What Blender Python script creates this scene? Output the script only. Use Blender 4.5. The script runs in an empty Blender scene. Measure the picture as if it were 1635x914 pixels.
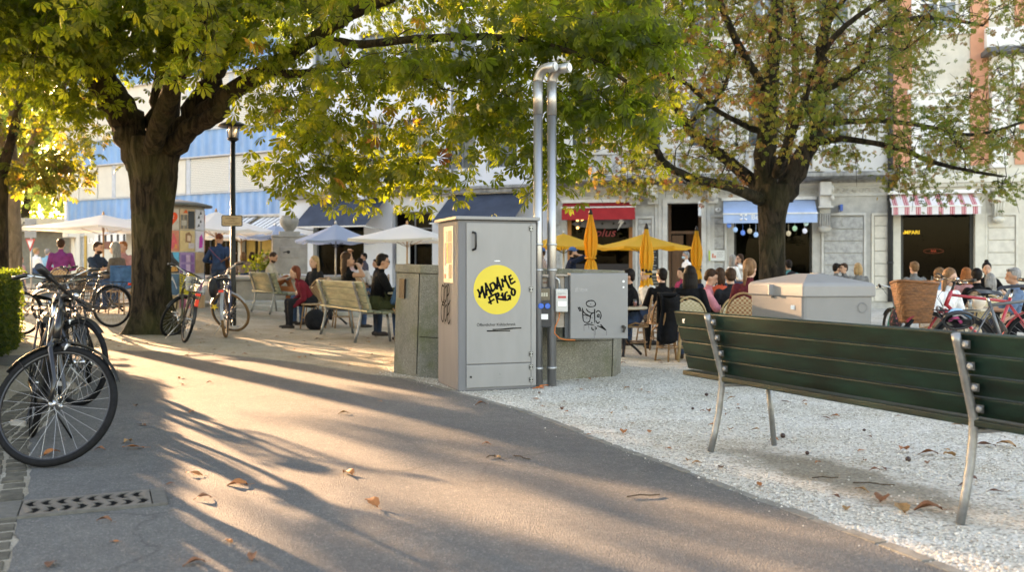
import bpy, bmesh, math, random
import numpy as np
from mathutils import Vector, Matrix, Euler
random.seed(7); np.random.seed(7)
R = math.radians; PI = math.pi
SC = bpy.context.scene; COL = SC.collection

# ---------------------------------------------------------------- camera, sky, sun, exposure
CAMH = 1.13; F = 1500.0; HZ = 425.0
cam_d = bpy.data.cameras.new('camera'); cam = bpy.data.objects.new('camera', cam_d); COL.objects.link(cam)
cam_d.sensor_width = 36.0; cam_d.lens = 36.0 * F / 1635.0
cam_d.shift_y = -(457.0 - HZ) / 1635.0
cam_d.clip_start = 0.05; cam_d.clip_end = 2000
cam_d.dof.use_dof = True; cam_d.dof.focus_distance = 7.6; cam_d.dof.aperture_fstop = 2.4
cam.location = (0, 0, CAMH); cam.rotation_euler = (R(90), 0, 0)
SC.camera = cam
SUN_AZ = math.atan(0.81)          # left of the view axis (+Y)
SUN_EL = R(10.0)
world = bpy.data.worlds.new('World'); SC.world = world; world.use_nodes = True
wn = world.node_tree; wn.nodes.clear()
sky = wn.nodes.new('ShaderNodeTexSky'); sky.sky_type = 'NISHITA'; sky.sun_disc = False
sky.sun_elevation = SUN_EL; sky.sun_rotation = -SUN_AZ
sky.dust_density = 1.5; sky.ozone_density = 1.0; sky.air_density = 1.0
bg = wn.nodes.new('ShaderNodeBackground'); bg.inputs[1].default_value = 0.13
wo = wn.nodes.new('ShaderNodeOutputWorld')
wn.links.new(sky.outputs[0], bg.inputs[0]); wn.links.new(bg.outputs[0], wo.inputs[0])
sun_d = bpy.data.lights.new('sun', 'SUN'); sun_d.energy = 4.1; sun_d.angle = R(0.5); sun_d.color = (1.0, 0.73, 0.46)
sun = bpy.data.objects.new('sun', sun_d); COL.objects.link(sun)
sdir = Vector((-math.sin(SUN_AZ) * math.cos(SUN_EL), math.cos(SUN_AZ) * math.cos(SUN_EL), math.sin(SUN_EL)))
sun.rotation_euler = sdir.to_track_quat('Z', 'Y').to_euler(); sun.location = (-20, 30, 20)
SC.view_settings.view_transform = 'Standard'; SC.view_settings.look = 'None'
SC.view_settings.exposure = 3.22; SC.view_settings.gamma = 1.0
SC.view_settings.use_white_balance = True; SC.view_settings.white_balance_temperature = 8300; SC.view_settings.white_balance_tint = 22
SC.cycles.max_bounces = 8; SC.cycles.diffuse_bounces = 3; SC.cycles.transmission_bounces = 4; SC.cycles.transparent_max_bounces = 6
try: SC.cycles.use_denoising = True
except Exception: pass

def W(px, py, Y):                 # photo pixel at depth Y -> world point
    return Vector(((px - 817.5) / F * Y, Y, CAMH - (py - HZ) / F * Y))
def sst(t): t = min(max(t, 0.0), 1.0); return t * t * (3 - 2 * t)
def gz(x, y):                     # the lie of the ground
    return 0.20 * sst((y - 12.8) / 5) * sst((-x - 3.3) / 4) - 0.22 * sst((y - 9.5) / 4.5) * sst((x + 0.3) / 2.2)

# ---------------------------------------------------------------- materials
MATS = {}
def srgb(c):
    if isinstance(c, str):
        c = c.lstrip('#'); c = [int(c[i:i+2], 16) / 255 for i in (0, 2, 4)]
        return tuple(x / 12.92 if x <= .04045 else ((x + .055) / 1.055) ** 2.4 for x in c)
    return tuple(c)
def mat(name, col, rough=.6, metal=0., var=.12, scale=6., bump=0., bscale=60., col2=None, emit=None, estr=1., stretch=None, spec=None, trans=0., alpha=1., lo=.35, hi=.65, coat=0.):
    if name in MATS: return MATS[name]
    m = bpy.data.materials.new(name); m.use_nodes = True; nt = m.node_tree; N = nt.nodes; L = nt.links
    b = N['Principled BSDF']; c = srgb(col)
    b.inputs['Roughness'].default_value = rough; b.inputs['Metallic'].default_value = metal
    if coat: b.inputs['Coat Weight'].default_value = coat
    if spec is None and rough >= .75: spec = .15
    if spec is not None: b.inputs['Specular IOR Level'].default_value = spec
    tc = N.new('ShaderNodeTexCoord'); mp = N.new('ShaderNodeMapping'); L.new(tc.outputs['Object'], mp.inputs[0])
    if stretch: mp.inputs['Scale'].default_value = stretch
    if var or col2:
        nz = N.new('ShaderNodeTexNoise'); nz.inputs['Scale'].default_value = scale; nz.inputs['Detail'].default_value = 6; nz.inputs['Roughness'].default_value = .62
        L.new(mp.outputs[0], nz.inputs[0])
        cr = N.new('ShaderNodeValToRGB'); cr.color_ramp.elements[0].position = lo; cr.color_ramp.elements[1].position = hi
        c2 = srgb(col2) if col2 else tuple(min(1, x * (1 + var)) for x in c)
        c1 = c if col2 else tuple(x * (1 - var) for x in c)
        cr.color_ramp.elements[0].color = (*c1, 1); cr.color_ramp.elements[1].color = (*c2, 1)
        L.new(nz.outputs[0], cr.inputs[0]); L.new(cr.outputs[0], b.inputs['Base Color'])
    else: b.inputs['Base Color'].default_value = (*c, 1)
    if bump:
        n2 = N.new('ShaderNodeTexNoise'); n2.inputs['Scale'].default_value = bscale; n2.inputs['Detail'].default_value = 4
        L.new(mp.outputs[0], n2.inputs[0]); bp = N.new('ShaderNodeBump'); bp.inputs['Strength'].default_value = bump; bp.inputs['Distance'].default_value = .03 if name.startswith('cloth_') else .01
        L.new(n2.outputs[0], bp.inputs['Height']); L.new(bp.outputs[0], b.inputs['Normal'])
    if emit: b.inputs['Emission Color'].default_value = (*srgb(emit), 1); b.inputs['Emission Strength'].default_value = estr
    if trans: b.inputs['Transmission Weight'].default_value = trans
    if alpha < 1: b.inputs['Alpha'].default_value = alpha
    MATS[name] = m; return m

def nodes(name):
    m = bpy.data.materials.new(name); m.use_nodes = True; MATS[name] = m
    return m, m.node_tree.nodes, m.node_tree.links, m.node_tree.nodes['Principled BSDF']
def N_(N, t, **kw):
    n = N.new(t)
    for k, v in kw.items():
        if k in n.inputs: n.inputs[k].default_value = v
        else: setattr(n, k, v)
    return n
def ramp(N, stops):
    r = N.new('ShaderNodeValToRGB'); e = r.color_ramp.elements
    while len(e) < len(stops): e.new(.5)
    for i, (p, c) in enumerate(stops): e[i].position = p; e[i].color = (*srgb(c), 1)
    return r
def mixc(N, L, fac, a, b, mode='MIX'):
    m = N.new('ShaderNodeMix'); m.data_type = 'RGBA'; m.blend_type = mode
    for s, v in ((0, fac), (6, a), (7, b)):
        if hasattr(v, 'default_value') or hasattr(v, 'links'): L.new(v, m.inputs[s])
        elif s == 0: m.inputs[0].default_value = v
        else: m.inputs[s].default_value = (*srgb(v), 1)
    return m.outputs[2]

# ---------------------------------------------------------------- mesh builder
class MB:
    def __init__(s, M=None): s.v = []; s.f = []; s.m = []; s.s = []; s.M = M or Matrix.Identity(4); s.mi = 0; s.sm = False
    def add(s, vs, fs, mi=None, smooth=None):
        o = len(s.v); M = s.M
        s.v += [tuple(M @ Vector(p)) for p in vs]
        for f in fs: s.f.append([o + i for i in f]); s.m.append(s.mi if mi is None else mi); s.s.append(s.sm if smooth is None else smooth)
        return s
    def box(s, x0, y0, z0, x1, y1, z1, mi=None, inset=0):
        i = inset
        return s.add([(x0, y0, z0), (x1, y0, z0), (x1, y1, z0), (x0, y1, z0), (x0+i, y0+i, z1), (x1-i, y0+i, z1), (x1-i, y1-i, z1), (x0+i, y1-i, z1)],
                     [(0, 3, 2, 1), (4, 5, 6, 7), (0, 1, 5, 4), (1, 2, 6, 5), (2, 3, 7, 6), (3, 0, 4, 7)], mi)
    def cbox(s, c, d, mi=None, rot=None):
        c = Vector(c); hx, hy, hz = d[0]/2, d[1]/2, d[2]/2
        vs = [Vector((a*hx, b*hy, e*hz)) for e in (-1, 1) for a, b in ((-1, -1), (1, -1), (1, 1), (-1, 1))]
        if rot is not None: vs = [rot @ p for p in vs]
        return s.add([p + c for p in vs], [(0, 3, 2, 1), (4, 5, 6, 7), (0, 1, 5, 4), (1, 2, 6, 5), (2, 3, 7, 6), (3, 0, 4, 7)], mi)
    def quad(s, a, b, c, d, mi=None): return s.add([a, b, c, d], [(0, 1, 2, 3)], mi)
    def tube(s, pts, rad, n=8, mi=None, smooth=True, caps=True, flat=None, closed=False):
        pts = [Vector(p) for p in pts]; k = len(pts)
        if not hasattr(rad, '__len__'): rad = [rad] * k
        vs = []; prev = None
        for i, p in enumerate(pts):
            if closed: t = pts[(i+1) % k] - pts[(i-1) % k]
            else: t = pts[min(i+1, k-1)] - pts[max(i-1, 0)]
            t = t.normalized() if t.length > 1e-9 else Vector((0, 0, 1))
            if prev is None:
                up = Vector((0, 0, 1)) if abs(t.z) < .9 else Vector((1, 0, 0))
                a = t.cross(up).normalized()
            else:
                a = (prev - t * prev.dot(t)); a = a.normalized() if a.length > 1e-6 else t.orthogonal().normalized()
            prev = a; b = t.cross(a)
            for j in range(n):
                th = 2*PI*j/n; ra = rad[i]; rb = ra * (flat if flat else 1)
                vs.append(p + a*ra*math.cos(th) + b*rb*math.sin(th))
        fs = []
        for i in range(k if closed else k-1):
            i2 = (i+1) % k
            for j in range(n): fs.append((i*n+j, i*n+(j+1) % n, i2*n+(j+1) % n, i2*n+j))
        s.add(vs, fs, mi, smooth)
        if caps and not closed:
            o = len(s.v) - len(vs)
            s.f.append([o+j for j in range(n)][::-1]); s.m.append(s.mi if mi is None else mi); s.s.append(False)
            s.f.append([o+(k-1)*n+j for j in range(n)]); s.m.append(s.mi if mi is None else mi); s.s.append(False)
        return s
    def lathe(s, prof, n=24, mi=None, smooth=True, c=(0, 0, 0), axis='z'):
        c = Vector(c); vs = []
        for r, z in prof:
            for j in range(n):
                a = 2*PI*j/n; x, y = r*math.cos(a), r*math.sin(a)
                p = {'z': (x, y, z), 'y': (x, z, y), 'x': (z, x, y)}[axis]; vs.append(c + Vector(p))
        fs = [(i*n+j, i*n+(j+1) % n, (i+1)*n+(j+1) % n, (i+1)*n+j) for i in range(len(prof)-1) for j in range(n)]
        s.add(vs, fs, mi, smooth); o = len(s.v) - len(vs)
        for i, rev in (() if prof[0] == prof[-1] else ((0, 1), (len(prof)-1, 0))):
            if prof[i][0] > 1e-5:
                f = [o+i*n+j for j in range(n)]; s.f.append(f[::-1] if rev else f); s.m.append(s.mi if mi is None else mi); s.s.append(False)
        return s
    def ell(s, c, r, n=12, k=8, mi=None, rot=None):
        vs = []; c = Vector(c)
        for i in range(k+1):
            ph = PI*i/k
            for j in range(n):
                a = 2*PI*j/n; p = Vector((r[0]*math.sin(ph)*math.cos(a), r[1]*math.sin(ph)*math.sin(a), -r[2]*math.cos(ph)))
                if rot is not None: p = rot @ p
                vs.append(c + p)
        fs = [(i*n+j, i*n+(j+1) % n, (i+1)*n+(j+1) % n, (i+1)*n+j) for i in range(k) for j in range(n)]
        return s.add(vs, fs, mi, True)
    def prism(s, poly, z0, z1, mi=None, top=None):
        n = len(poly); tp = top or poly
        vs = [(x, y, z0) for x, y in poly] + [(x, y, z1) for x, y in tp]
        return s.add(vs, [tuple(range(n))[::-1], tuple(range(n, 2*n))] + [(i, (i+1) % n, n+(i+1) % n, n+i) for i in range(n)], mi)
    def grid(s, fn, nu, nv, mi=None, smooth=True, flip=False):
        vs = [fn(i/nu, j/nv) for j in range(nv+1) for i in range(nu+1)]; w = nu+1
        fs = [(j*w+i, j*w+i+1, (j+1)*w+i+1, (j+1)*w+i) for j in range(nv) for i in range(nu)]
        if flip: fs = [f[::-1] for f in fs]
        return s.add(vs, fs, mi, smooth)
    def build(s, name, mats, parent=None, sharp=None, bevel=None, clean=False):
        me = bpy.data.meshes.new(name); me.from_pydata(s.v, [], s.f)
        if not isinstance(mats, (list, tuple)): mats = [mats]
        for m in mats: me.materials.append(m)
        me.polygons.foreach_set('material_index', s.m); me.polygons.foreach_set('use_smooth', s.s); me.update()
        if clean: me.validate()
        if sharp: me.set_sharp_from_angle(angle=R(sharp))
        o = bpy.data.objects.new(name, me); COL.objects.link(o)
        if parent is not None: o.parent = parent
        if bevel:
            b = o.modifiers.new('bevel', 'BEVEL'); b.width = bevel; b.segments = 2; b.limit_method = 'ANGLE'; b.angle_limit = R(40)
        return o
def tag(o, label=None, cat=None, group=None, kind=None):
    for k, v in (('label', label), ('category', cat), ('group', group), ('kind', kind)):
        if v: o[k] = v
    return o
def empty(name, loc=(0, 0, 0), rz=0., label=None, cat=None, group=None, rot=None):
    o = bpy.data.objects.new(name, None); COL.objects.link(o); o.location = loc; o.empty_display_size = .2
    o.rotation_euler = rot if rot else (0, 0, rz)
    return tag(o, label, cat, group)
def kids(o): return [c for c in bpy.data.objects if c.parent == o]
def copy_tree(o, parent=None, label=None):
    c = o.copy(); COL.objects.link(c)
    if parent is not None: c.parent = parent
    if label: c['label'] = label
    for k in kids(o): copy_tree(k, c)
    return c
def text_mesh(txt, size, name, m, parent, loc, rot=(R(90), 0, 0), ext=.001, align='CENTER', bold=0., sx=1., shear=0):
    cu = bpy.data.curves.new('t', 'FONT'); cu.body = txt; cu.size = size; cu.extrude = ext; cu.align_x = align; cu.align_y = 'CENTER'; cu.offset = bold; cu.shear = shear
    cu.resolution_u = 3
    t = bpy.data.objects.new('t', cu); COL.objects.link(t)
    me = bpy.data.meshes.new_from_object(t.evaluated_get(bpy.context.evaluated_depsgraph_get()))
    bpy.data.objects.remove(t); me.materials.clear(); me.materials.append(m)
    o = bpy.data.objects.new(name, me); COL.objects.link(o); o.parent = parent; o.location = loc; o.rotation_euler = rot; o.scale = (sx, 1, 1)
    return o

# ---------------------------------------------------------------- shared materials
METAL = mat('galvanised_steel', (.42, .43, .43), .42, .75, .12, 9, .15, 90)
DARKMETAL = mat('dark_iron', (.03, .03, .033), .5, .6, .2, 20)
BLACK = mat('black_plastic', (.006, .006, .0065), .42, 0, .2, 30)
RUBBER = mat('tyre_rubber', (.009, .009, .0095), .75, 0, .25, 40, .2, 150)
WHITE = mat('white_paint', (.78, .78, .77), .5, 0, .03, 3)
def glassy(name, col, rough=.06):
    m = mat(name, col, rough, 0, .35, 1.2, spec=.9); return m
# ================================================================ THE GROUND
def ground_material():
    m, N, L, b = nodes('gravel_ground'); tc = N_(N, 'ShaderNodeTexCoord')
    v = N_(N, 'ShaderNodeTexVoronoi', Scale=70.); L.new(tc.outputs['Object'], v.inputs['Vector'])
    r = ramp(N, [(0, (.24, .22, .185)), (.3, (.50, .47, .41)), (1, (.74, .71, .65))]); sep = N.new('ShaderNodeSeparateColor'); L.new(v.outputs['Color'], sep.inputs[0]); L.new(sep.outputs[0], r.inputs[0])
    n = N_(N, 'ShaderNodeTexNoise', Scale=.55, Detail=5.); L.new(tc.outputs['Object'], n.inputs['Vector'])
    # sandy and trodden towards the back left, pale limestone chips to the right
    gm = N_(N, 'ShaderNodeSeparateXYZ'); L.new(tc.outputs['Object'], gm.inputs[0])
    ma = N_(N, 'ShaderNodeMath', operation='MULTIPLY_ADD'); L.new(gm.outputs[0], ma.inputs[0]); ma.inputs[1].default_value = -.30; ma.inputs[2].default_value = .05
    ad = N_(N, 'ShaderNodeMath', operation='ADD'); L.new(ma.outputs[0], ad.inputs[0]); L.new(n.outputs[0], ad.inputs[1])
    rr = ramp(N, [(.45, (0, 0, 0)), (1., (.8, .8, .8))]); L.new(ad.outputs[0], rr.inputs[0])
    n3 = N_(N, 'ShaderNodeTexNoise', Scale=45., Detail=5.); L.new(tc.outputs['Object'], n3.inputs['Vector'])
    sand = ramp(N, [(.3, (.20, .165, .12)), (.7, (.38, .33, .25))]); L.new(n3.outputs[0], sand.inputs[0])
    c1 = mixc(N, L, rr.outputs[0], r.outputs[0], sand.outputs[0])
    # worn earth below the green bench
    def blob(cx, cy, sx, sy, ang):
        mp = N_(N, 'ShaderNodeMapping', vector_type='TEXTURE'); mp.inputs['Location'].default_value = (cx, cy, 0); mp.inputs['Rotation'].default_value = (0, 0, ang); mp.inputs['Scale'].default_value = (sx, sy, 50)
        L.new(tc.outputs['Object'], mp.inputs[0]); ln = N_(N, 'ShaderNodeVectorMath', operation='LENGTH'); L.new(mp.outputs[0], ln.inputs[0])
        a = N_(N, 'ShaderNodeMath', operation='ADD'); L.new(ln.outputs['Value'], a.inputs[0]); L.new(n4.outputs[0], a.inputs[1])
        q = ramp(N, [(.75, (1, 1, 1)), (1.35, (0, 0, 0))]); mm = N_(N, 'ShaderNodeMath', operation='MULTIPLY'); mm.inputs[1].default_value = .8
        L.new(a.outputs[0], mm.inputs[0]); L.new(mm.outputs[0], q.inputs[0]); return q.outputs[0]
    n4 = N_(N, 'ShaderNodeTexNoise', Scale=3., Detail=6.); L.new(tc.outputs['Object'], n4.inputs['Vector'])
    dirt = ramp(N, [(.3, (.10, .082, .055)), (.75, (.30, .26, .19))]); n5 = N_(N, 'ShaderNodeTexNoise', Scale=60., Detail=6.); L.new(tc.outputs['Object'], n5.inputs['Vector']); L.new(n5.outputs[0], dirt.inputs[0])
    fb = blob(1.75, 5.0, 1.45, .42, math.atan2(-1.6, .76)); half = N_(N, 'ShaderNodeMath', operation='MULTIPLY'); half.inputs[1].default_value = .75; L.new(fb, half.inputs[0])
    c2 = mixc(N, L, half.outputs[0], c1, dirt.outputs[0])
    n6 = N_(N, 'ShaderNodeTexNoise', Scale=1.6, Detail=8., Roughness=.7); L.new(tc.outputs['Object'], n6.inputs['Vector'])
    r6 = ramp(N, [(.32, (.70, .66, .58)), (.6, (1, 1, 1))]); L.new(n6.outputs[0], r6.inputs[0])
    c3 = mixc(N, L, 1., c2, r6.outputs[0], 'MULTIPLY'); L.new(c3, b.inputs['Base Color']); b.inputs['Roughness'].default_value = .95
    bp = N_(N, 'ShaderNodeBump', Strength=.8, Distance=.012); L.new(v.outputs['Distance'], bp.inputs['Height']); bp.invert = True
    bp2 = N_(N, 'ShaderNodeBump', Strength=.5, Distance=.03); L.new(n4.outputs[0], bp2.inputs['Height']); L.new(bp.outputs[0], bp2.inputs['Normal']); L.new(bp2.outputs[0], b.inputs['Normal'])
    return m
def asphalt_material(name, base, spot, warm=0):
    m, N, L, b = nodes(name); tc = N_(N, 'ShaderNodeTexCoord')
    v = N_(N, 'ShaderNodeTexVoronoi', Scale=150.); L.new(tc.outputs['Object'], v.inputs['Vector']); sep = N.new('ShaderNodeSeparateColor'); L.new(v.outputs['Color'], sep.inputs[0])
    r = ramp(N, [(0, tuple(x*.72 for x in base)), (.55, base), (.9, tuple(x*1.2 for x in base)), (1, tuple((x*1.2+y)/2 for x, y in zip(base, spot)))]); L.new(sep.outputs[0], r.inputs[0])
    n = N_(N, 'ShaderNodeTexNoise', Scale=.9, Detail=8., Roughness=.65); L.new(tc.outputs['Object'], n.inputs['Vector'])
    r2 = ramp(N, [(.3, (.72, .72, .72)), (.7, (1.1, 1.08, 1.04))]); L.new(n.outputs[0], r2.inputs[0])
    c = mixc(N, L, 1., r.outputs[0], r2.outputs[0], 'MULTIPLY')
    n9 = N_(N, 'ShaderNodeTexNoise', Scale=11., Detail=6., Roughness=.75); L.new(tc.outputs['Object'], n9.inputs['Vector'])
    r9 = ramp(N, [(.35, (.84, .84, .84)), (.65, (1.06, 1.06, 1.06))]); L.new(n9.outputs[0], r9.inputs[0])
    c = mixc(N, L, 1., c, r9.outputs[0], 'MULTIPLY')
    nd = N_(N, 'ShaderNodeTexNoise', Scale=2.5, Detail=4.); L.new(tc.outputs['Object'], nd.inputs['Vector']); va = N_(N, 'ShaderNodeVectorMath', operation='MULTIPLY_ADD'); va.inputs[1].default_value = (.35,)*3; L.new(nd.outputs['Color'], va.inputs[0]); L.new(tc.outputs['Object'], va.inputs[2])
    vc = N_(N, 'ShaderNodeTexVoronoi', Scale=.55, feature='DISTANCE_TO_EDGE'); L.new(va.outputs[0], vc.inputs['Vector']); rc = ramp(N, [(.0, (.6, .6, .6)), (.004, (.75, .75, .75)), (.008, (1, 1, 1))]); L.new(vc.outputs['Distance'], rc.inputs[0]); nm_ = N_(N, 'ShaderNodeTexNoise', Scale=.7); L.new(tc.outputs['Object'], nm_.inputs['Vector']); rm = ramp(N, [(.48, (0, 0, 0)), (.56, (.8, .8, .8))]); L.new(nm_.outputs[0], rm.inputs[0])
    ck = mixc(N, L, rm.outputs[0], (1, 1, 1), rc.outputs[0]); c = mixc(N, L, 1., c, ck, 'MULTIPLY')
    L.new(c, b.inputs['Base Color']); b.inputs['Roughness'].default_value = .88
    bp = N_(N, 'ShaderNodeBump', Strength=.9, Distance=.008); L.new(v.outputs['Distance'], bp.inputs['Height']); L.new(bp.outputs[0], b.inputs['Normal'])
    return m
G_MAT = ground_material()
A_MAT = asphalt_material('path_asphalt', (.122, .122, .120), (.36, .33, .29))
def axis(a, b, fine0, fine1, fs, cs):
    o = [a]
    while o[-1] < b - 1e-6:
        x = o[-1]; d = 0 if fine0 <= x <= fine1 else min(abs(x-fine0), abs(x-fine1)); o.append(min(b, x + fs + d * cs))
    return o
xs = axis(-420, 420, -12, 18, .5, .35); ys = axis(-30, 600, 0, 36, .5, .35)
g = MB(); nx = len(xs)
g.add([(x, y, gz(x, y)) for y in ys for x in xs], [(j*nx+i, j*nx+i+1, (j+1)*nx+i+1, (j+1)*nx+i) for j in range(len(ys)-1) for i in range(nx-1)], smooth=True)
tag(g.build('ground', G_MAT), kind='structure')

def gp(px, py): Y = CAMH * F / (py - HZ); return ((px - 817.5) / F * Y, Y)
edge_px = [(1560, 935), (1400, 872), (1200, 799), (1060, 745), (1000, 724), (940, 701), (880, 676), (820, 655), (770, 640), (735, 631), (690, 618), (640, 606), (570, 597), (500, 585), (440, 577), (380, 570), (300, 565), (230, 562), (170, 561), (110, 566)]
edge = [gp(*p) for p in edge_px]
left = [(-4.10, 11.4), (-3.95, 8.6), (-3.15, 6.16), (-2.40, 4.65), (-1.92, 3.6), (-1.3, 2.3), (0.2, -1.), (8, -1.), (5, 1.5)]
path = [(x, y) for x, y in edge] + [(-7.0, 11.6), (-5.6, 10.5), (-4.7, 9.9)] + left[1:]
def poly_sheet(name, poly, z, m, lift=.004, kind='structure'):
    bm = bmesh.new(); vs = [bm.verts.new((x, y, 0)) for x, y in poly]; bm.faces.new(vs)
    bmesh.ops.triangulate(bm, faces=bm.faces[:]); 
    if bm.faces[:][0].normal.z < 0: bmesh.ops.reverse_faces(bm, faces=bm.faces[:])
    for v in bm.verts: v.co.z = (gz(v.co.x, v.co.y) if z is None else z) + lift
    me = bpy.data.meshes.new(name); bm.to_mesh(me); bm.free(); me.materials.append(m)
    o = bpy.data.objects.new(name, me); COL.objects.link(o); return tag(o, kind=kind)
def jag(poly, amp=.02, step=.12, seed=3):
    rnd = random.Random(seed); out = []
    for i in range(len(poly)):
        a, b = Vector(poly[i]), Vector(poly[(i+1) % len(poly)]); n = max(1, int((b-a).length/step)) if (b-a).length < 4 else 1
        for k in range(n):
            p = a.lerp(b, k/n); out.append((p.x + rnd.uniform(-amp, amp), p.y + rnd.uniform(-amp, amp)))
    return out
poly_sheet('asphalt_path', jag(path), None, A_MAT, .006)
# sandy concrete edging strip along the path, flush
E_MAT = mat('edging_stone', (.20, .19, .165), .9, 0, .25, 8, .5, 120)
em = MB(); rnd = random.Random(5)
pe = edge[:-1]
for i in range(len(pe)-1):
    a, b = Vector(pe[i]), Vector(pe[i+1]); L_ = (b-a).length; n = max(1, round(L_/.22)); d = (b-a).normalized(); nn = Vector((-d.y, d.x))
    if nn.y < 0 : nn = -nn
    if nn.dot(Vector((.6, .8))) < 0: nn = -nn
    for k in range(n):
        p = a.lerp(b, (k+.04)/n) ; q = a.lerp(b, (k+.96)/n); w = .055 + rnd.uniform(-.012, .012); h = .007 + rnd.uniform(-.003, .003)
        c = [p, q, q+nn*w, p+nn*w]; em.prism([(v.x, v.y) for v in c][::1], -.02, h)
tag(em.build('path_edging', E_MAT), kind='structure')
# cobbled gutter on the left
C_MAT = mat('cobble_stone', (.095, .085, .068), .85, 0, .3, 11, .6, 60)
cm = MB(); gl = [Vector(p) for p in left[1:6]]
rnd = random.Random(9); acc = 0
for i in range(len(gl)-1):
    a, b = gl[i], gl[i+1]; d = (b-a).normalized(); nn = Vector((-d.y, d.x));
    if nn.x > 0: nn = -nn
    n = max(1, int((b-a).length/.135))
    for k in range(n):
        for r_ in range(4):
            off = .01 + r_*.125 + rnd.uniform(-.008, .008); sh = (.5 if r_ % 2 else 0)
            p = a.lerp(b, (k+.08+sh*.5)/n) + nn*off; q = a.lerp(b, (k+.9+sh*.5)/n) + nn*off
            c = [p, q, q+nn*.112, p+nn*.112]; cz = .004 + rnd.uniform(0, .009); mid = sum(c, Vector((0, 0)))/4
            cm.prism([(v.x, v.y) for v in c], -.05, cz, top=[tuple(v.lerp(mid, .1)) for v in c])
tag(cm.build('cobble_gutter', C_MAT, bevel=.006), kind='structure')
# street behind the square: carriageway, kerb and far pavement
R_MAT = asphalt_material('street_asphalt', (.13, .13, .13), (.3, .3, .29))
S_MAT = asphalt_material('pavement_asphalt', (.19, .185, .175), (.34, .33, .31))
def strip(name, p0, p1, w, m, z0, z1=None, n=24):
    a, b = Vector(p0), Vector(p1); d = (b-a).normalized(); nn = Vector((-d.y, d.x)); s = MB()
    def fn(u, v): p = a.lerp(b, u) + nn*w*v; return (p.x, p.y, gz(p.x, p.y) + z0)
    s.grid(fn, n, 3)
    if z1 is not None:
        s = MB()
        for i in range(n):
            p, q = a.lerp(b, i/n), a.lerp(b, (i+.995)/n); zz = gz(*p)
            s.prism([(p.x, p.y), (q.x, q.y), (q.x+nn.x*w, q.y+nn.y*w), (p.x+nn.x*w, p.y+nn.y*w)], zz-.2, zz+z1)
    return tag(s.build(name, m, clean=True), kind='structure')
strip('street', (-45, 27.5), (-.5, 20.6), 4.4, R_MAT, .006, n=60)
strip('kerb', (-45, 27.3), (-.5, 20.4), .16, mat('kerb_granite', (.42, .41, .38), .8, 0, .2, 6, .3, 80), 0, .09, n=90)
strip('far_kerb', (-45, 32.2), (-.2, 25.2), .16, MATS['kerb_granite'], 0, .13, n=90)
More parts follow.
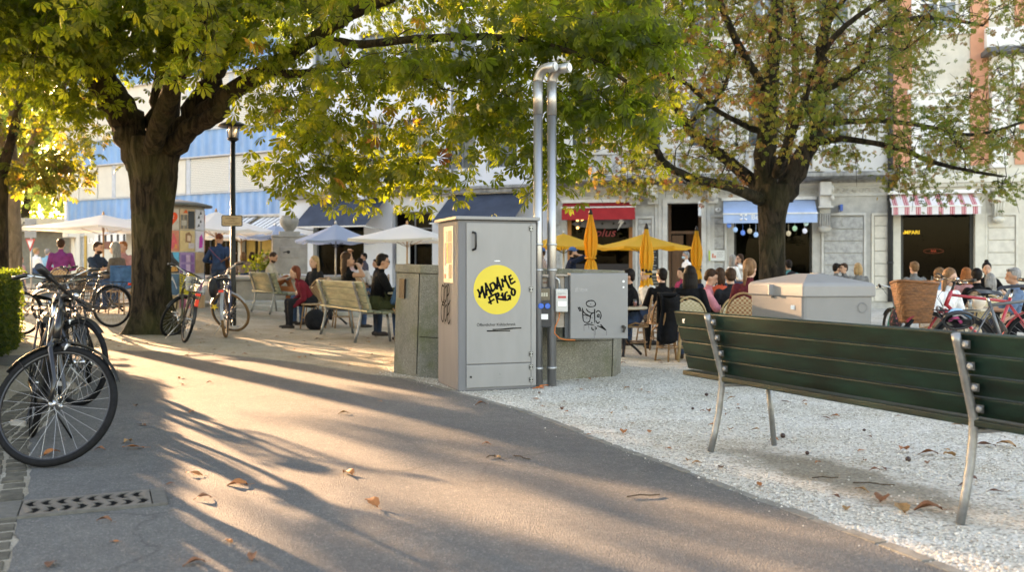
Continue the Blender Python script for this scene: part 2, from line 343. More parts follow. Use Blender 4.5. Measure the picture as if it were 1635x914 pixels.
# drain grate
def drain():
    c0 = W(40, 836, 1); P = [gp(38, 838), gp(223, 820), gp(208, 783), gp(62, 800)]
    ctr = Vector((sum(p[0] for p in P)/4, sum(p[1] for p in P)/4)); d = (Vector(P[1])-Vector(P[0])).normalized(); ang = math.atan2(d.y, d.x)
    t = empty('drain_grate', (ctr.x, ctr.y, .013), ang, 'grey metal drain grate with two rows of arrow slots, set in the asphalt path', 'drain grate')
    Lx, Ly = .66, .30
    st = mat('drain_concrete', (.12, .113, .10), .85, 0, .18, 20, .4, 140); ir = mat('drain_metal', (.15, .138, .126), .55, .35, .15, 14, .25, 120)
    f = MB(); f.box(-Lx/2-.05, -Ly/2-.012, -.06, -Lx/2+.06, Ly/2+.012, .006); f.box(Lx/2-.035, -Ly/2-.012, -.06, Lx/2+.03, Ly/2+.012, .006); 
    f.box(-Lx/2+.06, -Ly/2-.012, -.06, Lx/2-.035, -Ly/2, .006); f.box(-Lx/2+.06, Ly/2, -.06, Lx/2-.035, Ly/2+.012, .006)
    f.build('frame', st, t, bevel=.003)
    # plate with chevron holes (boolean-free: plate is built of strips round the chevrons)
    slot_shade = MB(); slot_shade.box(-Lx/2+.06, -Ly/2, -.05, Lx/2-.035, Ly/2, -.003); slot_shade.build('slot_shade', mat('slot_shade_black', (.006, .006, .006), .9, 0, 0), t)  # black slab just below the slots, darkness of the depth put into colour
    import itertools
    bm = bmesh.new(); x0, x1 = -Lx/2+.066, Lx/2-.041; y0, y1 = -Ly/2+.004, Ly/2-.004
    outer = [bm.verts.new((x, y, 0)) for x, y in ((x0, y0), (x1, y0), (x1, y1), (x0, y1))]
    es = [bm.edges.new((outer[i], outer[(i+1) % 4])) for i in range(4)]
    for row in (0, 1):
        for k in range(8):
            cx = x0 + .048 + k*.0655; cy = (.066 if row else -.066); sg = -1 if row else 1; w = .042; th = .034; hh = .058
            pts = [(-w*.5, -hh), (-w*.5+th, -hh), (w*.5+th*.6, 0), (-w*.5+th, hh), (-w*.5, hh), (w*.5-th*.5, 0)]
            vs = [bm.verts.new((cx+sg*a, cy+b, 0)) for a, b in pts]
            es += [bm.edges.new((vs[i], vs[(i+1) % 6])) for i in range(6)]
    bmesh.ops.triangle_fill(bm, use_beauty=True, use_dissolve=False, edges=es)
    for fc in list(bm.faces):      # drop the fills inside chevrons
        c = fc.calc_center_median()
        for row in (0, 1):
            for k in range(8):
                cx = x0 + .048 + k*.0655; cy = (.066 if row else -.066); sg = -1 if row else 1; w = .042; th = .034; hh = .058
                a = (c.x-cx)*sg; b = c.y-cy
                if abs(b) < hh:
                    q = 1-abs(b)/hh; l = -w*.5 + (w-th*.5)*q; r_ = -w*.5+th + (w+th*.6-th)*q
                    if l < a < r_: 
                        if fc.is_valid: bm.faces.remove(fc)
                        break
            else: continue
            break
    r = bmesh.ops.extrude_face_region(bm, geom=bm.faces[:]); 
    for v in [e for e in r['geom'] if isinstance(e, bmesh.types.BMVert)]: v.co.z += .007
    bmesh.ops.recalc_face_normals(bm, faces=bm.faces[:])
    me = bpy.data.meshes.new('grate_plate'); bm.to_mesh(me); bm.free(); me.materials.append(ir)
    o = bpy.data.objects.new('grate_plate', me); COL.objects.link(o); o.parent = t
drain()

# ================================================================ BUILDINGS
class Facade:
    """local frame: x along the front (left to right), y into the building, z up; origin where the front line starts"""
    def __init__(s, name, x0, y0, x1, y1, label, cat='building'):
        d = Vector((x1-x0, y1-y0)); s.L = d.length; d.normalize(); s.o = Vector((x0, y0)); s.d = d; s.n = Vector((-d.y, d.x))
        s.t = empty(name, (x0, y0, 0), math.atan2(d.y, d.x), label, cat)
    def u(s, px, off=0):           # distance along the front seen at pixel column px (off: towards the camera)
        k = (px-817.5)/F; o = s.o - s.n*off
        # o.x + d.x*u = k*(o.y + d.y*u)
        return (k*o.y - o.x) / (s.d.x - k*s.d.y)
    def z(s, px, py, off=0):
        u = s.u(px, off); Y = (s.o - s.n*off).y + s.d.y*u; return CAMH - (py-HZ)/F*Y
    def part(s, mb, name, m, **kw): return mb.build(name, m, s.t, **kw)
def wall_with_holes(mb, L, H, holes, depth=.3, z0=-.3, mi=0, back=None, split=99):
    """front sheet with real openings and reveals; holes = (u0,z0,u1,z1)"""
    us = sorted({0, L, *[h[0] for h in holes], *[h[2] for h in holes]}); zs = sorted({z0, H, min(split, H), *[h[1] for h in holes], *[h[3] for h in holes]})
    for a, b in zip(us, us[1:]):
        for c, d in zip(zs, zs[1:]):
            cu, cz = (a+b)/2, (c+d)/2
            if any(h[0] < cu < h[2] and h[1] < cz < h[3] for h in holes): continue
            mb.quad((a, 0, c), (b, 0, c), (b, 0, d), (a, 0, d), 1 if c >= split-.01 else mi)
    for h in holes:
        a, c, b, d = h[:4]
        mb.quad((a, 0, c), (a, depth, c), (b, depth, c), (b, 0, c), mi); mb.quad((a, 0, d), (b, 0, d), (b, depth, d), (a, depth, d), mi)
        mb.quad((a, 0, c), (a, 0, d), (a, depth, d), (a, depth, c), mi); mb.quad((b, 0, c), (b, depth, c), (b, depth, d), (b, 0, d), mi)
    D = back or 9
    mb.quad((0, 0, z0), (0, 0, H), (0, D, H), (0, D, z0), mi); mb.quad((L, 0, z0), (L, D, z0), (L, D, H), (L, 0, H), mi); mb.quad((0, 0, H), (L, 0, H), (L, D, H), (0, D, H), mi)
    mb.quad((0, D, z0), (0, D, H), (L, D, H), (L, D, z0), mi)
def framed_window(fc, u0, z0, u1, z1, fm, gm, depth=.18, fw=.07, mull=1, trans=None, name='window', proud=.0, fr_name='frame'):
    w = MB(); y0, y1 = depth-.06, depth
    for a, b, c, d in ((u0, z0, u0+fw, z1), (u1-fw, z0, u1, z1), (u0+fw, z0, u1-fw, z0+fw), (u0+fw, z1-fw, u1-fw, z1)): w.box(a, y0, b, c, y1, d)
    for k in range(1, mull+1):
        uu = u0 + (u1-u0)*k/(mull+1); w.box(uu-fw*.4, y0+.006, z0+fw, uu+fw*.4, y1, z1-fw)
    if trans: w.box(u0+fw, y0+.004, z0+(z1-z0)*trans-fw*.4, u1-fw, y1-.004, z0+(z1-z0)*trans+fw*.4)
    wo_ = w.build(name, fm, fc.t)
    gq = MB(); gq.quad((u0+fw*.5, y1-.02, z0+fw*.5), (u1-fw*.5, y1-.02, z0+fw*.5), (u1-fw*.5, y1-.02, z1-fw*.5), (u0+fw*.5, y1-.02, z1-fw*.5)); gq.build('pane', gm, wo_)
    return wo_
# dim shop interiors and reflecting panes
def pane_mat(name, tint, refl=.5):
    m, N, L, b = nodes(name); out = [n for n in N if n.type == 'OUTPUT_MATERIAL'][0]; N.remove(b)
    tr = N_(N, 'ShaderNodeBsdfTransparent'); tr.inputs[0].default_value = (*tint, 1)
    gl = N_(N, 'ShaderNodeBsdfGlossy', Roughness=.02); gl.inputs[0].default_value = (.9, .92, .95, 1)
    lw = N_(N, 'ShaderNodeLayerWeight', Blend=.25); mx = N_(N, 'ShaderNodeMixShader'); ma = N_(N, 'ShaderNodeMath', operation='MULTIPLY_ADD'); ma.inputs[1].default_value = .10; ma.inputs[2].default_value = refl
    L.new(lw.outputs['Fresnel'], ma.inputs[0]); L.new(ma.outputs[0], mx.inputs[0]); L.new(tr.outputs[0], mx.inputs[1]); L.new(gl.outputs[0], mx.inputs[2]); L.new(mx.outputs[0], out.inputs[0])
    return m
SHOPGLASS = pane_mat('shop_glass', (.7, .72, .7), .004)
SKYGLASS = glassy('window_glass', (.06, .075, .09), .05)
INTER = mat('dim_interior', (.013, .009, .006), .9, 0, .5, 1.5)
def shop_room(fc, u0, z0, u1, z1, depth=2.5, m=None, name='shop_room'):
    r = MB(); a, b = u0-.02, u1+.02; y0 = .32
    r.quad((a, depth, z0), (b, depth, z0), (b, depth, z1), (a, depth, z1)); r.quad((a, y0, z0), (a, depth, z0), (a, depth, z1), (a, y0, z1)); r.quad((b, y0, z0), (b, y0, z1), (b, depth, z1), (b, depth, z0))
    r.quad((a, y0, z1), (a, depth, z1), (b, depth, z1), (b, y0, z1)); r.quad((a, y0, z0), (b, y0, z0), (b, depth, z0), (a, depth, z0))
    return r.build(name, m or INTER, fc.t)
def awning(fc, u0, u1, z_top, z_bot, proj, m, val=.25, name='awning', y_top=-.02, stripes=None, arms=True, parts=True):
    a = MB(); n = 40
    def fn(p, q): return (u0+(u1-u0)*p, y_top - proj*q, z_top + (z_bot-z_top)*q - .02*math.sin(q*PI))
    a.grid(fn, n, 4); a.grid(lambda p, q: (u0+(u1-u0)*p, y_top-proj-.004, z_bot - val*q), n, 2)
    a.add([(u0, y_top, z_top), (u0, y_top-proj, z_bot), (u0, y_top-proj, z_bot-.03), (u0, y_top, z_top-.05)], [(0, 1, 2, 3)])
    o = a.build(name, m, fc.t); fr = MB(); fr.box(u0-.03, y_top-proj-.03, z_bot-.02, u1+.03, y_top-proj+.02, z_bot+.02)
    fr.box(u0-.05, y_top-.10, z_top, u1+.05, y_top+.0, z_top+.1)
    if arms:
        for uu in (u0+.1, u1-.1): fr.tube([(uu, y_top, z_bot-.1), (uu, y_top-proj, z_bot)], .02, 6)
    fr.build('awning_bar', mat('awning_bar_white', (.7, .7, .68), .5, .1), o)
    return o

# ---------------- A: pale stone building with the café
FA = Facade('stone_building', 1.36, 32.0, 12.05, 29.65, 'light grey stone building with rusticated ground floor, balcony and brown doorway behind the café')
STONE_A = mat('stone_a', (.43, .42, .39), .85, 0, .13, 4., .35, 30)
STONE_A2 = mat('stone_block_rough', (.37, .37, .36), .9, 0, .22, 9, .9, 38)
TRIM_A = mat('stone_trim', (.52, .51, .48), .75, 0, .12, 3, .15, 40)
def rect(fc, p0, p1, q0, q1, off=0): # pixel box -> (u0, z0, u1, z1)
    return (fc.u(p0, off), fc.z((p0+p1)/2, q1, off), fc.u(p1, off), fc.z((p0+p1)/2, q0, off))
winR = rect(FA, 905, 1010, 326, 462); door = rect(FA, 1066, 1120, 325, 484); door = (door[0], .0, door[2], door[3]); winB = rect(FA, 1172, 1297, 330, 455)
holes = [winR, door, winB]
ups = []
for lvl, (zb, zt) in enumerate(((5.0, 7.3), (8.8, 11.0))):
    for pc in (935, 1030, 1125, 1220, 1330):
        uc = FA.u(pc); ups.append((uc-.55, zb, uc+.55, zt)); holes.append(ups[-1])
wm = MB(); wall_with_holes(wm, FA.L, 14.5, holes, .32, split=FA.z(1150, 292)); FA.part(wm, 'wall', [STONE_A, mat('upper_render_skylit', (.58, .57, .55), .85, 0, .06, 2, .1, 30)])  # white upper wall, the stronger skylight up there also put into its colour
for h in ups:
    framed_window(FA, *h, WHITE, SKYGLASS, .26, .07, 1, .72)
    s = MB(); a, c, b, d = h
    s.box(a-.22, -.09, c-.12, b+.22, .0, c-.004); s.box(a-.2, -.06, c, a-.004, 0, d+.1); s.box(b+.004, -.06, c, b+.2, 0, d+.1); s.box(a-.2, -.06, d+.1, b+.2, 0, d+.3); s.box(a-.3, -.16, d+.3, b+.3, 0, d+.4)
    FA.part(s, 'window_surround', TRIM_A)
ofr = mat('orange_wood', (.38, .15, .04), .5, 0, .2, 4, stretch=(1, 1, .1))
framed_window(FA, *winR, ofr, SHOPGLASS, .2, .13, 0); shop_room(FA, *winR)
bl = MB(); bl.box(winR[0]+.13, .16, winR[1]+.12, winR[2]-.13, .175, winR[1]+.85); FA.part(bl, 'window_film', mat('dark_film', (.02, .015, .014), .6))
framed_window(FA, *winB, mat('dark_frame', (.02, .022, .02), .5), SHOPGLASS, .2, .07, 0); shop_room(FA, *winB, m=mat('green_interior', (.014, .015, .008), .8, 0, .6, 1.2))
mp_ = MB(); r_m = rect(FA, 1036, 1051, 392, 434, .05); mp_.box(r_m[0], -.09, r_m[1], r_m[2], -.075, r_m[3]); mpo = FA.part(mp_, 'menu_panel', mat('chalk_black', (.015, .015, .014), .7)); mp_ = MB()
for k in range(8): mp_.box(r_m[0]+.05, -.094, r_m[3]-.14-.09*k, r_m[2]-.05-.04*(k % 3), -.0915, r_m[3]-.12-.09*k)
mp_.build('chalk_line', mat('chalk_pale', (.4, .4, .36), .8), mpo)
BULB = mat('warm_bulb', (.8, .5, .2), .5, 0, 0, emit=(1, .55, .18), estr=.9)
for fc_, px_, py_, dp_ in ((FA, 911, 351, 1.6), (FA, 917, 350, 1.9), (FA, 914, 364, 1.2)): q_ = MB(); q_.ell((fc_.u(px_), dp_, fc_.z(px_, py_)+.05), (.05, .05, .05), 10, 6); q_.build('shop_lamp', BULB, fc_.t)
# door
dp = MB(); a, c, b, d = door; dp.box(a+.12, .26, 0, a+.5, .32, 2.15); dp.box(a, .25, 0, a+.1, .33, d-.01); dp.box(b-.1, .25, 0, b, .33, d-.01); dp.box(a+.1, .25, 2.2, b-.1, .33, 2.3)
dd = FA.part(dp, 'door', mat('door_wood', (.10, .045, .02), .45, 0, .3, 3, stretch=(3, 3, .3)))
hd = MB(); hd.tube([(a+.46, .22, 1.0), (a+.46, .22, 1.2)], .014, 8); hd.build('handle', METAL, dd)
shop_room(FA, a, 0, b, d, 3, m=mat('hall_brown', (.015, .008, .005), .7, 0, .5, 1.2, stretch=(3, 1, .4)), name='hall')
gw = MB(); gw.box(a+.55, 1.8, .0, a+.8, 1.85, 2.3); gw.box(a+.9, 1.8, 0, b-.12, 1.85, 2.3); FA.part(gw, 'inner_door', mat('lit_wood', (.22, .08, .025), .5, 0, .5, 2, stretch=(3, 1, .5)))
# door casing
cs = MB()
for k, (w_, y_) in enumerate(((.16, .14), (.3, .09), (.42, .04))):
    ex = w_; cs.box(a-ex, -y_, 0, a-ex+.14 if k else a-.004, .0, d+ex); cs.box(b+(.0 if not k else ex-.14)+.004, -y_, 0, b+ex, .0, d+ex); cs.box(a-ex+.0, -y_-.002, d+(.004 if not k else ex-.14), b+ex, -.0, d+ex+.002)
FA.part(cs, 'door_casing', TRIM_A, bevel=.012)
# rusticated fields
def blocks(fc, p0, p1, zs0, zs1, h, m, name='rusticated_field', proud=.035, rim=True):
    s = MB(); u0, u1 = fc.u(p0), fc.u(p1); z = zs0
    while z < zs1-.02:
        z2 = min(z+h, zs1); s.box(u0, -proud, z+.012, u1, 0, z2-.012); z = z2
    o = s.build(name, m, fc.t, bevel=.012)
    if rim:
        t = MB(); e = .09; y = -.07
        t.box(u0-e, y, zs0, u0-.015, 0, zs1+e); t.box(u1+.015, y, zs0, u1+e, 0, zs1+e); t.box(u0-e, y-.002, zs1+.015, u1+e, 0, zs1+e+.002); t.build('moulding', TRIM_A if fc is FA else TRIM_B, o, bevel=.01)
    return o
def cornice(fc, u0, u1, z, prof, m, name):
    """prof: list of (out, dz) going up; extruded along the front"""
    s = MB(); n = len(prof); vs = [(u0, -o_, z+dz) for o_, dz in prof] + [(u1, -o_, z+dz) for o_, dz in prof]
    fs = [(i, n+i, n+i+1, i+1) for i in range(n-1)] + [tuple(range(n)), tuple(range(n, 2*n))[::-1]]
    s.add(vs, fs); return s.build(name, m, fc.t)
zc = FA.z(1150, 296)
TRIM_B = mat('cream_trim', (.62, .59, .51), .75, 0, .1, 3, .15, 40)
blocks(FA, 1019, 1040, 0, FA.z(1030, 350), .42, STONE_A2); blocks(FA, 1131, 1156, 0, FA.z(1145, 348), .42, STONE_A2); blocks(FA, 1316, 1378, 0, FA.z(1345, 345), .385, STONE_A2); blocks(FA, 884, 894, 0, FA.z(890, 350), .42, STONE_A2, rim=False)
cornice(FA, .0, FA.L, zc-.42, [(0, 0), (.05, 0), (.05, .06), (.03, .08), (.03, .30), (.07, .33), (.07, .42), (0, .42)], TRIM_A, 'frieze')
og = MB(); rnd = random.Random(3); fz0 = zc-.38
uu = .3
while uu < FA.L-.2:
    for q in range(3):
        th = rnd.uniform(0, 6.28); og.tube([(uu+.1*math.cos(th+k*.6)*(.3+.12*k)*1.3, -.045, fz0+.14+.07*math.sin(th+k*.6)*(.4+.15*k)) for k in range(6)], [.022, .02, .018, .016, .012, .008], 5)
    uu += .19
FA.part(og, 'frieze_ornament', TRIM_A)
cornice(FA, -.02, FA.L, zc, [(0, 0), (.10, 0), (.16, .08), (.55, .1), (.85, .14), (.9, .16), (.9, .26), (.83, .30), (0, .31)], mat('weathered_ledge', (.25, .25, .24), .85, 0, .35, 5, .3, 40, stretch=(1, 1, .3)), 'balcony_slab')
bal = MB(); zb = zc+.31; u0b = FA.u(925, .75); u1b = FA.u(1300, .75)
uu = u0b
while uu < u1b:
    bal.lathe([(.07, 0), (.07, .05), (.04, .08), (.075, .22), (.05, .42), (.03, .5), (.055, .56), (.06, .62)], 8, c=(uu, -.75, zb+.08)); uu += .26
bal.box(u0b-.3, -.86, zb, u1b+.3, -.64, zb+.08); bal.box(u0b-.3, -.88, zb+.70, u1b+.3, -.62, zb+.84)
for p_ in (u0b-.2, (u0b+u1b)/2, u1b+.1): bal.box(p_-.16, -.9, zb, p_+.16, -.6, zb+.9)
FA.part(bal, 'balustrade', TRIM_A)
for pc, top in ((1013, 300), (1020+22, 300), (1138, 300), (1317, 293)):
    u_ = FA.u(pc, .3); zt = zc; s = MB(); w2 = .17
    for (y_, za, zb_) in ((.62, zt-.42, zt), (.5, zt-.75, zt-.42), (.36, zt-1.0, zt-.75)) if pc == 1317 else ((.62, zt-.2, zt), (.45, zt-.42, zt-.2), (.25, zt-.6, zt-.42)):
        s.box(u_-w2, -y_, za, u_+w2, -.0, zb_-.002)
    if pc == 1317:
        for k in range(5): s.tube([(u_-.14+.07*k, -.37, zt-.98), (u_-.14+.07*k, -.30, zt-1.4)], .026, 6)
        s.ell((u_, -.2, zt-1.46), (.22, .16, .12)); s.box(u_-.22, -.66, zt-.82, u_+.22, 0, zt-.76); s.ell((u_+.2, -.5, zt-.5), (.07, .1, .1)); s.ell((u_+.2, -.5, zt-.2), (.06, .09, .12))
    else: s.tube([(u_, -.5, zt-.1), (u_, -.62, zt-.28), (u_, -.45, zt-.44), (u_, -.3, zt-.5)], [.1, .12, .1, .05], 8)
    FA.part(s, 'corbel', TRIM_A, bevel=.015)
cornice(FA, 0, FA.L, zc+4.2, [(0, 0), (.12, .04), (.3, .1), (.3, .2), (0, .22)], TRIM_A, 'string_course')
cornice(FA, 0, FA.L, 14.1, [(0, 0), (.2, .1), (.6, .25), (.6, .4), (0, .42)], TRIM_A, 'eaves')
# awnings
RED = mat('red_canvas', (.36, .03, .035), .8, 0, .12, 3)
aw = awning(FA, FA.u(897, .35), FA.u(1014, .35), FA.z(955, 324, .0), FA.z(955, 331, .35), .35, RED, .42, 'red_awning')
LB = mat('pale_blue_canvas', (.35, .48, .72), .8, 0, .06, 3)
awb = awning(FA, FA.u(1155, .8), FA.u(1305, .8), FA.z(1230, 320, 0), FA.z(1230, 341, .8), .8, LB, .30, 'pale_blue_awning')
WTX = mat('white_lettering', (.85, .85, .85), .6, 0, 0)
text_mesh('Bel', .24, 'lettering', WTX, awb, (FA.u(1207, .83), -.835, FA.z(1207, 347, .83)))
lg = MB(); ux, zx = FA.u(1187, .83), FA.z(1187, 347, .83)
for k in range(4):
    th = PI/4+k*PI/2; lg.tube([(ux+.03*math.cos(th), -.832, zx+.03*math.sin(th)), (ux+.14*math.cos(th), -.832, zx+.13*math.sin(th))], [.012, .028], 5)
    lg.tube([(ux+.11*math.cos(th-.4), -.832, zx+.11*math.sin(th-.4)), (ux+.11*math.cos(th+.4), -.832, zx+.11*math.sin(th+.4))], .010, 5)
lg.build('logo', WTX, awb)
# signs on A
def flat_sign(fc, p0, p1, q0, q1, m, name, off=.05, th=.03):
    a_, c_, b_, d_ = rect(fc, p0, p1, q0, q1, off); s = MB(); s.box(a_, -off-th, c_, b_, -off, d_); return s.build(name, m, fc.t, bevel=.004), (a_, c_, b_, d_)
WALLSIGN = mat('plaque_white', (.62, .63, .60), .5, 0, .03)
sg, rc = flat_sign(FA, 1131, 1157, 400, 417, WALLSIGN, 'plaque', .08)
s = MB(); s.box(rc[0]+.01, -.114, rc[1]+.01, rc[0]+.06, -.111, rc[3]-.01); s.build('green_stripe', mat('lime', (.35, .5, .06), .5), sg)
s = MB(); s.box(rc[0]+.12, -.114, rc[1]+.1, rc[0]+.17, -.111, rc[1]+.24); s.box(rc[0]+.19, -.114, rc[1]+.1, rc[0]+.24, -.111, rc[1]+.18); s.build('logo', mat('logo_orange', (.6, .15, .08), .5), sg)
s = MB()
for k in range(4): s.box(rc[0]+.27, -.114, rc[3]-.07-.05*k, rc[2]-.04-.03*(k % 2), -.111, rc[3]-.055-.05*k)
s.build('small_print', mat('grey_ink', (.3, .3, .3), .6, 0, 0), sg)
s = MB(); uo, zo = FA.u(1147, .06), FA.z(1147, 335, .06); s.ell((uo, -.03, zo), (.11, .03, .075)); on = s.build('house_number', WHITE, FA.t); text_mesh('8', .1, 'numeral', BLACK, on, (uo, -.063, zo))
s = MB(); us_ = FA.u(1115, .9); s.box(us_, -1.05, FA.z(1120, 345, .9), us_+.09, -.35, FA.z(1120, 322, .9)); FA.part(s, 'projecting_sign', mat('sign_lightbox', (.60, .63, .66), .4, 0, .02), bevel=.01)
s = MB(); us_ = FA.u(1342, .7); z0_, z1_ = FA.z(1345, 362, .7), FA.z(1345, 336, .7)
s.add([(us_-.05, -.8, z1_), (us_+.0, -.35, z1_+.12), (us_+.08, -.35, z0_+.06), (us_+.05, -.8, z0_)], [(0, 1, 2, 3)]); s.box(us_+.02, -.5, z1_+.0, us_+.1, -.0, z1_+.2, mi=1); FA.part(s, 'hanging_sign', [WALLSIGN, mat('blue_bracket', (.03, .1, .35), .5)])
# discs of the mobile under the pale blue awning
cols = {'b': (.08, .22, .65), 'l': (.35, .55, .85), 't': (.55, .45, .3), 'g': (.35, .6, .4), 'w': (.7, .7, .8), 'p': (.5, .7, .68)}
for px_, py_, k in ((1164, 360, 'b'), (1174, 367, 'l'), (1186, 372, 'b'), (1197, 369, 't'), (1207, 375, 'l'), (1259, 373, 't'), (1269, 365, 'g'), (1287, 357, 'p'), (1285, 369, 'w')):
    uu, zz = FA.u(px_, .75), FA.z(px_, py_, .75); s = MB(); s.ell((uu, -.75, zz), (.075, .02, .085), 16); s.tube([(uu, -.75, zz), (uu, -.75, FA.z(px_, 352, .75))], .004, 4)
    s.build('hanging_disc', mat('disc_'+{'b': 'blue', 'l': 'light_blue', 't': 'tan', 'g': 'green', 'w': 'white', 'p': 'mint'}[k], cols[k], .5), awb)
# writing on the red-awning window
wr = [o for o in kids(FA.t) if o.name.startswith('window')][len(ups)]
gm_ = mat('etched_white', (.45, .45, .46), .6); ucw, zcw = FA.u(970), FA.z(970, 357)
s = MB(); s.ell((ucw, .13, zcw), (1.25, .012, .17), 32, 6); s.build('glass_band', mat('etched_grey', (.13, .13, .14), .5), wr)
s = MB()
for k in range(6): s.ell((ucw-.95+.38*k, .11, zcw), (.04, .015, .045), 10, 5)
s.build('glass_dots', mat('etched_dark', (.02, .02, .02), .5), wr)
bolt = MB(); bolt.add([(ucw+.32, .10, zcw-.24), (ucw+.42, .10, zcw+.02), (ucw+.34, .10, zcw+.0), (ucw+.44, .10, zcw+.24), (ucw+.58, .10, zcw+.24), (ucw+.47, .10, zcw+.08), (ucw+.55, .10, zcw+.08)], [(0, 6, 5, 4, 3, 2, 1)]); bolt.build('lightning_mark', WHITE, wr)
text_mesh('plus', .4, 'lettering', mat('red_lettering', (.25, .03, .03), .5), wr, (ucw-.1, .10, FA.z(965, 372)), shear=.3, sx=1.1)
# pipes between the buildings
s = MB(); ud = FA.L-.12; s.tube([(ud, -.12, .0), (ud, -.12, 14.)], .085, 10)
for k in range(7): s.lathe([(.1, 0), (.1, .06)], 10, c=(ud, -.12, 1.2+2*k))
FA.part(s, 'downpipe', mat('pipe_paint', (.035, .036, .038), .5, .1, .15, 3))

# ---------------- B: cream and salmon building
dB = FA.d; pB = FA.o + dB*(FA.L+.02); qB = pB + dB*9.5
FB = Facade('salmon_building', pB.x, pB.y, qB.x, qB.y, 'cream stone building with salmon wall fields above and red striped awning')
CREAM = mat('cream_render', (.60, .56, .48), .85, 0, .1, 2.5, .2, 30); SALMON = mat('salmon_render', (.62, .30, .19), .85, 0, .08, 2, .2, 30)
CREAMB = mat('cream_block', (.62, .585, .51), .85, 0, .1, 5, .3, 40)
bw = rect(FB, 1438, 1556, 322, 460); holes = [bw]
cols_ = [rect(FB, 1462, 1538, 170, 268), rect(FB, 1462, 1538, -20, 48)]
ups = [(c_[0]+.1, c_[1], c_[2]-.1, c_[3]) for c_ in cols_]
ur = FB.u(1660); ups += [(ur-.6, 5.2, ur+.6, 7.3)]
wm = MB(); wall_with_holes(wm, FB.L, 15, holes+ups, .32); FB.part(wm, 'wall', CREAM)
zs_ = FB.z(1500, 296)
s = MB()
for p0, p1 in ((1424, 1456), (1549, 1578), (1620, 1700)): s.box(FB.u(p0), -.05, zs_+.6, FB.u(p1), 0, 14.5)
s.box(FB.u(1456)+.05, -.05, FB.z(1500, 292), FB.u(1549)-.05, 0, FB.z(1500, 276)); FB.part(s, 'salmon_field', SALMON)
for h in ups:
    framed_window(FB, *h, WHITE, SKYGLASS, .2, .09, 1, .7); s = MB(); a, c, b, d = h
    s.box(a-.3, -.12, c-.16, b+.3, 0, c-.004); s.box(a-.24, -.1, c, a-.004, 0, d+.12); s.box(b+.004, -.1, c, b+.24, 0, d+.12); s.box(a-.24, -.1, d+.004, b+.24, 0, d+.4); s.box(a-.36, -.22, d+.4, b+.36, 0, d+.52)
    FB.part(s, 'window_surround', mat('white_stone', (.74, .73, .70), .7, 0, .06))
# blinds half down in the upper window
s = MB(); a, c, b, d = ups[0]
for k in range(14): s.box(a+.09, .1, d-.12-.07*k, b-.09, .125, d-.07-.07*k)
FB.part(s, 'blind', WHITE)
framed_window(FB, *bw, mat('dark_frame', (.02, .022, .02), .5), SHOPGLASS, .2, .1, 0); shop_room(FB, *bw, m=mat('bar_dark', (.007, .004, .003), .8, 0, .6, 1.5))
pnB = [o for o in kids(FB.t) if o.name.startswith('window')][-1]
text_mesh('AMPARI', .165, 'neon_sign', mat('neon_yellow', (.8, .6, .05), .5, 0, 0, emit=(1., .66, .05), estr=.14), pnB, (FB.u(1456), .28, FB.z(1456, 371)), bold=.002)
s = MB(); uq, zq = FB.u(1494), FB.z(1494, 401)
s.tube([(uq+.3*math.cos(t*.39), .3, zq+.07*math.sin(t*.39)) for t in range(16)], .007, 4, closed=True); s.build('oval_sign', mat('dim_red', (.1, .02, .01), .5, emit=(.5, .08, .03), estr=.03), pnB)
text_mesh('BAR', .09, 'oval_lettering', mat('dim_red_text', (.3, .03, .01), .5, 0, 0, emit=(.8, .08, .03), estr=.06), pnB, (uq, .29, zq))
# bottles and the small white box on the sill inside
s = MB(); rnd = random.Random(8)
for k in range(12):
    uu = bw[0]+.4+k*.19+rnd.uniform(-.03, .03); hh = rnd.uniform(.22, .42); zb_ = bw[1]+.1
    s.lathe([(.035, 0), (.035, hh*.6), (.013, hh*.78), (.013, hh)], 8, c=(uu, .42, zb_), mi=k % 3)
s.box(bw[0]+.1, .33, bw[1]+.0, bw[2]-.1, .6, bw[1]+.1, mi=2)
FB.part(s, 'bottle_display', [mat('bottle_clear', (.4, .42, .42), .2), mat('bottle_amber', (.3, .14, .04), .2), mat('bottle_green', (.06, .12, .07), .2)])
blocks(FB, 1396, 1421, 0, FB.z(1405, 345), .40, CREAMB); blocks(FB, 1577, 1620, 0, FB.z(1600, 345), .385, CREAMB)
# cream casing of the window, sill with stone base
s = MB(); a, c, b, d = bw; s.box(a-.3, -.06, 0, a-.004, 0, d+.25); s.box(b+.004, -.06, 0, b+.3, 0, d+.25); s.box(a-.3, -.064, d+.004, b+.3, 0, d+.28); FB.part(s, 'window_casing', TRIM_B, bevel=.01)
s = MB(); s.box(a-.1, -.12, c-.1, b+.1, -.07, c-.004); FB.part(s, 'sill', WHITE)
cornice(FB, 0, FB.L, zs_-.05, [(0, 0), (.1, 0), (.14, .1), (.2, .12), (.2, .3), (.12, .36), (.12, .55), (0, .56)], TRIM_B, 'ledge')
u_ = FB.u(1594, .2); zt = zs_-.1; s = MB()
s.box(u_-.2, -.5, zt-.12, u_+.2, 0, zt); s.box(u_-.15, -.42, zt-.45, u_+.15, 0, zt-.122)
for k in range(4): s.tube([(u_-.11+.073*k, -.36, zt-.46), (u_-.11+.073*k, -.22, zt-.95)], .034, 6)
s.ell((u_, -.2, zt-1.0), (.19, .16, .11)); s.box(u_-.2, -.36, zt-.5, u_+.2, 0, zt-.452); s.box(u_-.14, -.2, zt-.95, u_+.14, 0, zt-.5); FB.part(s, 'corbel', TRIM_B)
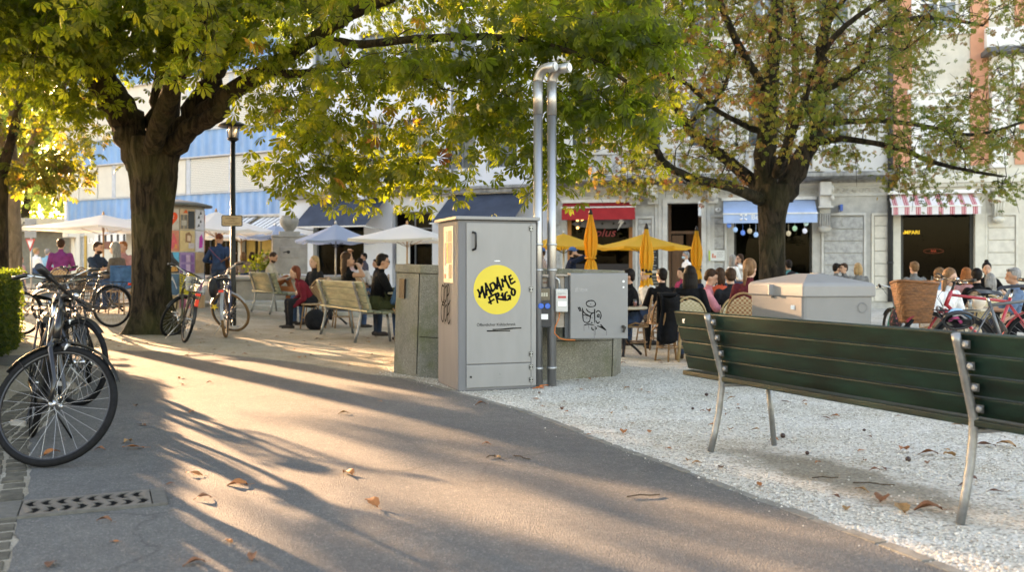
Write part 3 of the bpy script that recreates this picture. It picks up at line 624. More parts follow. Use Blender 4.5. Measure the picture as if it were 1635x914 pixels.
# bay with dark ledge, top right
ub = FB.u(1578, .5); s = MB(); s.box(ub-.1, -.95, FB.z(1600, 84, .7), FB.L, 0, FB.z(1600, 76, .7)); FB.part(s, 'bay_ledge', mat('slate_ledge', (.10, .105, .11), .6))
s = MB(); s.box(ub+.12, -.5, FB.z(1600, 135, .5), ub+.65, 0, FB.z(1600, 84, .7)-.004); s.box(ub+.16, -.3, zs_+.5, ub+.6, 0, FB.z(1600, 135, .5)); s.box(ub+.7, -.62, FB.z(1620, 136, .5), FB.L, 0, FB.z(1620, 84, .7)-.004)
s.box(ub, -.35, FB.z(1600, 72, .5), FB.L, 0, FB.z(1600, 40, .5)); FB.part(s, 'bay_bracket', mat('white_stone', (.74, .73, .70), .7))
def striped_mat(name, c1, c2, step, fac=.5, axis_=0, c3=None):
    m, N, L, b = nodes(name); tc = N_(N, 'ShaderNodeTexCoord'); sp = N_(N, 'ShaderNodeSeparateXYZ'); L.new(tc.outputs['Object'], sp.inputs[0])
    mu = N_(N, 'ShaderNodeMath', operation='MULTIPLY'); mu.inputs[1].default_value = 1/step; L.new(sp.outputs[axis_], mu.inputs[0]); fr = N_(N, 'ShaderNodeMath', operation='FRACT'); L.new(mu.outputs[0], fr.inputs[0])
    r = N.new('ShaderNodeValToRGB'); r.color_ramp.interpolation = 'CONSTANT'; e = r.color_ramp.elements; e[0].position = 0; e[0].color = (*c1, 1); e[1].position = fac; e[1].color = (*c2, 1)
    if c3:
        for p, c in c3: q = e.new(p); q.color = (*c, 1)
    L.new(fr.outputs[0], r.inputs[0]); L.new(r.outputs[0], b.inputs['Base Color']); b.inputs['Roughness'].default_value = .8; return m
RS = striped_mat('red_white_stripes', (.68, .66, .66), (.42, .05, .07), .325, .58, 0, [(.66, (.62, .38, .38)), (.76, (.42, .05, .07)), (.86, (.62, .40, .42)), (.93, (.45, .08, .1))])
awning(FB, FB.u(1424, .6), FB.u(1566, .6), FB.z(1495, 309, 0), FB.z(1495, 329, .6), .6, RS, .26, 'striped_awning')
s = MB(); s.box(FB.u(1416), -.25, FB.z(1495, 310), FB.u(1577), 0, FB.z(1495, 305)); FB.part(s, 'awning_box', WHITE, bevel=.01)

# ---------------- C: white building with slate-blue awnings
FC = Facade('white_building', -9.05, 36.6, 1.30, 32.2, 'plain white building with slate awnings, left of the stone café building')
WR = mat('white_render', (.62, .645, .69), .85, 0, .05, 1.5, .1, 40)
dk = rect(FC, 752, 812, 335, 470); nw = rect(FC, 626, 690, 338, 480); dk2 = rect(FC, 500, 581, 335, 480)
holes = [(r_[0], .05, r_[2], r_[3]) for r_ in (dk, nw, dk2)]; ups = []
for lv in (4.6, 7.9, 11.2):
    for pc in (520, 595, 665, 735, 800):
        uc = FC.u(pc); ups.append((uc-.6, lv, uc+.6, lv+1.9))
wm = MB(); wall_with_holes(wm, FC.L, 14, holes+ups, .35); FC.part(wm, 'wall', WR)
fm = mat('grey_frame', (.16, .17, .18), .5)
for h in ups: framed_window(FC, *h, fm, SKYGLASS, .25, .06, 1)
for h in holes:
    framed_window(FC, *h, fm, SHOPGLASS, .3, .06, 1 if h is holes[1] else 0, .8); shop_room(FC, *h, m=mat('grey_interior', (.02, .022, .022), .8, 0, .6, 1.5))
s = MB(); un = FC.u(664, 0); s.ell((un+.3, 1.0, 2.6), (.12, .12, .1)); FC.part(s, 'lamp_glow', mat('lamp_warm', (.8, .4, .1), .5, 0, 0, emit=(1, .45, .1), estr=.8))
s = MB(); s.box(FC.u(626)+.2, -.02, 1.2, FC.u(626)+.75, .02, 2.1); FC.part(s, 'notice', WALLSIGN)
SL = mat('slate_canvas', (.045, .058, .085), .8, 0, .15, 2)
awning(FC, FC.u(692, 1.4), FC.u(822, 1.4), FC.z(770, 310, 0), FC.z(740, 356, 1.6), 1.6, SL, .0, 'slate_awning')
awning(FC, FC.u(474, 1.2), FC.u(590, 1.2), FC.z(540, 318, 0), FC.z(530, 362, 1.5), 1.5, SL, .0, 'slate_awning')
cornice(FC, 0, FC.L, FC.z(780, 309), [(0, 0), (.22, .02), (.22, .14), (.28, .16), (.28, .26), (0, .27)], mat('weathered_ledge', (.25, .25, .24), .85), 'ledge')
s = MB(); zr = FC.z(600, 300); ur0, ur1 = FC.u(560, .7), FC.u(690, .7); s.box(ur0, -.75, zr-.02, ur1, 0, zr+.1)
uu = ur0
while uu < ur1: s.box(uu, -.72, zr+.1, uu+.02, -.70, zr+1.0, mi=1); uu += .13
s.box(ur0, -.73, zr+1.0, ur1, -.69, zr+1.04, mi=1); s.box(ur0+.2, -.6, zr-.45, ur0+.5, 0, zr-.02); FC.part(s, 'balcony', [WR, fm])
s = MB(); s.tube([(FC.u(724), -.1, 0), (FC.u(724), -.1, 13)], .05, 8); FC.part(s, 'downpipe', mat('grey_frame', (.16, .17, .18)))
# ---------------- D: blue banded building
FD = Facade('blue_building', -20.9, 45.0, -9.15, 38.2, 'long low building with blue corrugated bands and white louvre blinds')
BLU = mat('blue_sheet', (.14, .30, .54), .5, 0, .16, .9, stretch=(1, 1, .5)); OFFW = mat('off_white_panel', (.60, .58, .52), .7, 0, .05, 2)
Z = lambda py, px=300: FD.z(px, py)
z1, z2, z3, z4 = Z(347), Z(312), Z(252), Z(212)
levels = [(z1, z2), (z3, z4), (z4+2.4, z4+3.6)]
gh = [(FD.u(100), 0, FD.u(135), 2.75), (FD.u(385), 0, FD.u(462), 2.7), (FD.u(225), 0, FD.u(300), 2.7), (FD.u(305), 0, FD.u(380), 2.7)]
H_D = z4+5.5
wm = MB(); wall_with_holes(wm, FD.L, H_D, [(max(a, .3), c, b, d) for a, c, b, d in gh], .3); FD.part(wm, 'wall', OFFW)
def corr(fc, za, zb_, m, name, y=-.12, u0=-.25, u1=None):
    s = MB(); u1 = u1 or fc.L; n = int((u1-u0)/.12)
    def fn(p, q):
        return (u0+(u1-u0)*p, y - (.035 if int(round(p*n*1)) % 4 < 2 else 0), za+(zb_-za)*q)
    s.grid(fn, n, 1, smooth=False)
    return s.build(name, m, fc.t)
for za, zb_ in levels:
    corr(FD, za, zb_, BLU, 'blue_band'); s = MB(); s.box(-.3, -.2, zb_, FD.L, 0, zb_+.05); s.box(-.3, -.2, za-.06, FD.L, 0, za); FD.part(s, 'band_trim', mat('band_edge', (.45, .47, .5), .6))
# rounded end, left
s = MB()
for za, zb_, mi in ((z1, z2, 1), (z2+.05, z3-.06, 0), (z3, z4, 1), (z4+.05, z4+2.4, 0), (z4+2.4, z4+3.6, 1), (z4+3.6, H_D, 0)):
    s.grid(lambda p, q: (-.3-1.3*math.sin(p*PI/2), 1.3-(.13+1.3)*math.cos(p*PI/2), za+(zb_-za)*q), 12, 1, mi=mi, flip=True)
    s.quad((-1.6, 9, za), (-1.6, 1.3, za), (-1.6, 1.3, zb_), (-1.6, 9, zb_), mi)
s.prism([(-.3-1.3*math.sin(p*PI/24), 1.3-1.43*math.cos(p*PI/24)) for p in range(13)] + [(-1.6, 9), (0, 9), (0, 0)], H_D-.01, H_D+.1)
s.prism([(.2, .05), (-.3, -.16), *[(-.3-1.4*math.sin(p*PI/16), 1.3-1.5*math.cos(p*PI/16)) for p in range(9)], (-1.7, 9), (.2, 9)], z1-.75, z1-.03)
s.box(-1.2, .6, -.2, -.9, 9, z1-.75); s.lathe([(.14, -.2), (.14, z1-.75)], 12, c=(-.6, .5, 0)); FD.part(s, 'rounded_corner', [OFFW, BLU])
# panels / louvres between bands
louv = striped_mat('louvre', (.62, .61, .56), (.30, .30, .28), .075, .72, 2)
for za, zb_ in ((z2+.05, z3-.06), (z4+.05, z4+2.4)):
    k = 0; us_ = [FD.u(p) for p in (92, 128, 158, 184, 186, 302, 304, 370, 372, 463)]
    for a, b, typ in ((us_[0], us_[1], 0), (us_[1]+.04, us_[2], 0), (us_[2]+.04, us_[3], 0), (us_[4], us_[5]-.1, 0), (us_[6], us_[7], 1), (us_[8], us_[9], 1)):
        s = MB(); s.box(a, -.07, za+.03, b-.04, 0, zb_-.03); FD.part(s, 'louvre_blind' if typ else 'facade_panel', louv if typ else OFFW)
    for p in (184, 303, 371): s = MB(); uu = FD.u(p); s.box(uu-.12, -.09, za, uu+.12, -.02, zb_); FD.part(s, 'mullion', mat('blue_grey_metal', (.4, .45, .52), .5))
s = MB(); a, c, b, d = gh[0]; a = max(a, .3)
for k in range(16): s.box(a, .1, .02+.155*k, b, .13, .165+.155*k)
s.box(a, .02, 2.52, b, .14, 2.75); FD.part(s, 'roller_shutter', mat('shutter_grey', (.42, .43, .42), .6))
YEL = mat('yellow_wall', (.48, .32, .10), .8, 0, .1)
s = MB(); pass
for q_ in ((FD.u(135)+.03, -.05, 0, FD.u(139), 0, z1-.7), (FD.u(196), -.05, 0, FD.u(200), 0, z1-.7), (FD.u(303)-.1, -.05, 0, FD.u(303), 0, z1-.7), (FD.u(385), .25, 0, FD.u(400), .3, 2.6), (FD.u(405), .25, 0, FD.u(430), .3, 2.6)):
    s = MB(); s.box(*q_); FD.part(s, 'yellow_pier', YEL)
for a, c, b, d in gh[1:]:
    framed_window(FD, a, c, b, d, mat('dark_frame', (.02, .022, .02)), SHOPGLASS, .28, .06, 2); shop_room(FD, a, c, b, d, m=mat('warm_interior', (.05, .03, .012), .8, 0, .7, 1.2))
text_mesh('LINDENHOF', .36, 'lettering', WTX, FD.t, (FD.u(163), -.04, FD.z(163, 385)), bold=.012)
s = MB(); s.box(FD.u(168), -.06, FD.z(172, 398), FD.u(181), -.01, FD.z(172, 383)); FD.part(s, 'menu_box', mat('menu_maroon', (.12, .02, .015), .5))
BS = striped_mat('black_white_stripes', (.72, .72, .72), (.03, .03, .03), .42, .62); BS2 = striped_mat('thin_stripes', (.68, .70, .72), (.10, .11, .12), .30, .7)
awning(FD, FD.u(158, 1.2), FD.u(208, 1.2), FD.z(180, 366, 0), FD.z(180, 374, 1.4), 1.4, BS, .32, 'striped_awning')
awning(FD, FD.u(376, 1.5), FD.u(452, 1.5), FD.z(430, 346, 0), FD.z(430, 372, 1.6), 1.6, BS2, .0, 'striped_awning')
awning(FD, FD.u(300, 1.5), FD.u(370, 1.5), FD.z(340, 348, 0), FD.z(340, 374, 1.6), 1.6, BS2, .0, 'striped_awning')
# ---------------- E: low pavilion far left
t = empty('street_kiosk', (-29.0, 50, 0), .1, 'small flat white kiosk roof seen behind the give way sign', 'kiosk')
s = MB(); s.box(-1, 0, 3.0, 6, 5, 3.7); s.build('roof', OFFW, t); s = MB(); s.box(0, .6, 0, 5, 5, 3.0); s.build('wall', mat('kiosk_wall', (.2, .2, .18), .8), t); text_mesh('BAR', .42, 'lettering', BLACK, t, (2.9, -.01, 3.35))
# ================================================================ THE PUBLIC FRIDGE, VENT SHAFT, ELECTRIC BOX
STEEL_F = mat('fridge_steel', (.235, .233, .23), .45, .1, .045, 2.2, .04, 200, stretch=(3, 3, .8)); STEEL_SHADE = mat('fridge_steel_shaded', (.17, .17, .174), .65, 0, .08, 1.4, stretch=(3, 3, .6), spec=.08)  # second steel is darker: shade on the fridge's left side put into colour
INK = mat('marker_ink', (.008, .008, .008), .8, 0, 0, spec=.05)
def stroke(mb, pts, w, y=0., th=.0012, place=None, jit=0, n=4):
    """a marker stroke drawn on a face: pts in (u, z) of that face"""
    pts = [Vector(p) for p in pts]; out = []
    for i in range(len(pts)-1):
        p0, p1, p2, p3 = pts[max(i-1, 0)], pts[i], pts[i+1], pts[min(i+2, len(pts)-1)]
        for k in range(n):
            t = k/n; out.append(.5*((2*p1)+(p2-p0)*t+(2*p0-5*p1+4*p2-p3)*t*t+(3*p1-p0-3*p2+p3)*t**3))
    out.append(pts[-1]); vs = []; K = len(out)
    for i, p in enumerate(out):
        d = (out[min(i+1, K-1)]-out[max(i-1, 0)]); d = d.normalized() if d.length > 1e-9 else Vector((1, 0)); nn = Vector((-d.y, d.x)); ww = w*(.85+.15*math.sin(i*.7+w*900))*.5
        a, b = p+nn*ww, p-nn*ww; vs += [place(a.x, a.y, y), place(b.x, b.y, y)]
    mb.add(vs, [(2*i, 2*i+1, 2*i+3, 2*i+2) for i in range(K-1)])
fx0, fy0 = -.483, 8.42; fang = .33
fridge = empty('public_fridge', (fx0, fy0, 0), fang, 'tall grey steel cabinet with a round yellow sticker, used as a public fridge', 'public fridge')
FWd, FDp, FH = .745, .72, 1.575
s = MB(); s.box(0, 0, 0, FWd, FDp, FH-.03); s.build('body', STEEL_SHADE, fridge, bevel=.012)
s = MB(); s.box(-.03, -.03, FH-.028, FWd+.03, FDp+.03, FH+.004); lid = s.build('lid', STEEL_F, fridge, bevel=.006)
s = MB(); s.tube([(.42+.025*math.sin(k*.5), .25, FH+.02+.02*math.cos(k*.5)) for k in range(12)], .005, 6); s.cbox((.42, .25, FH+.006), (.06, .02, .012)); s.build('lifting_eye', mat('brass', (.45, .33, .10), .4, .6), lid)
s = MB(); s.box(.075, -.012, .245, FWd-.055, -.001, FH-.055); dr = s.build('door', STEEL_F, fridge, bevel=.004)
s = MB(); s.box(.075, -.012, .03, FWd-.055, -.001, .236); kp = s.build('kick_panel', STEEL_F, fridge, bevel=.004)
s = MB(); s.box(FWd-.052, -.012, .03, FWd-.004, -.001, FH-.055); s.build('hinge_jamb', STEEL_F, fridge, bevel=.003)
s = MB(); hx, hz = .135, FH-.14; s.tube([(hx, -.012, hz), (hx+.012, -.05, hz-.01), (hx+.014, -.055, hz-.03), (hx+.014, -.055, hz-.13), (hx+.012, -.05, hz-.15), (hx, -.012, hz-.16)], .011, 8); s.build('handle', BLACK, dr)
for hz in (FH-.10, FH-.66, .32, .20, .085):
    s = MB(); hx = FWd-.055; s.cbox((hx, -.017, hz), (.036, .008, .042)); s.cbox((hx, -.0225, hz), (.006, .003, .044), mi=1)
    for a in (-1, 1):
        for b in (-1, 1): s.lathe([(.005, 0), (.005, -.003)], 8, c=(hx+a*.011, -.021, hz+b*.012), axis='y', mi=1)
    s.build('hinge', [BLACK, METAL], fridge)
s = MB(); s.lathe([(.010, 0), (.010, -.006)], 12, c=(.115, -.012, .13), axis='y'); s.build('lock', BLACK, kp)
s = MB(); s.cbox((.39, -.0135, .145), (.013, .001, .022)); s.cbox((.39, -.0135, .115), (.05, .001, .003)); s.build('maker_mark', mat('grey_ink2', (.2, .2, .2), .5, 0, 0), kp)
# yellow disc
dcx, dcz = .365, FH-.66; s = MB(); dr_ = .225
s.add([(dcx+dr_*math.cos(2*PI*k/72), -.0135, dcz+dr_*math.sin(2*PI*k/72)) for k in range(72)], [tuple(range(72))]); s.build('round_sticker', mat('sticker_yellow', (.60, .46, .035), .5, 0, .02), dr)
LET = {  # one letter per list of strokes, traced in a 783x914 study of the sticker
 'a': [[(188, 380), (210, 425), (208, 470)], [(190, 382), (222, 425), (236, 345)], [(232, 345), (250, 410), (268, 476)],
       [(272, 310), (276, 380), (282, 450)], [(272, 315), (300, 370), (335, 440)], [(270, 405), (312, 375)],
       [(318, 335), (330, 370), (338, 408)], [(312, 335), (350, 312), (372, 340), (368, 375), (338, 408)],
       [(395, 250), (393, 320), (392, 385)], [(395, 250), (415, 320), (442, 398)], [(388, 355), (430, 330)],
       [(440, 270), (450, 320), (455, 362)], [(440, 272), (475, 300), (475, 235)], [(470, 235), (492, 300), (528, 372)],
       [(518, 245), (540, 330)], [(512, 250), (545, 230)], [(525, 285), (562, 265)], [(540, 328), (588, 298)],
       [(305, 460), (332, 540)], [(302, 470), (385, 425)], [(300, 525), (365, 485)],
       [(378, 440), (400, 530)], [(372, 445), (400, 420), (408, 450), (388, 478), (490, 495)],
       [(448, 415), (458, 500)], [(430, 440), (455, 460)], [(505, 410), (480, 425), (478, 475), (500, 498), (530, 470)], [(500, 455), (528, 450), (528, 498)],
       [(560, 375), (545, 400), (550, 435), (575, 445), (582, 405), (565, 380), (530, 372)]]}
def pl(u, v, y): return (dcx+(u-395)/783*.738*.962, y, dcz-(v-385)/914*.785)
s = MB()
for st in LET['a']: stroke(s, st, 27, -.0142, place=pl)
s.build('sticker_lettering', INK, dr)
text_mesh('Öffentlicher Kühlschrank', .0365, 'inscription', INK, dr, (.355, -.0135, dcz-.318), ext=.0003)
s = MB(); stroke(s, [(285, 820), (400, 822), (530, 824)], 13, -.015, place=pl); stroke(s, [(345, 806), (450, 805), (560, 798), (650, 796)], 15, -.0154, place=pl); s.build('black_scrawl', INK, dr)
s = MB(); s.ell((.365, -.012, FH-.40), (.03, .004, .006)); s.build('scratch', WHITE, dr)
# poster frame and tags on the left side (local -x face)
s = MB(); s.box(-.010, .14, FH-.60, -.001, .47, FH-.075); pf = s.build('poster_frame', mat('frame_beige', (.46, .42, .35), .5), fridge, bevel=.004)
cells = [((.19, .30), (-.225, -.12), (.07, .075, .09)), ((.30, .42), (-.225, -.12), (.35, .33, .33)), ((.33, .35), (-.225, -.12), (.45, .05, .05)), ((.19, .30), (-.42, -.23), (.03, .05, .09)), ((.30, .355), (-.42, -.23), (.03, .22, .06)), ((.36, .42), (-.44, -.23), (.05, .07, .22)), ((.19, .27), (-.56, -.43), (.025, .03, .05)), ((.275, .36), (-.56, -.425), (.5, .48, .48)), ((.365, .42), (-.515, -.445), (.4, .42, .5)), ((.365, .42), (-.56, -.52), (.5, .03, .03))]
s = MB(); ml = []
for i, ((a, b), (c, d), col) in enumerate(cells): s.box(-.0125-.0004*i, a, FH+c, -.0105, b, FH+d, mi=i); ml.append(mat('poster_ink_%d' % i, col, .5, 0, .3, 25))
s.build('poster', ml, pf)
s = MB(); P2 = lambda u, v, y: (y, .60-u*.5, FH-.63-v*.5)
for k, dz in ((0, 0.0), (1, .36)):
    v0 = dz
    stroke(s, [(.30, v0+.02), (.18, v0-.0), (.10, v0+.14), (.14, v0+.28), (.25, v0+.32), (.30, v0+.2), (.30, v0+.05)], .042, -.0135, place=P2)
    stroke(s, [(.34, v0-.05), (.36, v0+.15), (.38, v0+.36)], .036, -.0135, place=P2); stroke(s, [(.38, v0+.05), (.50, v0+.0), (.52, v0+.16), (.44, v0+.30), (.38, v0+.25)], .036, -.0135, place=P2)
    stroke(s, [(.50, v0+.2), (.66, v0+.14), (.68, v0+.02), (.58, v0-.02), (.56, v0+.2), (.64, v0+.34), (.76, v0+.26)], .040, -.0135, place=P2)
stroke(s, [(.30, .26), (.33, .33), (.28, .31)], .03, -.0135, place=P2)
s.build('spray_tag', INK, fridge)
# concrete ventilation shaft behind
CONC = mat('exposed_concrete', (.155, .145, .118), .9, 0, .3, 5, .5, 60); 
def concrete_mat():
    m, N, L, b = nodes('shaft_concrete'); tc = N_(N, 'ShaderNodeTexCoord'); v = N_(N, 'ShaderNodeTexVoronoi', Scale=150.); L.new(tc.outputs['Object'], v.inputs[0])
    sep = N.new('ShaderNodeSeparateColor'); L.new(v.outputs['Color'], sep.inputs[0]); r = ramp(N, [(0, (.13, .125, .105)), (.5, (.18, .173, .148)), (.93, (.225, .215, .185)), (1, (.33, .315, .275))]); L.new(sep.outputs[0], r.inputs[0])
    n = N_(N, 'ShaderNodeTexNoise', Scale=2.2, Detail=8., Roughness=.7); mp = N_(N, 'ShaderNodeMapping'); mp.inputs['Scale'].default_value = (1, 1, .45); L.new(tc.outputs['Object'], mp.inputs[0]); L.new(mp.outputs[0], n.inputs[0])
    r2 = ramp(N, [(.3, (.62, .62, .56)), (.65, (1.25, 1.22, 1.15))]); L.new(n.outputs[0], r2.inputs[0]); c = mixc(N, L, 1., r.outputs[0], r2.outputs[0], 'MULTIPLY')
    n2 = N_(N, 'ShaderNodeTexNoise', Scale=3.4, Detail=7.); L.new(tc.outputs['Object'], n2.inputs[0]); r3 = ramp(N, [(.5, (0, 0, 0)), (.72, (.7, .7, .7))]); L.new(n2.outputs[0], r3.inputs[0])
    c = mixc(N, L, r3.outputs[0], c, (.085, .095, .03)); L.new(c, b.inputs['Base Color']); b.inputs['Roughness'].default_value = .92
    bp = N_(N, 'ShaderNodeBump', Strength=.5, Distance=.006); L.new(v.outputs['Distance'], bp.inputs['Height']); L.new(bp.outputs[0], b.inputs['Normal']); return m
SHC = concrete_mat()
shaft = empty('concrete_vent_shaft', (.0, 10.52, 0), 0, 'waist-high grey concrete ventilation shaft behind the yellow-stickered cabinet', 'vent shaft')
fp = [(-1.225, -.6), (-.93, -.98), (-.5, -1.2), (.42, -1.24), (1.02, -.93), (1.13, -.55), (1.10, .9), (.6, 1.35), (-.6, 1.35), (-1.15, .9)]
s = MB(); s.prism(fp, -.2, 1.07); s.build('shaft_wall', SHC, shaft, bevel=.01)
def scale_poly(p, k): return [(x*k, y*k) for x, y in p]
s = MB(); shaft.rotation_euler = (0, .029, 0); shaft.scale = (1.02, 1, .957); n = len(fp); o_, i_ = scale_poly(fp, 1.012), scale_poly(fp, .80)
s.add([(x, y, 1.075) for x, y in o_]+[(x, y, 1.165) for x, y in o_]+[(x, y, 1.165) for x, y in i_]+[(x, y, 1.075) for x, y in i_], [(k*n+j, k*n+(j+1) % n, ((k+1) % 4)*n+(j+1) % n, ((k+1) % 4)*n+j) for k in range(4) for j in range(n)]); s.build('coping', SHC, shaft, bevel=.008)
s = MB(); JO = mat('joint_dark', (.03, .028, .02), .9, 0, 0)
def on_edge(a, b, t, off=.003): a, b = Vector(a), Vector(b); d = (b-a).normalized(); nn = Vector((d.y, -d.x)); p = a.lerp(b, t) + nn*off; return p
for a, b, t in ((fp[0], fp[1], .93), (fp[3], fp[4], .96)):
    p = on_edge(a, b, t); s.box(p.x-.004, p.y-.002, 0, p.x+.004, p.y+.006, 1.07)
def seam(a, b, t0, t1, z): p, q = on_edge(a, b, t0), on_edge(a, b, t1); s.tube([(p.x, p.y, z), (q.x, q.y, z)], .004, 4)
seam(fp[1], fp[2], 0, 1, .40); seam(fp[3], fp[4], 0, .96, .42); s.build('panel_joint', JO, shaft)
s = MB(); a = on_edge(fp[0], fp[1], .3, .012); d = (Vector(fp[1])-Vector(fp[0])).normalized(); rot = Matrix.Rotation(math.atan2(d.y, d.x), 3, 'Z')
s.cbox((a.x, a.y, .90), (.10, .02, .21), rot=rot); s.build('bronze_plate', mat('old_bronze', (.05, .035, .022), .6, .5, .5, 60, 1., 70), shaft)
# electric box on the right, standing on the shaft's front
EB = mat('enclosure_grey', (.20, .202, .205), .45, .15, .05, 2.5, .04, 120)
d_ = (Vector(fp[4])-Vector(fp[3])).normalized(); eang = .06
ebox = empty('electrical_cabinet', (.23, 8.80, 0), eang, 'wall-mounted grey electrical cabinet with marker drawing, sockets and meter beside the public fridge', 'electrical cabinet')
s = MB(); s.box(.31, -.02, .445, .86, .20, 1.062); eb = s.build('enclosure', EB, ebox, bevel=.006)
s = MB(); s.box(.315, -.038, .45, .855, -.022, 1.058); ed = s.build('cabinet_door', EB, eb, bevel=.004)
s = MB(); s.box(.27, .03, .45, .308, .22, 1.03); s.build('side_shade', mat('enclosure_shade', (.07, .08, .09), .5), ebox)  # dark strip left of the enclosure, its shaded side put into colour
s = MB(); s.box(.0, .05, .55, .268, .09, 1.055); s.box(.0, .05, 1.03, .268, .22, 1.055); s.box(.02, .005, 1.036, .30, .09, 1.05); s.build('mounting_panel', mat('panel_beige', (.36, .31, .26), .7, 0, .06), ebox)
s = MB(); s.box(.005, -.03, .555, .135, .048, .93); sp_ = s.build('socket_panel', mat('socket_black', (.02, .022, .028), .45, .1), ebox, bevel=.006)
s = MB(); s.box(.018, -.034, .81, .122, -.031, .92); s.build('fuse_window', mat('fuse_glass', (.10, .09, .07), .2), sp_); s = MB()
for k in range(3): s.box(.04+.022*k, -.037, .845, .057+.022*k, -.0345, .88)
s.build('fuse', mat('fuse_cream', (.45, .42, .33), .5), sp_)
for k in (0, 1): s = MB(); s.lathe([(.027, 0), (.027, -.014), (.022, -.018)], 16, c=(.037+.062*k, -.03, .755), axis='y'); s.build('socket', mat('socket_blue', (.02, .13, .55), .4), sp_)
s = MB(); s.box(.03, -.033, .63, .105, -.031, .68); s.build('rating_label', WHITE, sp_)
s = MB(); s.box(.175, -.06, .70, .288, .048, .915); mt = s.build('meter_box', mat('meter_grey', (.46, .46, .44), .5), ebox, bevel=.008)
s = MB(); s.box(.195, -.0635, .83, .27, -.0612, .85); s.build('red_label', mat('label_red', (.42, .05, .05), .5), mt); s = MB(); s.box(.195, -.0635, .755, .275, -.0612, .80); s.build('white_label', WHITE, mt)
text_mesh('ELEKTRA', .018, 'small_lettering', mat('grey_ink', (.3, .3, .3)), mt, (.23, -.062, .872), ext=.0003)
s = MB(); s.tube([(.215, -.0, .70), (.21, -.02, .64), (.17, -.04, .56), (.165, -.045, .50), (.21, -.05, .455), (.27, -.045, .44), (.36, -.03, .436)], .006, 6); s.build('orange_cable', mat('orange_pvc', (.50, .13, .02), .5), ebox)
s = MB(); s.tube([(.05, .02, 1.03), (.17, .02, 1.03), (.21, .015, 1.0), (.22, .01, .915)], .012, 8); s.tube([(.02, .035, .975), (.11, .035, .975)], .004, 6, mi=1); s.build('conduit', [METAL, mat('rusty_clip', (.2, .06, .03), .6)], ebox)
s = MB(); s.lathe([(.016, 0), (.016, -.02)], 12, c=(.81, -.038, .56), axis='y'); s.cbox((.818, -.062, .535), (.02, .012, .06), rot=Matrix.Rotation(.35, 3, 'Y')); s.build('turn_latch', BLACK, ed)
s = MB(); s.lathe([(.011, 0), (.011, -.004)], 12, c=(.815, -.038, .985), axis='y'); s.lathe([(.009, 0), (.009, -.002)], 12, c=(.815, -.038, .93), axis='y'); s.build('round_label', WHITE, ed)
PL = lambda u, v, y: (.315+(u-75)/1075*.578, y, .56-(v-650)/1075*.578)
s = MB(); E_ = [[(430, 190), (370, 210), (350, 250), (380, 290), (440, 302), (500, 285), (512, 240), (480, 200), (430, 190)], [(425, 250), (430, 258)], [(350, 335), (375, 375), (430, 405), (490, 400), (500, 340)],
 [(205, 305), (240, 380)], [(235, 300), (262, 378)], [(215, 320), (250, 330)], [(280, 320), (310, 400), (400, 455)], [(285, 330), (290, 450), (305, 550), (370, 578), (410, 545), (415, 470), (350, 450), (290, 445)], [(355, 490), (362, 498)], [(450, 488), (456, 496)],
 [(495, 340), (498, 460), (500, 580)], [(470, 410), (430, 440), (425, 500)], [(520, 400), (560, 370), (600, 400), (610, 460), (595, 520)], [(520, 540), (550, 590), (585, 560)], [(545, 440), (575, 435), (570, 470), (545, 475), (545, 440)], [(560, 480), (585, 480)],
 [(310, 622), (390, 605), (480, 622)], [(540, 635), (600, 655), (700, 712), (600, 610)], [(600, 640), (660, 690)], [(620, 640), (680, 705)], [(450, 650), (450, 690), (475, 705), (480, 690)], [(505, 650), (530, 680), (505, 695)], [(430, 575), (460, 582)]]
for st in E_: stroke(s, st, 20, -.0392, place=PL)
for u, a, b in ((310, 625, 720), (392, 610, 690), (488, 600, 850), (510, 700, 800), (705, 712, 800)): stroke(s, [(u, a), (u+2, b)], 4, -.0392, place=PL)
s.build('marker_drawing', INK, ed)
s = MB(); 
for st in [[(130, 30), (90, 60), (130, 60), (85, 95), (140, 90)], [(150, 40), (160, 90)], [(175, 40), (180, 95), (215, 70), (180, 50)], [(225, 45), (255, 90)], [(255, 50), (225, 95)]]: stroke(s, [(x*1.3+40, y*1.1+10-80) for x, y in st], 5, -.0394, place=PL)
s.build('faded_scribble', mat('pale_ink', (.42, .42, .41), .6, 0, 0), ed)
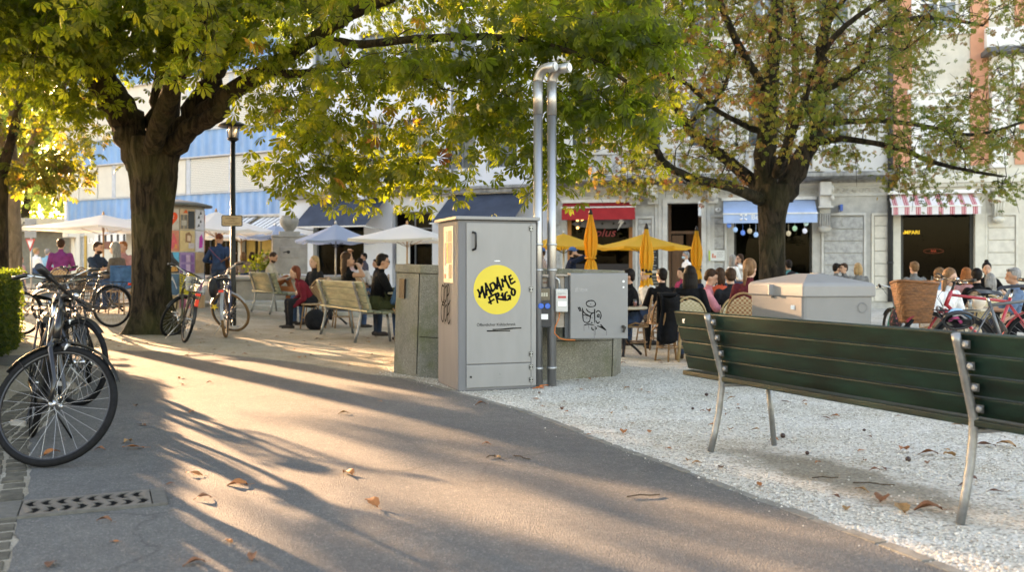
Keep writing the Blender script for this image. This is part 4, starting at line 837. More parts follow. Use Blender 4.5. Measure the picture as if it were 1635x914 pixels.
# two steel vent pipes
for i, (px_, dy, dx_) in enumerate(((859, .0, 0), (881, .04, 0))):
    p = W(px_, 600, 8.80+dy); r = .043; t = empty('steel_vent_pipe', (p.x, p.y, 0), 0, ['thin steel vent pipe rising from behind the fridge, left of its twin', 'thin steel vent pipe rising beside the sockets, right of its twin'][i], 'vent pipe', 'steel vent pipes beside the fridge')
    zt = W(0, 100, 8.84).z-.02; d2 = Vector((.78, -.62, 0)); zb2 = zt-.17
    st = mat('bright_steel', (.40, .39, .385), .36, .9, .12, 2.2, stretch=(1, 1, .5))
    s = MB(); s.tube([(0, 0, .0), (0, 0, zb2-.30)], r, 20); s.build('pipe', st, t)
    s = MB(); s.tube([(0, 0, zb2-.305), (0, 0, zb2)], r+.003, 20, mi=0)
    pts = [Vector((0, 0, zb2))+Vector((d2.x*.11*(1-math.cos(a)), d2.y*.11*(1-math.cos(a)), .12*math.sin(a))) for a in [k*PI/2/8 for k in range(9)]]
    s.tube(pts+[pts[-1]+d2*.09], r+.003, 20, caps=True); e = s.build('elbow', mat('dull_steel', (.40, .39, .37), .36, .8, .15, 9), t)
    s = MB(); q = pts[-1]+d2*.093; s.tube([q, q+d2*.005], r-.006, 16); s.build('elbow_cap', mat('mesh_steel', (.5, .5, .5), .35, .7), e)
    for zz in (.16, 1.08, 1.32):
        s = MB(); s.lathe([(r+.001, 0), (r+.007, .002), (r+.007, .02), (r+.001, .022)], 16, c=(0, 0, zz)); s.cbox((0, r+.05, zz+.01), (.02, .1, .02)); s.build('clamp', METAL, t)
# little orange gum of litter at the fridge's foot
s = MB(); p = Vector(gp(866, 622)); 
for k in range(3): s.tube([(p.x-.04+.05*math.cos(q*.7+k)+.03*k, p.y+.03*math.sin(q*.9+k*2), .01+.012*k) for q in range(6)], .0045, 5)
tag(s.build('snarl_of_cord', MATS['orange_pvc']), 'scraps of orange cord lying at the foot of the vent pipes', 'cord')

# ================================================================ PARK BENCHES
GREENP = mat('bench_green', (.0024, .0165, .0115), .4, 0, .6, 3.5, .2, 90, spec=.22, stretch=(1, 1, 4)); GALV = mat('bench_galvanised', (.24, .245, .245), .45, .7, .2, 14, .2, 60)
def make_bench(name, loc, rz, L=2.5, sup=(.39, 2.11), wood=None, steel=None, label='', group='slatted park benches', seat_h=.44):
    """x along the bench, y = 0 at the back posts' foot, seat towards +y"""
    t = empty(name, loc, rz, label, 'bench', group); wood = wood or GREENP; steel = steel or GALV
    def curve(z):  # y of the back post at height z
        return .0 + .085*math.sin(min(z/.46, 1)*PI/2) - (.0 if z < .46 else (z-.46)*.30)
    zs_ = [.505, .60, .695, .79]
    for k, z in enumerate(zs_):
        y = curve(z)+.035; sl = Matrix.Rotation(.26, 3, 'X'); s = MB(); s.cbox((L/2, y+.008, z+.006), (L, .028, .0915 if k < 3 else .094), rot=sl); s.build('back_slat', wood, t, bevel=.006)
    for k in range(4):
        y = .115+k*.105; s = MB(); s.cbox((L/2, y, seat_h-.012*k+.012*(k == 3)*2), (L, .088, .032)); s.build('seat_slat', wood, t, bevel=.006)
    for x in sup:
        s = MB(); zz = [0, .12, .25, .38, .46, .55, .68, .80, .835]; s.tube([(x, curve(z), z) for z in zz], .0195, 12); bp = s.build('back_post', steel, t)
        for z in zs_:
            s = MB(); s.cbox((x+.028, curve(z)+.012, z), (.045, .008, .034)); s.lathe([(.017, .0), (.017, -.01), (.008, -.014)], 12, c=(x+.036, curve(z)+.008, z), axis='y'); s.build('bolt_plate', steel, bp)
        s = MB(); s.tube([(x, .49, 0), (x, .465, .22), (x, .44, seat_h-.03)], .0175, 12); s.build('front_leg', steel, t)
        s = MB(); s.tube([(x, curve(.42), seat_h-.035), (x, .46, seat_h-.05)], .018, 10, flat=.8); s.build('seat_bearer', steel, t)
    return t
b1 = Vector((1.205, 5.70)); b2 = Vector((1.955, 4.10)); bd = (b2-b1).normalized(); org = b1-bd*.39
make_bench('park_bench', (org.x, org.y, 0), math.atan2(bd.y, bd.x), 2.53, (.39, .39+(b2-b1).length), label='dark green slatted bench seen from behind, its back filling the right foreground')
fgb = bpy.data.objects['park_bench']; sct = MB(); sct.add([(.215, -.083, .80), (.245, -.082, .805), (.238, -.0875, .785), (.250, -.0895, .775), (.226, -.089, .778)], [(0, 4, 3, 2, 1)]); sct.build('torn_sticker', mat('torn_paper', (.6, .58, .5), .7), fgb)
WOODL = mat('bench_old_paint', (.165, .18, .115), .6, 0, .35, 6, .2, 60, stretch=(.4, 3, 3))
# middle bench: back towards us, seat to the right
pA, pB_ = W(520, 535, 14.0), W(582, 549, 13.4)
def bench_at(p, q, Lx, ext, label, name='park_bench', **kw):
    d = Vector((q[0]-p[0], q[1]-p[1])); Lp = d.length; d.normalize(); o = Vector((p[0], p[1]))-d*ext
    return make_bench(name, (o.x, o.y, gz(o.x, o.y)), math.atan2(d.y, d.x), Lp+2*ext, (ext, ext+Lp), label=label, **kw)
a_ = gp(516, 532); b_ = gp(571, 549)
bench_mid = bench_at((-3.16, 15.5), (-2.31, 13.8), 0, .33, 'sunlit slatted bench with a woman in black and her raised arm sitting on it', wood=WOODL)
bench_far = bench_at((-5.66, 20.4), (-4.93, 19.1), 0, .3, 'sunlit slatted bench farther back where the bearded man is reading', wood=WOODL)
bench_mid.scale = (1., 1.12, 1.07); bench_far.scale = (1., 1.12, 1.02)
# ================================================================ GREY GRIT BIN
GB = mat('grit_bin_grey', (.20, .195, .19), .5, 0, .06, 2.2, .08, 90)
bp0 = W(1283, 470, 8.7)
gb = empty('grit_bin', (bp0.x, bp0.y, gz(bp0.x, bp0.y)), .08, 'big grey plastic bin with a shallow hipped lid behind the green bench', 'grit bin')
def bpt(px, Y): return Vector((W(px, 425, Y).x-bp0.x, Y-bp0.y))
A0, A1, A2 = bpt(1207, 9.5), Vector((0, 0)), bpt(1399, 8.75)
A3 = A0+A2-A1+Vector((.0, .05)); base = [A0, A1, A2, A3]; cen = sum(base, Vector((0, 0)))/4
tp = [tuple(v) for v in base]; bt = [tuple(cen+(v-cen)*.97) for v in base]
s = MB(); s.prism(bt, -.1, .92, top=tp); s.build('body', GB, gb, bevel=.03)
lp = [tuple(cen+(v-cen)*1.045) for v in base]; lt = [tuple(cen+(v-cen)*1.0) for v in base]; lu = [tuple(cen+(v-cen)*.22) for v in base]
s = MB(); n = 4; s.add([(x, y, .84) for x, y in lp]+[(x, y, .94) for x, y in lp]+[(x, y, .97) for x, y in lt]+[(x, y, 1.055) for x, y in lu], [(k*4+j, k*4+(j+1) % 4, (k+1)*4+(j+1) % 4, (k+1)*4+j) for k in range(3) for j in range(4)]+[(12, 13, 14, 15), (3, 2, 1, 0)]); li = s.build('lid', mat('grit_lid_grey', (.24, .232, .225), .5, 0, .06, 2.2), gb, bevel=.014)
s = MB()
for k in range(9):
    c = cen.lerp((A1+A2)/2*1.0, .25+.0*k); q = Vector(lu[1]).lerp(Vector(lu[2]), .0); e = cen.lerp(A2, .25+.06*k); f = cen.lerp(A3, .25+.06*k); z_ = 1.055-.0085*(k*1.05)-.004
    s.tube([(e.x, e.y, z_+.004), (f.x, f.y, z_+.004)], .006, 4)
s.build('lid_rib', GB, li)
s = MB(); q = A0.lerp(A1, .42); s.tube([(q.x, q.y-.015, .82), (q.x, q.y-.03, .95)], .02, 6, flat=.6); q2 = cen.lerp(q, 1.03); s.cbox((q.x-.02, q.y-.04, .90), (.05, .03, .1)); s.build('lid_clasp', GB, li)
s = MB(); q = A1.lerp(A2, .84); s.tube([(q.x+.045*math.cos(a*.5), q.y-.012, .74+.045*math.sin(a*.5)) for a in range(13)], .003, 4, closed=True); s.build('round_mark', GB, gb)
s = MB(); q = A0.lerp(A1, .80); s.cbox((q.x, q.y-.016, .74), (.04, .008, .04), rot=Matrix.Rotation(-.9, 3, 'Z')); s.build('small_label', WHITE, gb)
# ================================================================ POSTER COLUMN, LAMP POST, FOUNTAIN, SIGNS
YC = 21.0; pc = W(285, 425, YC); zg = gz(pc.x, YC); r_ = 40/F*YC
col = empty('advertising_column', (pc.x, YC, zg), 0, 'round advertising column pasted with colourful posters, behind the big tree trunk', 'advertising column')
s = MB(); s.lathe([(r_-.015, -.1), (r_-.015, 2.24)], 48); s.build('drum', mat('drum_white', (.5, .48, .45), .7), col)
s = MB(); s.lathe([(r_+.16, 2.24), (r_+.17, 2.28), (r_-.1, 2.35), (.02, 2.42)], 48); s.build('cap', mat('cap_grey', (.12, .12, .11), .6), col)
rnd = random.Random(12)
PC = [[('heart', (.50, .48, .47)), ('blocks', (.55, .42, .30)), ('dots', (.6, .6, .66))], [('swirl', (.52, .20, .14)), ('face', (.58, .44, .24)), ('blob', (.6, .56, .62))], [('dark', (.03, .035, .05)), ('grid', (.30, .20, .42)), ('tan', (.52, .34, .18))], [('dark2', (.05, .12, .2)), ('yel', (.62, .50, .03)), ('blob', (.62, .6, .62))], [('tan', (.5, .36, .2)), ('swirl', (.4, .1, .2)), ('tan', (.5, .3, .15))]]
def cyl(a, z, off): rr = r_+off; return (rr*math.sin(a), -rr*math.cos(a), z)
aw_ = .52; hh_ = .455
for row in range(5):
    for ci in range(-4, 4):
        k, base_c = PC[row][ci % 3]
        a0 = ci*.628-.24; a1 = a0+.60; z1_ = 2.18-row*.475; z0_ = z1_-.455
        if ci < 0:  base_c = tuple(min(.65, max(.05, c+rnd.uniform(-.15, .15))) for c in base_c)
        pm = mat('poster_%d_%d' % (row, ci+4), base_c, .6, 0, .12, 9)
        s = MB(); s.grid(lambda p, q: cyl(a0+(a1-a0)*p, z0_+(z1_-z0_)*q, .002), 8, 1); po = s.build('poster', pm, col)
        s = MB(); mats_ = []
        def patch(pts, c, mi):
            n_ = 6; vs = []
            s.add([cyl(a0+(a1-a0)*x, z0_+(z1_-z0_)*y, .0065+.001*mi) for x, y in pts], [tuple(range(len(pts)))], mi); mats_.append(mat('print_%02x%02x%02x' % tuple(int(v*255) for v in c), c, .6, 0, .15, 12))
        if k == 'heart':
            H = [(.5+.42*math.sin(t)**3, .52+.36*(13*math.cos(t)-5*math.cos(2*t)-2*math.cos(3*t)-math.cos(4*t))/14) for t in [i*2*PI/28 for i in range(28)]]; patch(H, (.72, .075, .02), 0); patch([(.3, .62), (.7, .62), (.7, .66), (.3, .66)], (.7, .6, .6), 1); patch([(.32, .52), (.68, .52), (.68, .56), (.32, .56)], (.7, .6, .6), 2)
        elif k == 'blocks': patch([(.05, .04), (.48, .04), (.48, .72), (.05, .72)], (.16, .15, .14), 0); patch([(.52, .04), (.97, .04), (.97, .9), (.52, .9)], (.035, .04, .05), 1); patch([(.1, .2), (.42, .2), (.42, .45), (.1, .45)], (.4, .38, .36), 2); patch([(.2, .8), (.5, .8), (.4, .98)], (.7, .12, .03), 3)
        elif k == 'dots':
            for q in range(4): patch([(.15+.2*(q % 2), .15+.2*q), (.4+.2*(q % 2), .18+.2*q), (.3+.2*(q % 2), .33+.2*q)], (.04, .04, .05), q)
        elif k == 'swirl': patch([(.1, .2), (.6, .1), (.9, .4), (.7, .85), (.3, .9), (.05, .6)], (.62, .10, .14), 0); patch([(.3, .1), (.9, .15), (.8, .35), (.3, .3)], (.65, .28, .07), 1)
        elif k == 'face': patch([(.35, .45), (.7, .4), (.78, .75), (.6, .95), (.35, .85)], (.28, .15, .08), 0); patch([(.45, .5), (.68, .48), (.7, .75), (.48, .78)], (.62, .45, .33), 1); patch([(.55, .15), (.95, .15), (.95, .4), (.55, .4)], (.5, .45, .5), 2)
        elif k == 'blob': patch([(.3, .15), (.7, .2), (.8, .6), (.6, .85), (.35, .7)], (.55, .04, .35), 0)
        elif k == 'dark': patch([(.05, .1), (.8, .15), (.9, .5), (.5, .75), (.1, .7)], (.01, .01, .012), 0); patch([(.7, .75), (1., .5), (1., 1.), (.6, 1.)], (.05, .35, .6), 1); patch([(.45, .05), (.95, .1), (.85, .3), (.6, .35)], (.5, .25, .06), 2)
        elif k == 'grid':
            for q in range(6): patch([(.1+.3*(q % 3), .08+.45*(q//3)), (.36+.3*(q % 3), .08+.45*(q//3)), (.36+.3*(q % 3), .42+.45*(q//3)), (.1+.3*(q % 3), .42+.45*(q//3))], ((.16, .1, .3), (.5, .35, .55), (.25, .12, .35))[q % 3], q)
        elif k == 'yel': patch([(.1, .6), (.9, .55), (.9, .9), (.1, .9)], (.05, .08, .2), 0); patch([(.1, .1), (.9, .1), (.6, .5)], (.3, .1, .4), 1)
        elif k == 'dark2': patch([(.1, .1), (.9, .3), (.6, .9)], (.5, .5, .5), 0)
        if mats_: s.build('print', mats_, po)
# lamp post with sign
YL = 16.8; pl_ = W(372, 425, YL); lp_ = empty('street_lamp', (pl_.x, YL, gz(pl_.x, YL)), 0, 'black park lamp post with a lantern, behind the right bicycle', 'street lamp')
LPB = mat('lamp_black', (.012, .013, .012), .45, .2, .15)
zt = W(0, 232, YL).z; s = MB(); s.lathe([(.056, -.05), (.056, .75), (.05, .8), (.047, .82), (.042, zt)], 16); s.build('pole', LPB, lp_)
s = MB(); s.lathe([(.05, zt), (.10, zt+.03), (.10, zt+.06)], 12); s.lathe([(.03, zt+.27), (.26, zt+.26), (.24, zt+.30), (.10, zt+.36), (.02, zt+.38)], 24)
for k in range(4): a = k*PI/2; s.tube([(.09*math.cos(a), .09*math.sin(a), zt+.05), (.10*math.cos(a), .10*math.sin(a), zt+.27)], .008, 5)
ln = s.build('lantern', LPB, lp_); s = MB(); s.lathe([(.075, zt+.06), (.085, zt+.2), (.08, zt+.26)], 12); s.build('glass', mat('frosted_glass', (.75, .70, .58), .3, 0, .05, trans=.4), ln)
sgn = tag(empty('park_sign', (pl_.x, YL-.065, gz(pl_.x, YL)), 0.06), 'small beige framed notice fixed to the black lamp post', 'sign')
zs0 = W(0, 353, YL).z-gz(pl_.x, YL); s = MB(); w_, h_ = .185, .10
def rr(w, h, r, n=5): return [(sx*(w-r)+r*math.cos(a), sz*(h-r)+r*math.sin(a)) for sx, sz, a0 in ((1, 1, 0), (-1, 1, PI/2), (-1, -1, PI), (1, -1, 1.5*PI)) for a in [a0+PI/2*k/n for k in range(n+1)]]
o1 = rr(w_, h_, .03); s.add([(x, 0, zs0+z) for x, z in o1]+[(x, .012, zs0+z) for x, z in o1], [tuple(range(len(o1))), tuple(range(len(o1), 2*len(o1)))[::-1]]+[(i, len(o1)+i, len(o1)+(i+1) % len(o1), (i+1) % len(o1)) for i in range(len(o1))]); s.build('frame', mat('sign_frame', (.06, .065, .05), .5), sgn)
o1 = rr(w_-.014, h_-.014, .022); s = MB(); s.add([(x, -.003, zs0+z) for x, z in o1], [tuple(range(len(o1)))]); s.build('face', mat('sign_beige', (.50, .37, .23), .6, 0, .1, 8), sgn)
for k, (tx, sz) in enumerate((('Schachfiguren', .04), ('ausleihen', .032), ('Restaurant Central', .036))): text_mesh(tx, sz, 'lettering', mat('sign_ink', (.09, .06, .03), .6), sgn, (0, -.006, zs0+.045-.045*k), ext=.0005)
# fountain
YF = 26.4; FS = mat('fountain_stone', (.33, .31, .28), .85, 0, .18, 3, .4, 40); pf_ = W(462, 425, YF); zf = gz(pf_.x, YF)
fo = empty('stone_fountain', (pf_.x, YF, zf), .28, 'old stone fountain with a square pillar, an urn on top and a wide basin', 'fountain')
def zz_(py, Y=YF): return W(0, py, Y).z-zf
s = MB(); w_ = 25.5/F*YF*1.06; s.box(-w_, -w_*.9, zz_(438), w_, w_*.9, zz_(380)); pi = s.build('pillar', FS, fo, bevel=.03)
s = MB(); s.box(-w_*1.02, -w_*.92, zz_(380)+.002, w_*1.02, w_*.92, zz_(376)); s.box(-.28, -.28, zz_(376)+.002, .28, .28, zz_(370)); s.build('pillar_cap', FS, fo, bevel=.015)
s = MB(); a, b = zz_(370)+.002, zz_(345); h = b-a
s.lathe([(.11, a), (.12, a+.04*h), (.17, a+.18*h), (.245, a+.45*h), (.265, a+.68*h), (.24, a+.88*h), (.19, a+.94*h), (.22, a+h), (.17, a+h), (.14, a+.9*h)], 28, c=(0, 0, 0)); s.build('urn', mat('urn_stone', (.30, .29, .26), .8, 0, .2, 4, .3, 40), fo)
s = MB(); s.box(-w_*.6, -w_*.9-.012, zz_(412), w_*.6, -w_*.9+.01, zz_(395)); s.build('panel', FS, pi, bevel=.02)
s = MB(); s.tube([(-w_*.1, -w_*.9, zz_(403)), (-w_*.1, -w_*.9-.12, zz_(403)+.02), (-w_*.4, -w_*.9-.3, zz_(404))], .014, 8); s.lathe([(.05, 0), (.04, -.03)], 12, c=(-w_*.1, -w_*.9, zz_(403)), axis='y'); s.build('spout', DARKMETAL, fo)
s = MB(); zb0, zb1 = -.1, zz_(440); s.prism([(-2.9, -2.1), (-2.3, -2.9), (1.5, -2.9), (2.1, -2.1), (2.1, .9), (-2.9, .9)], zb0, zb1-.09, top=[(-3.1, -2.3), (-2.4, -3.05), (1.6, -3.05), (2.3, -2.3), (2.3, .9), (-3.1, .9)])
s.prism([(-3.2, -2.35), (-2.45, -3.15), (1.65, -3.15), (2.4, -2.35), (2.4, .95), (-3.2, .95)], zb1-.088, zb1); s.build('basin', FS, fo, bevel=.03)
s = MB(); s.box(-3.9, -3.6, -.1, 3.1, 1.2, .11); s.build('step', mat('step_stone', (.42, .41, .38), .8), fo, bevel=.02)
# signs far left
YG = 30.; p = W(50, 425, YG); gs = empty('give_way_sign', (p.x, YG, 0), -.2, 'red and white give way triangle below a grey sign board, beyond the hedge', 'road sign')
s = MB(); s.tube([(0, 0, -.2), (0, 0, W(0, 352, YG).z)], .03, 8); s.build('post', METAL, gs)
za, zb_ = W(0, 402, YG).z, W(0, 382, YG).z; s = MB(); s.add([(-.17, -.05, zb_), (.17, -.05, zb_), (0, -.05, za), (-.17, -.03, zb_), (.17, -.03, zb_), (0, -.03, za)], [(0, 2, 1), (3, 4, 5), (0, 1, 4, 3), (1, 2, 5, 4), (2, 0, 3, 5)]); tr = s.build('triangle', mat('sign_red', (.55, .05, .04), .5), gs)
s = MB(); s.add([(-.11, -.055, zb_-.035), (.11, -.055, zb_-.035), (0, -.055, za+.09)], [(0, 2, 1)]); s.build('triangle_face', WHITE, tr); text_mesh('STOP', .07, 'lettering', mat('sign_red', (.5, .05, .04)), tr, (0, -.06, zb_-.07), ext=.0005)
s = MB(); s.box(-.21, -.05, W(0, 380, YG).z, .21, -.02, W(0, 349, YG).z); s.build('board', mat('board_grey', (.28, .29, .29), .6), gs, bevel=.02)
# ================================================================ TREES
def bark_mat(name, c1, c2, moss=(.06, .07, .02), mossy=.5, sc=9., b=1.):
    m, N, L, p = nodes(name); tc = N_(N, 'ShaderNodeTexCoord'); mp = N_(N, 'ShaderNodeMapping'); mp.inputs['Scale'].default_value = (1, 1, .28); L.new(tc.outputs['Object'], mp.inputs[0])
    v = N_(N, 'ShaderNodeTexNoise', Scale=sc, Detail=8., Roughness=.65, Distortion=.8); L.new(mp.outputs[0], v.inputs[0]); r = ramp(N, [(.42, c1), (.60, c2)]); L.new(v.outputs[0], r.inputs[0])
    n = N_(N, 'ShaderNodeTexNoise', Scale=1.3, Detail=5.); L.new(tc.outputs['Object'], n.inputs[0]); r2 = ramp(N, [(.45, (0, 0, 0)), (.7, (mossy,)*3)]); L.new(n.outputs[0], r2.inputs[0])
    c = mixc(N, L, r2.outputs[0], r.outputs[0], moss); L.new(c, p.inputs['Base Color']); p.inputs['Roughness'].default_value = .95; p.inputs['Specular IOR Level'].default_value = .2
    bp = N_(N, 'ShaderNodeBump', Strength=b, Distance=.09); L.new(v.outputs[0], bp.inputs['Height']); L.new(bp.outputs[0], p.inputs['Normal']); return m
def leaf_mat(name, stops, tstops, tr=.45, rough=.45):
    m, N, L, p = nodes(name); out = [n for n in N if n.type == 'OUTPUT_MATERIAL'][0]
    at = N_(N, 'ShaderNodeAttribute'); at.attribute_name = 'tint'
    tc = N_(N, 'ShaderNodeTexCoord'); nz = N_(N, 'ShaderNodeTexNoise', Scale=26., Detail=3.); L.new(tc.outputs['Object'], nz.inputs[0])
    ad = N_(N, 'ShaderNodeMath', operation='MULTIPLY_ADD'); ad.inputs[1].default_value = .38; L.new(nz.outputs[0], ad.inputs[0]); sb = N_(N, 'ShaderNodeMath', operation='SUBTRACT'); sb.inputs[1].default_value = .19; L.new(at.outputs['Fac'], sb.inputs[0]); L.new(sb.outputs[0], ad.inputs[2])
    r = ramp(N, stops); L.new(ad.outputs[0], r.inputs[0]); r2 = ramp(N, tstops); L.new(ad.outputs[0], r2.inputs[0])
    L.new(r.outputs[0], p.inputs['Base Color']); p.inputs['Roughness'].default_value = rough; p.inputs['Specular IOR Level'].default_value = .4
    t = N_(N, 'ShaderNodeBsdfTranslucent'); L.new(r2.outputs[0], t.inputs[0]); mx = N_(N, 'ShaderNodeMixShader'); mx.inputs[0].default_value = tr
    L.new(p.outputs[0], mx.inputs[1]); L.new(t.outputs[0], mx.inputs[2]); L.new(mx.outputs[0], out.inputs[0]); return m
LEAF = leaf_mat('chestnut_leaf', [(0, (.014, .021, .005)), (.45, (.029, .042, .009)), (.7, (.085, .085, .016)), (.86, (.12, .055, .018)), (1, (.09, .032, .012))],
                [(0, (.20, .28, .018)), (.45, (.42, .50, .028)), (.7, (.68, .62, .05)), (.86, (.62, .32, .05)), (1, (.35, .12, .03))], .62)
LEAFW = leaf_mat('west_leaf', [(0, (.013, .026, .006)), (.45, (.030, .050, .010)), (.7, (.085, .085, .016)), (.86, (.12, .055, .018)), (1, (.09, .032, .012))], [(0, (.10, .18, .012)), (.45, (.26, .30, .02)), (.7, (.45, .36, .035)), (.86, (.45, .20, .035)), (1, (.28, .10, .025))], .4)
LEAF2 = leaf_mat('dry_leaf', [(0, (.036, .070, .010)), (.4, (.115, .125, .016)), (.62, (.17, .11, .02)), (.8, (.19, .065, .022)), (1, (.08, .030, .014))],
                [(0, (.18, .28, .02)), (.4, (.34, .36, .04)), (.62, (.38, .24, .05)), (.8, (.38, .15, .05)), (1, (.2, .07, .03))], .4, .6)
LEAF3 = leaf_mat('far_leaf', [(0, (.07, .12, .03)), (.5, (.12, .18, .04)), (1, (.2, .22, .06))], [(0, (.25, .42, .06)), (.5, (.4, .55, .08)), (1, (.6, .6, .12))], .5, .6)
def palmate(nl=7, fold=.03):
    vs = []; fs = []
    for k in range(nl):
        t = (k-(nl-1)/2)/((nl-1)/2); a = t*1.95; L_ = 1-.42*abs(t)**1.5; c, s_ = math.cos(a), math.sin(a)
        dz = -.45*L_; pts = [(.05, 0, 0), (.36*L_, .075*L_, -.02), (.72*L_, .20*L_, dz*.45-.03), (L_, 0, dz), (.72*L_, -.20*L_, dz*.45-.03), (.36*L_, -.075*L_, -.02), (.70*L_, 0, dz*.45+.02), (.34*L_, 0, .01)]
        o = len(vs)
        for x, y, z in pts: vs.append((x*c-y*s_, x*s_+y*c, z))
        fs += [(o, o+7, o+1), (o+7, o+6, o+1), (o+6, o+2, o+1), (o+6, o+3, o+2), (o, o+5, o+7), (o+7, o+5, o+6), (o+6, o+5, o+4), (o+6, o+4, o+3)]
    return np.array(vs), np.array(fs)
def simple_leaf():
    return np.array([(0, 0, 0), (.5, .3, -.05), (1, 0, -.2), (.5, -.3, -.05)]), np.array([(0, 1, 2), (0, 2, 3)])
def leaf_mesh(name, P, S, tint, rs, m, parent, tmpl, tilt=.6, droop=.6):
    """P (n,3) positions, S (n) sizes, tint (n)"""
    tv, tf = tmpl; n = len(P); k = len(tv)
    az = rs.uniform(0, 2*PI, n); tl = rs.normal(0, tilt, n); tr_ = rs.normal(droop, tilt*.8, n)
    ca, sa, ct, st, cr, sr = np.cos(az), np.sin(az), np.cos(tl), np.sin(tl), np.cos(tr_), np.sin(tr_)
    # pitch about y by tr_, roll about x by tl, then heading az
    x, y, z = [tv[None, :, i]*S[:, None] for i in range(3)]
    x1 = x*cr[:, None]+z*sr[:, None]; z1 = -x*sr[:, None]+z*cr[:, None]
    y2 = y*ct[:, None]-z1*st[:, None]; z2 = y*st[:, None]+z1*ct[:, None]
    X = x1*ca[:, None]-y2*sa[:, None]; Y = x1*sa[:, None]+y2*ca[:, None]
    V = np.stack([X+P[:, None, 0], Y+P[:, None, 1], z2+P[:, None, 2]], -1).reshape(-1, 3)
    Fc = (tf[None]+(np.arange(n)*k)[:, None, None]).reshape(-1, 3)
    me = bpy.data.meshes.new(name); me.vertices.add(len(V)); me.vertices.foreach_set('co', V.ravel()); me.loops.add(Fc.size); me.loops.foreach_set('vertex_index', Fc.ravel())
    me.polygons.add(len(Fc)); me.polygons.foreach_set('loop_start', np.arange(len(Fc))*3); me.update(calc_edges=True)
    a = me.attributes.new('tint', 'FLOAT', 'FACE'); a.data.foreach_set('value', np.repeat(tint, len(tf)).astype(np.float32))
    me.materials.append(m); o = bpy.data.objects.new(name, me); COL.objects.link(o); o.parent = parent; return o
def limb_curve(pts, n=5):
    P = [Vector(p[:3]) for p in pts]; r = [p[3] for p in pts]; out = []
    for i in range(len(P)-1):
        a, b, c, d = P[max(i-1, 0)], P[i], P[i+1], P[min(i+2, len(P)-1)]
        for k in range(n):
            t = k/n; out.append((.5*((2*b)+(c-a)*t+(2*a-5*b+4*c-d)*t*t+(3*b-a-3*c+d)*t**3), r[i]+(r[i+1]-r[i])*t))
    out.append((P[-1], r[-1])); return out
def make_tree(name, base, label, trunk, limbs, anchors, bark, leafm, lsize, nleaf, tintf, cr=.42, seed=1, tmpl=None, cat='tree', group=None, knots=True, tipr=.006, tilt=.6, ridge=.05, sat=0, nt=40, ntw=3):
    rs = np.random.RandomState(seed); rnd = random.Random(seed)
    t = empty(name, base, 0, label, cat, group); b = Vector(base); s = MB()
    def loc(p): return (p[0]-b.x, p[1]-b.y, p[2]-b.z, p[3])
    tc_ = limb_curve([loc(p) for p in trunk], 8); n = nt; vs = []; K = len(tc_)
    ph = [rnd.uniform(0, 6.28) for _ in range(8)]
    for i, (c, r) in enumerate(tc_):
        h = c.z
        for j in range(n):
            a = 2*PI*j/n; rr_ = r*(1+ridge*(math.sin(5*a+ph[0]+h*.6)*.5+math.sin(9*a+ph[1]-h*1.1)*.4+math.sin(17*a+ph[2]+h*2)*.25+rnd.uniform(-.3, .3)*.5))
            rr_ += max(0, .5-h)**2*.95*r*(1+.8*math.sin(4*a+ph[3]))*(1 if h < .5 else 0)
            vs.append((c.x+rr_*math.cos(a), c.y+rr_*math.sin(a), c.z))
    s.add(vs, [(i*n+j, i*n+(j+1) % n, (i+1)*n+(j+1) % n, (i+1)*n+j) for i in range(K-1) for j in range(n)], smooth=True)
    sk = []; skr = []
    for lb in limbs:
        cv = limb_curve([loc(p) for p in lb], 5); cv = [(c+Vector((rnd.uniform(-1, 1), rnd.uniform(-1, 1), rnd.uniform(-1, 1)))*r*.18, r*(1+rnd.uniform(-.07, .07))) for c, r in cv]
        s.tube([c for c, r in cv], [r for c, r in cv], 14 if cv[0][1] > .1 else 8)
        for c, r in cv: sk.append(tuple(c)); skr.append(r)
    tk = s.build('trunk', bark, t)
    # boughs and twigs towards every leafy anchor
    A = np.array(anchors)-np.array([b.x, b.y, b.z]); d0 = np.array([min(np.linalg.norm(np.array(sk)-a, axis=1)) for a in A]); order = np.argsort(d0)
    cap = len(sk)+len(A)*6+10; S_ = np.zeros((cap, 3)); R_ = np.zeros(cap); m_ = len(sk); S_[:m_] = sk; R_[:m_] = skr
    tw = MB(); 
    for i in order:
        a = A[i]; dd = np.linalg.norm(S_[:m_]-a, axis=1)+np.maximum(0, S_[:m_, 2]-a[2])*.6; j = int(np.argmin(dd)); p0 = S_[j].copy(); L_ = np.linalg.norm(a-p0)
        r0 = min(R_[j]*.7, tipr+.011*L_); mid = (p0+a)/2+np.array([rnd.uniform(-.12, .12)*L_, rnd.uniform(-.12, .12)*L_, .10*L_]); q1 = p0*.6+mid*.4+rs.normal(0, .03*L_, 3)*.6; q2 = mid*.5+a*.5+rs.normal(0, .04*L_, 3)+np.array([0, 0, .03*L_])
        pts = [p0, q1, mid, q2, a]; tw.tube([tuple(x) for x in pts], [r0, r0*.85, r0*.7, r0*.55, max(tipr*.7, r0*.35)], 5, caps=False)
        for x, f in ((q1, .85), (mid, .7), (q2, .55), (a, .4)): S_[m_] = x; R_[m_] = max(r0*f, .008); m_ += 1
        for q in range(ntw):
            e = a+rs.normal(0, cr*.6, 3); tw.tube([tuple(a), tuple((a+e)/2+np.array([0, 0, .04])), tuple(e)], [tipr*.7, tipr*.6, tipr*.35], 4, caps=False)
    crown = tw.build('crown', bark, t)
    tv = tmpl or palmate(); N = len(A)*nleaf; idx = np.repeat(np.arange(len(A)), nleaf); off = rs.normal(0, 1, (N, 3))*np.array([cr, cr, cr*.62])*.62
    P = A[idx]+off; P[:, 2] -= np.abs(rs.normal(0, .08, N))
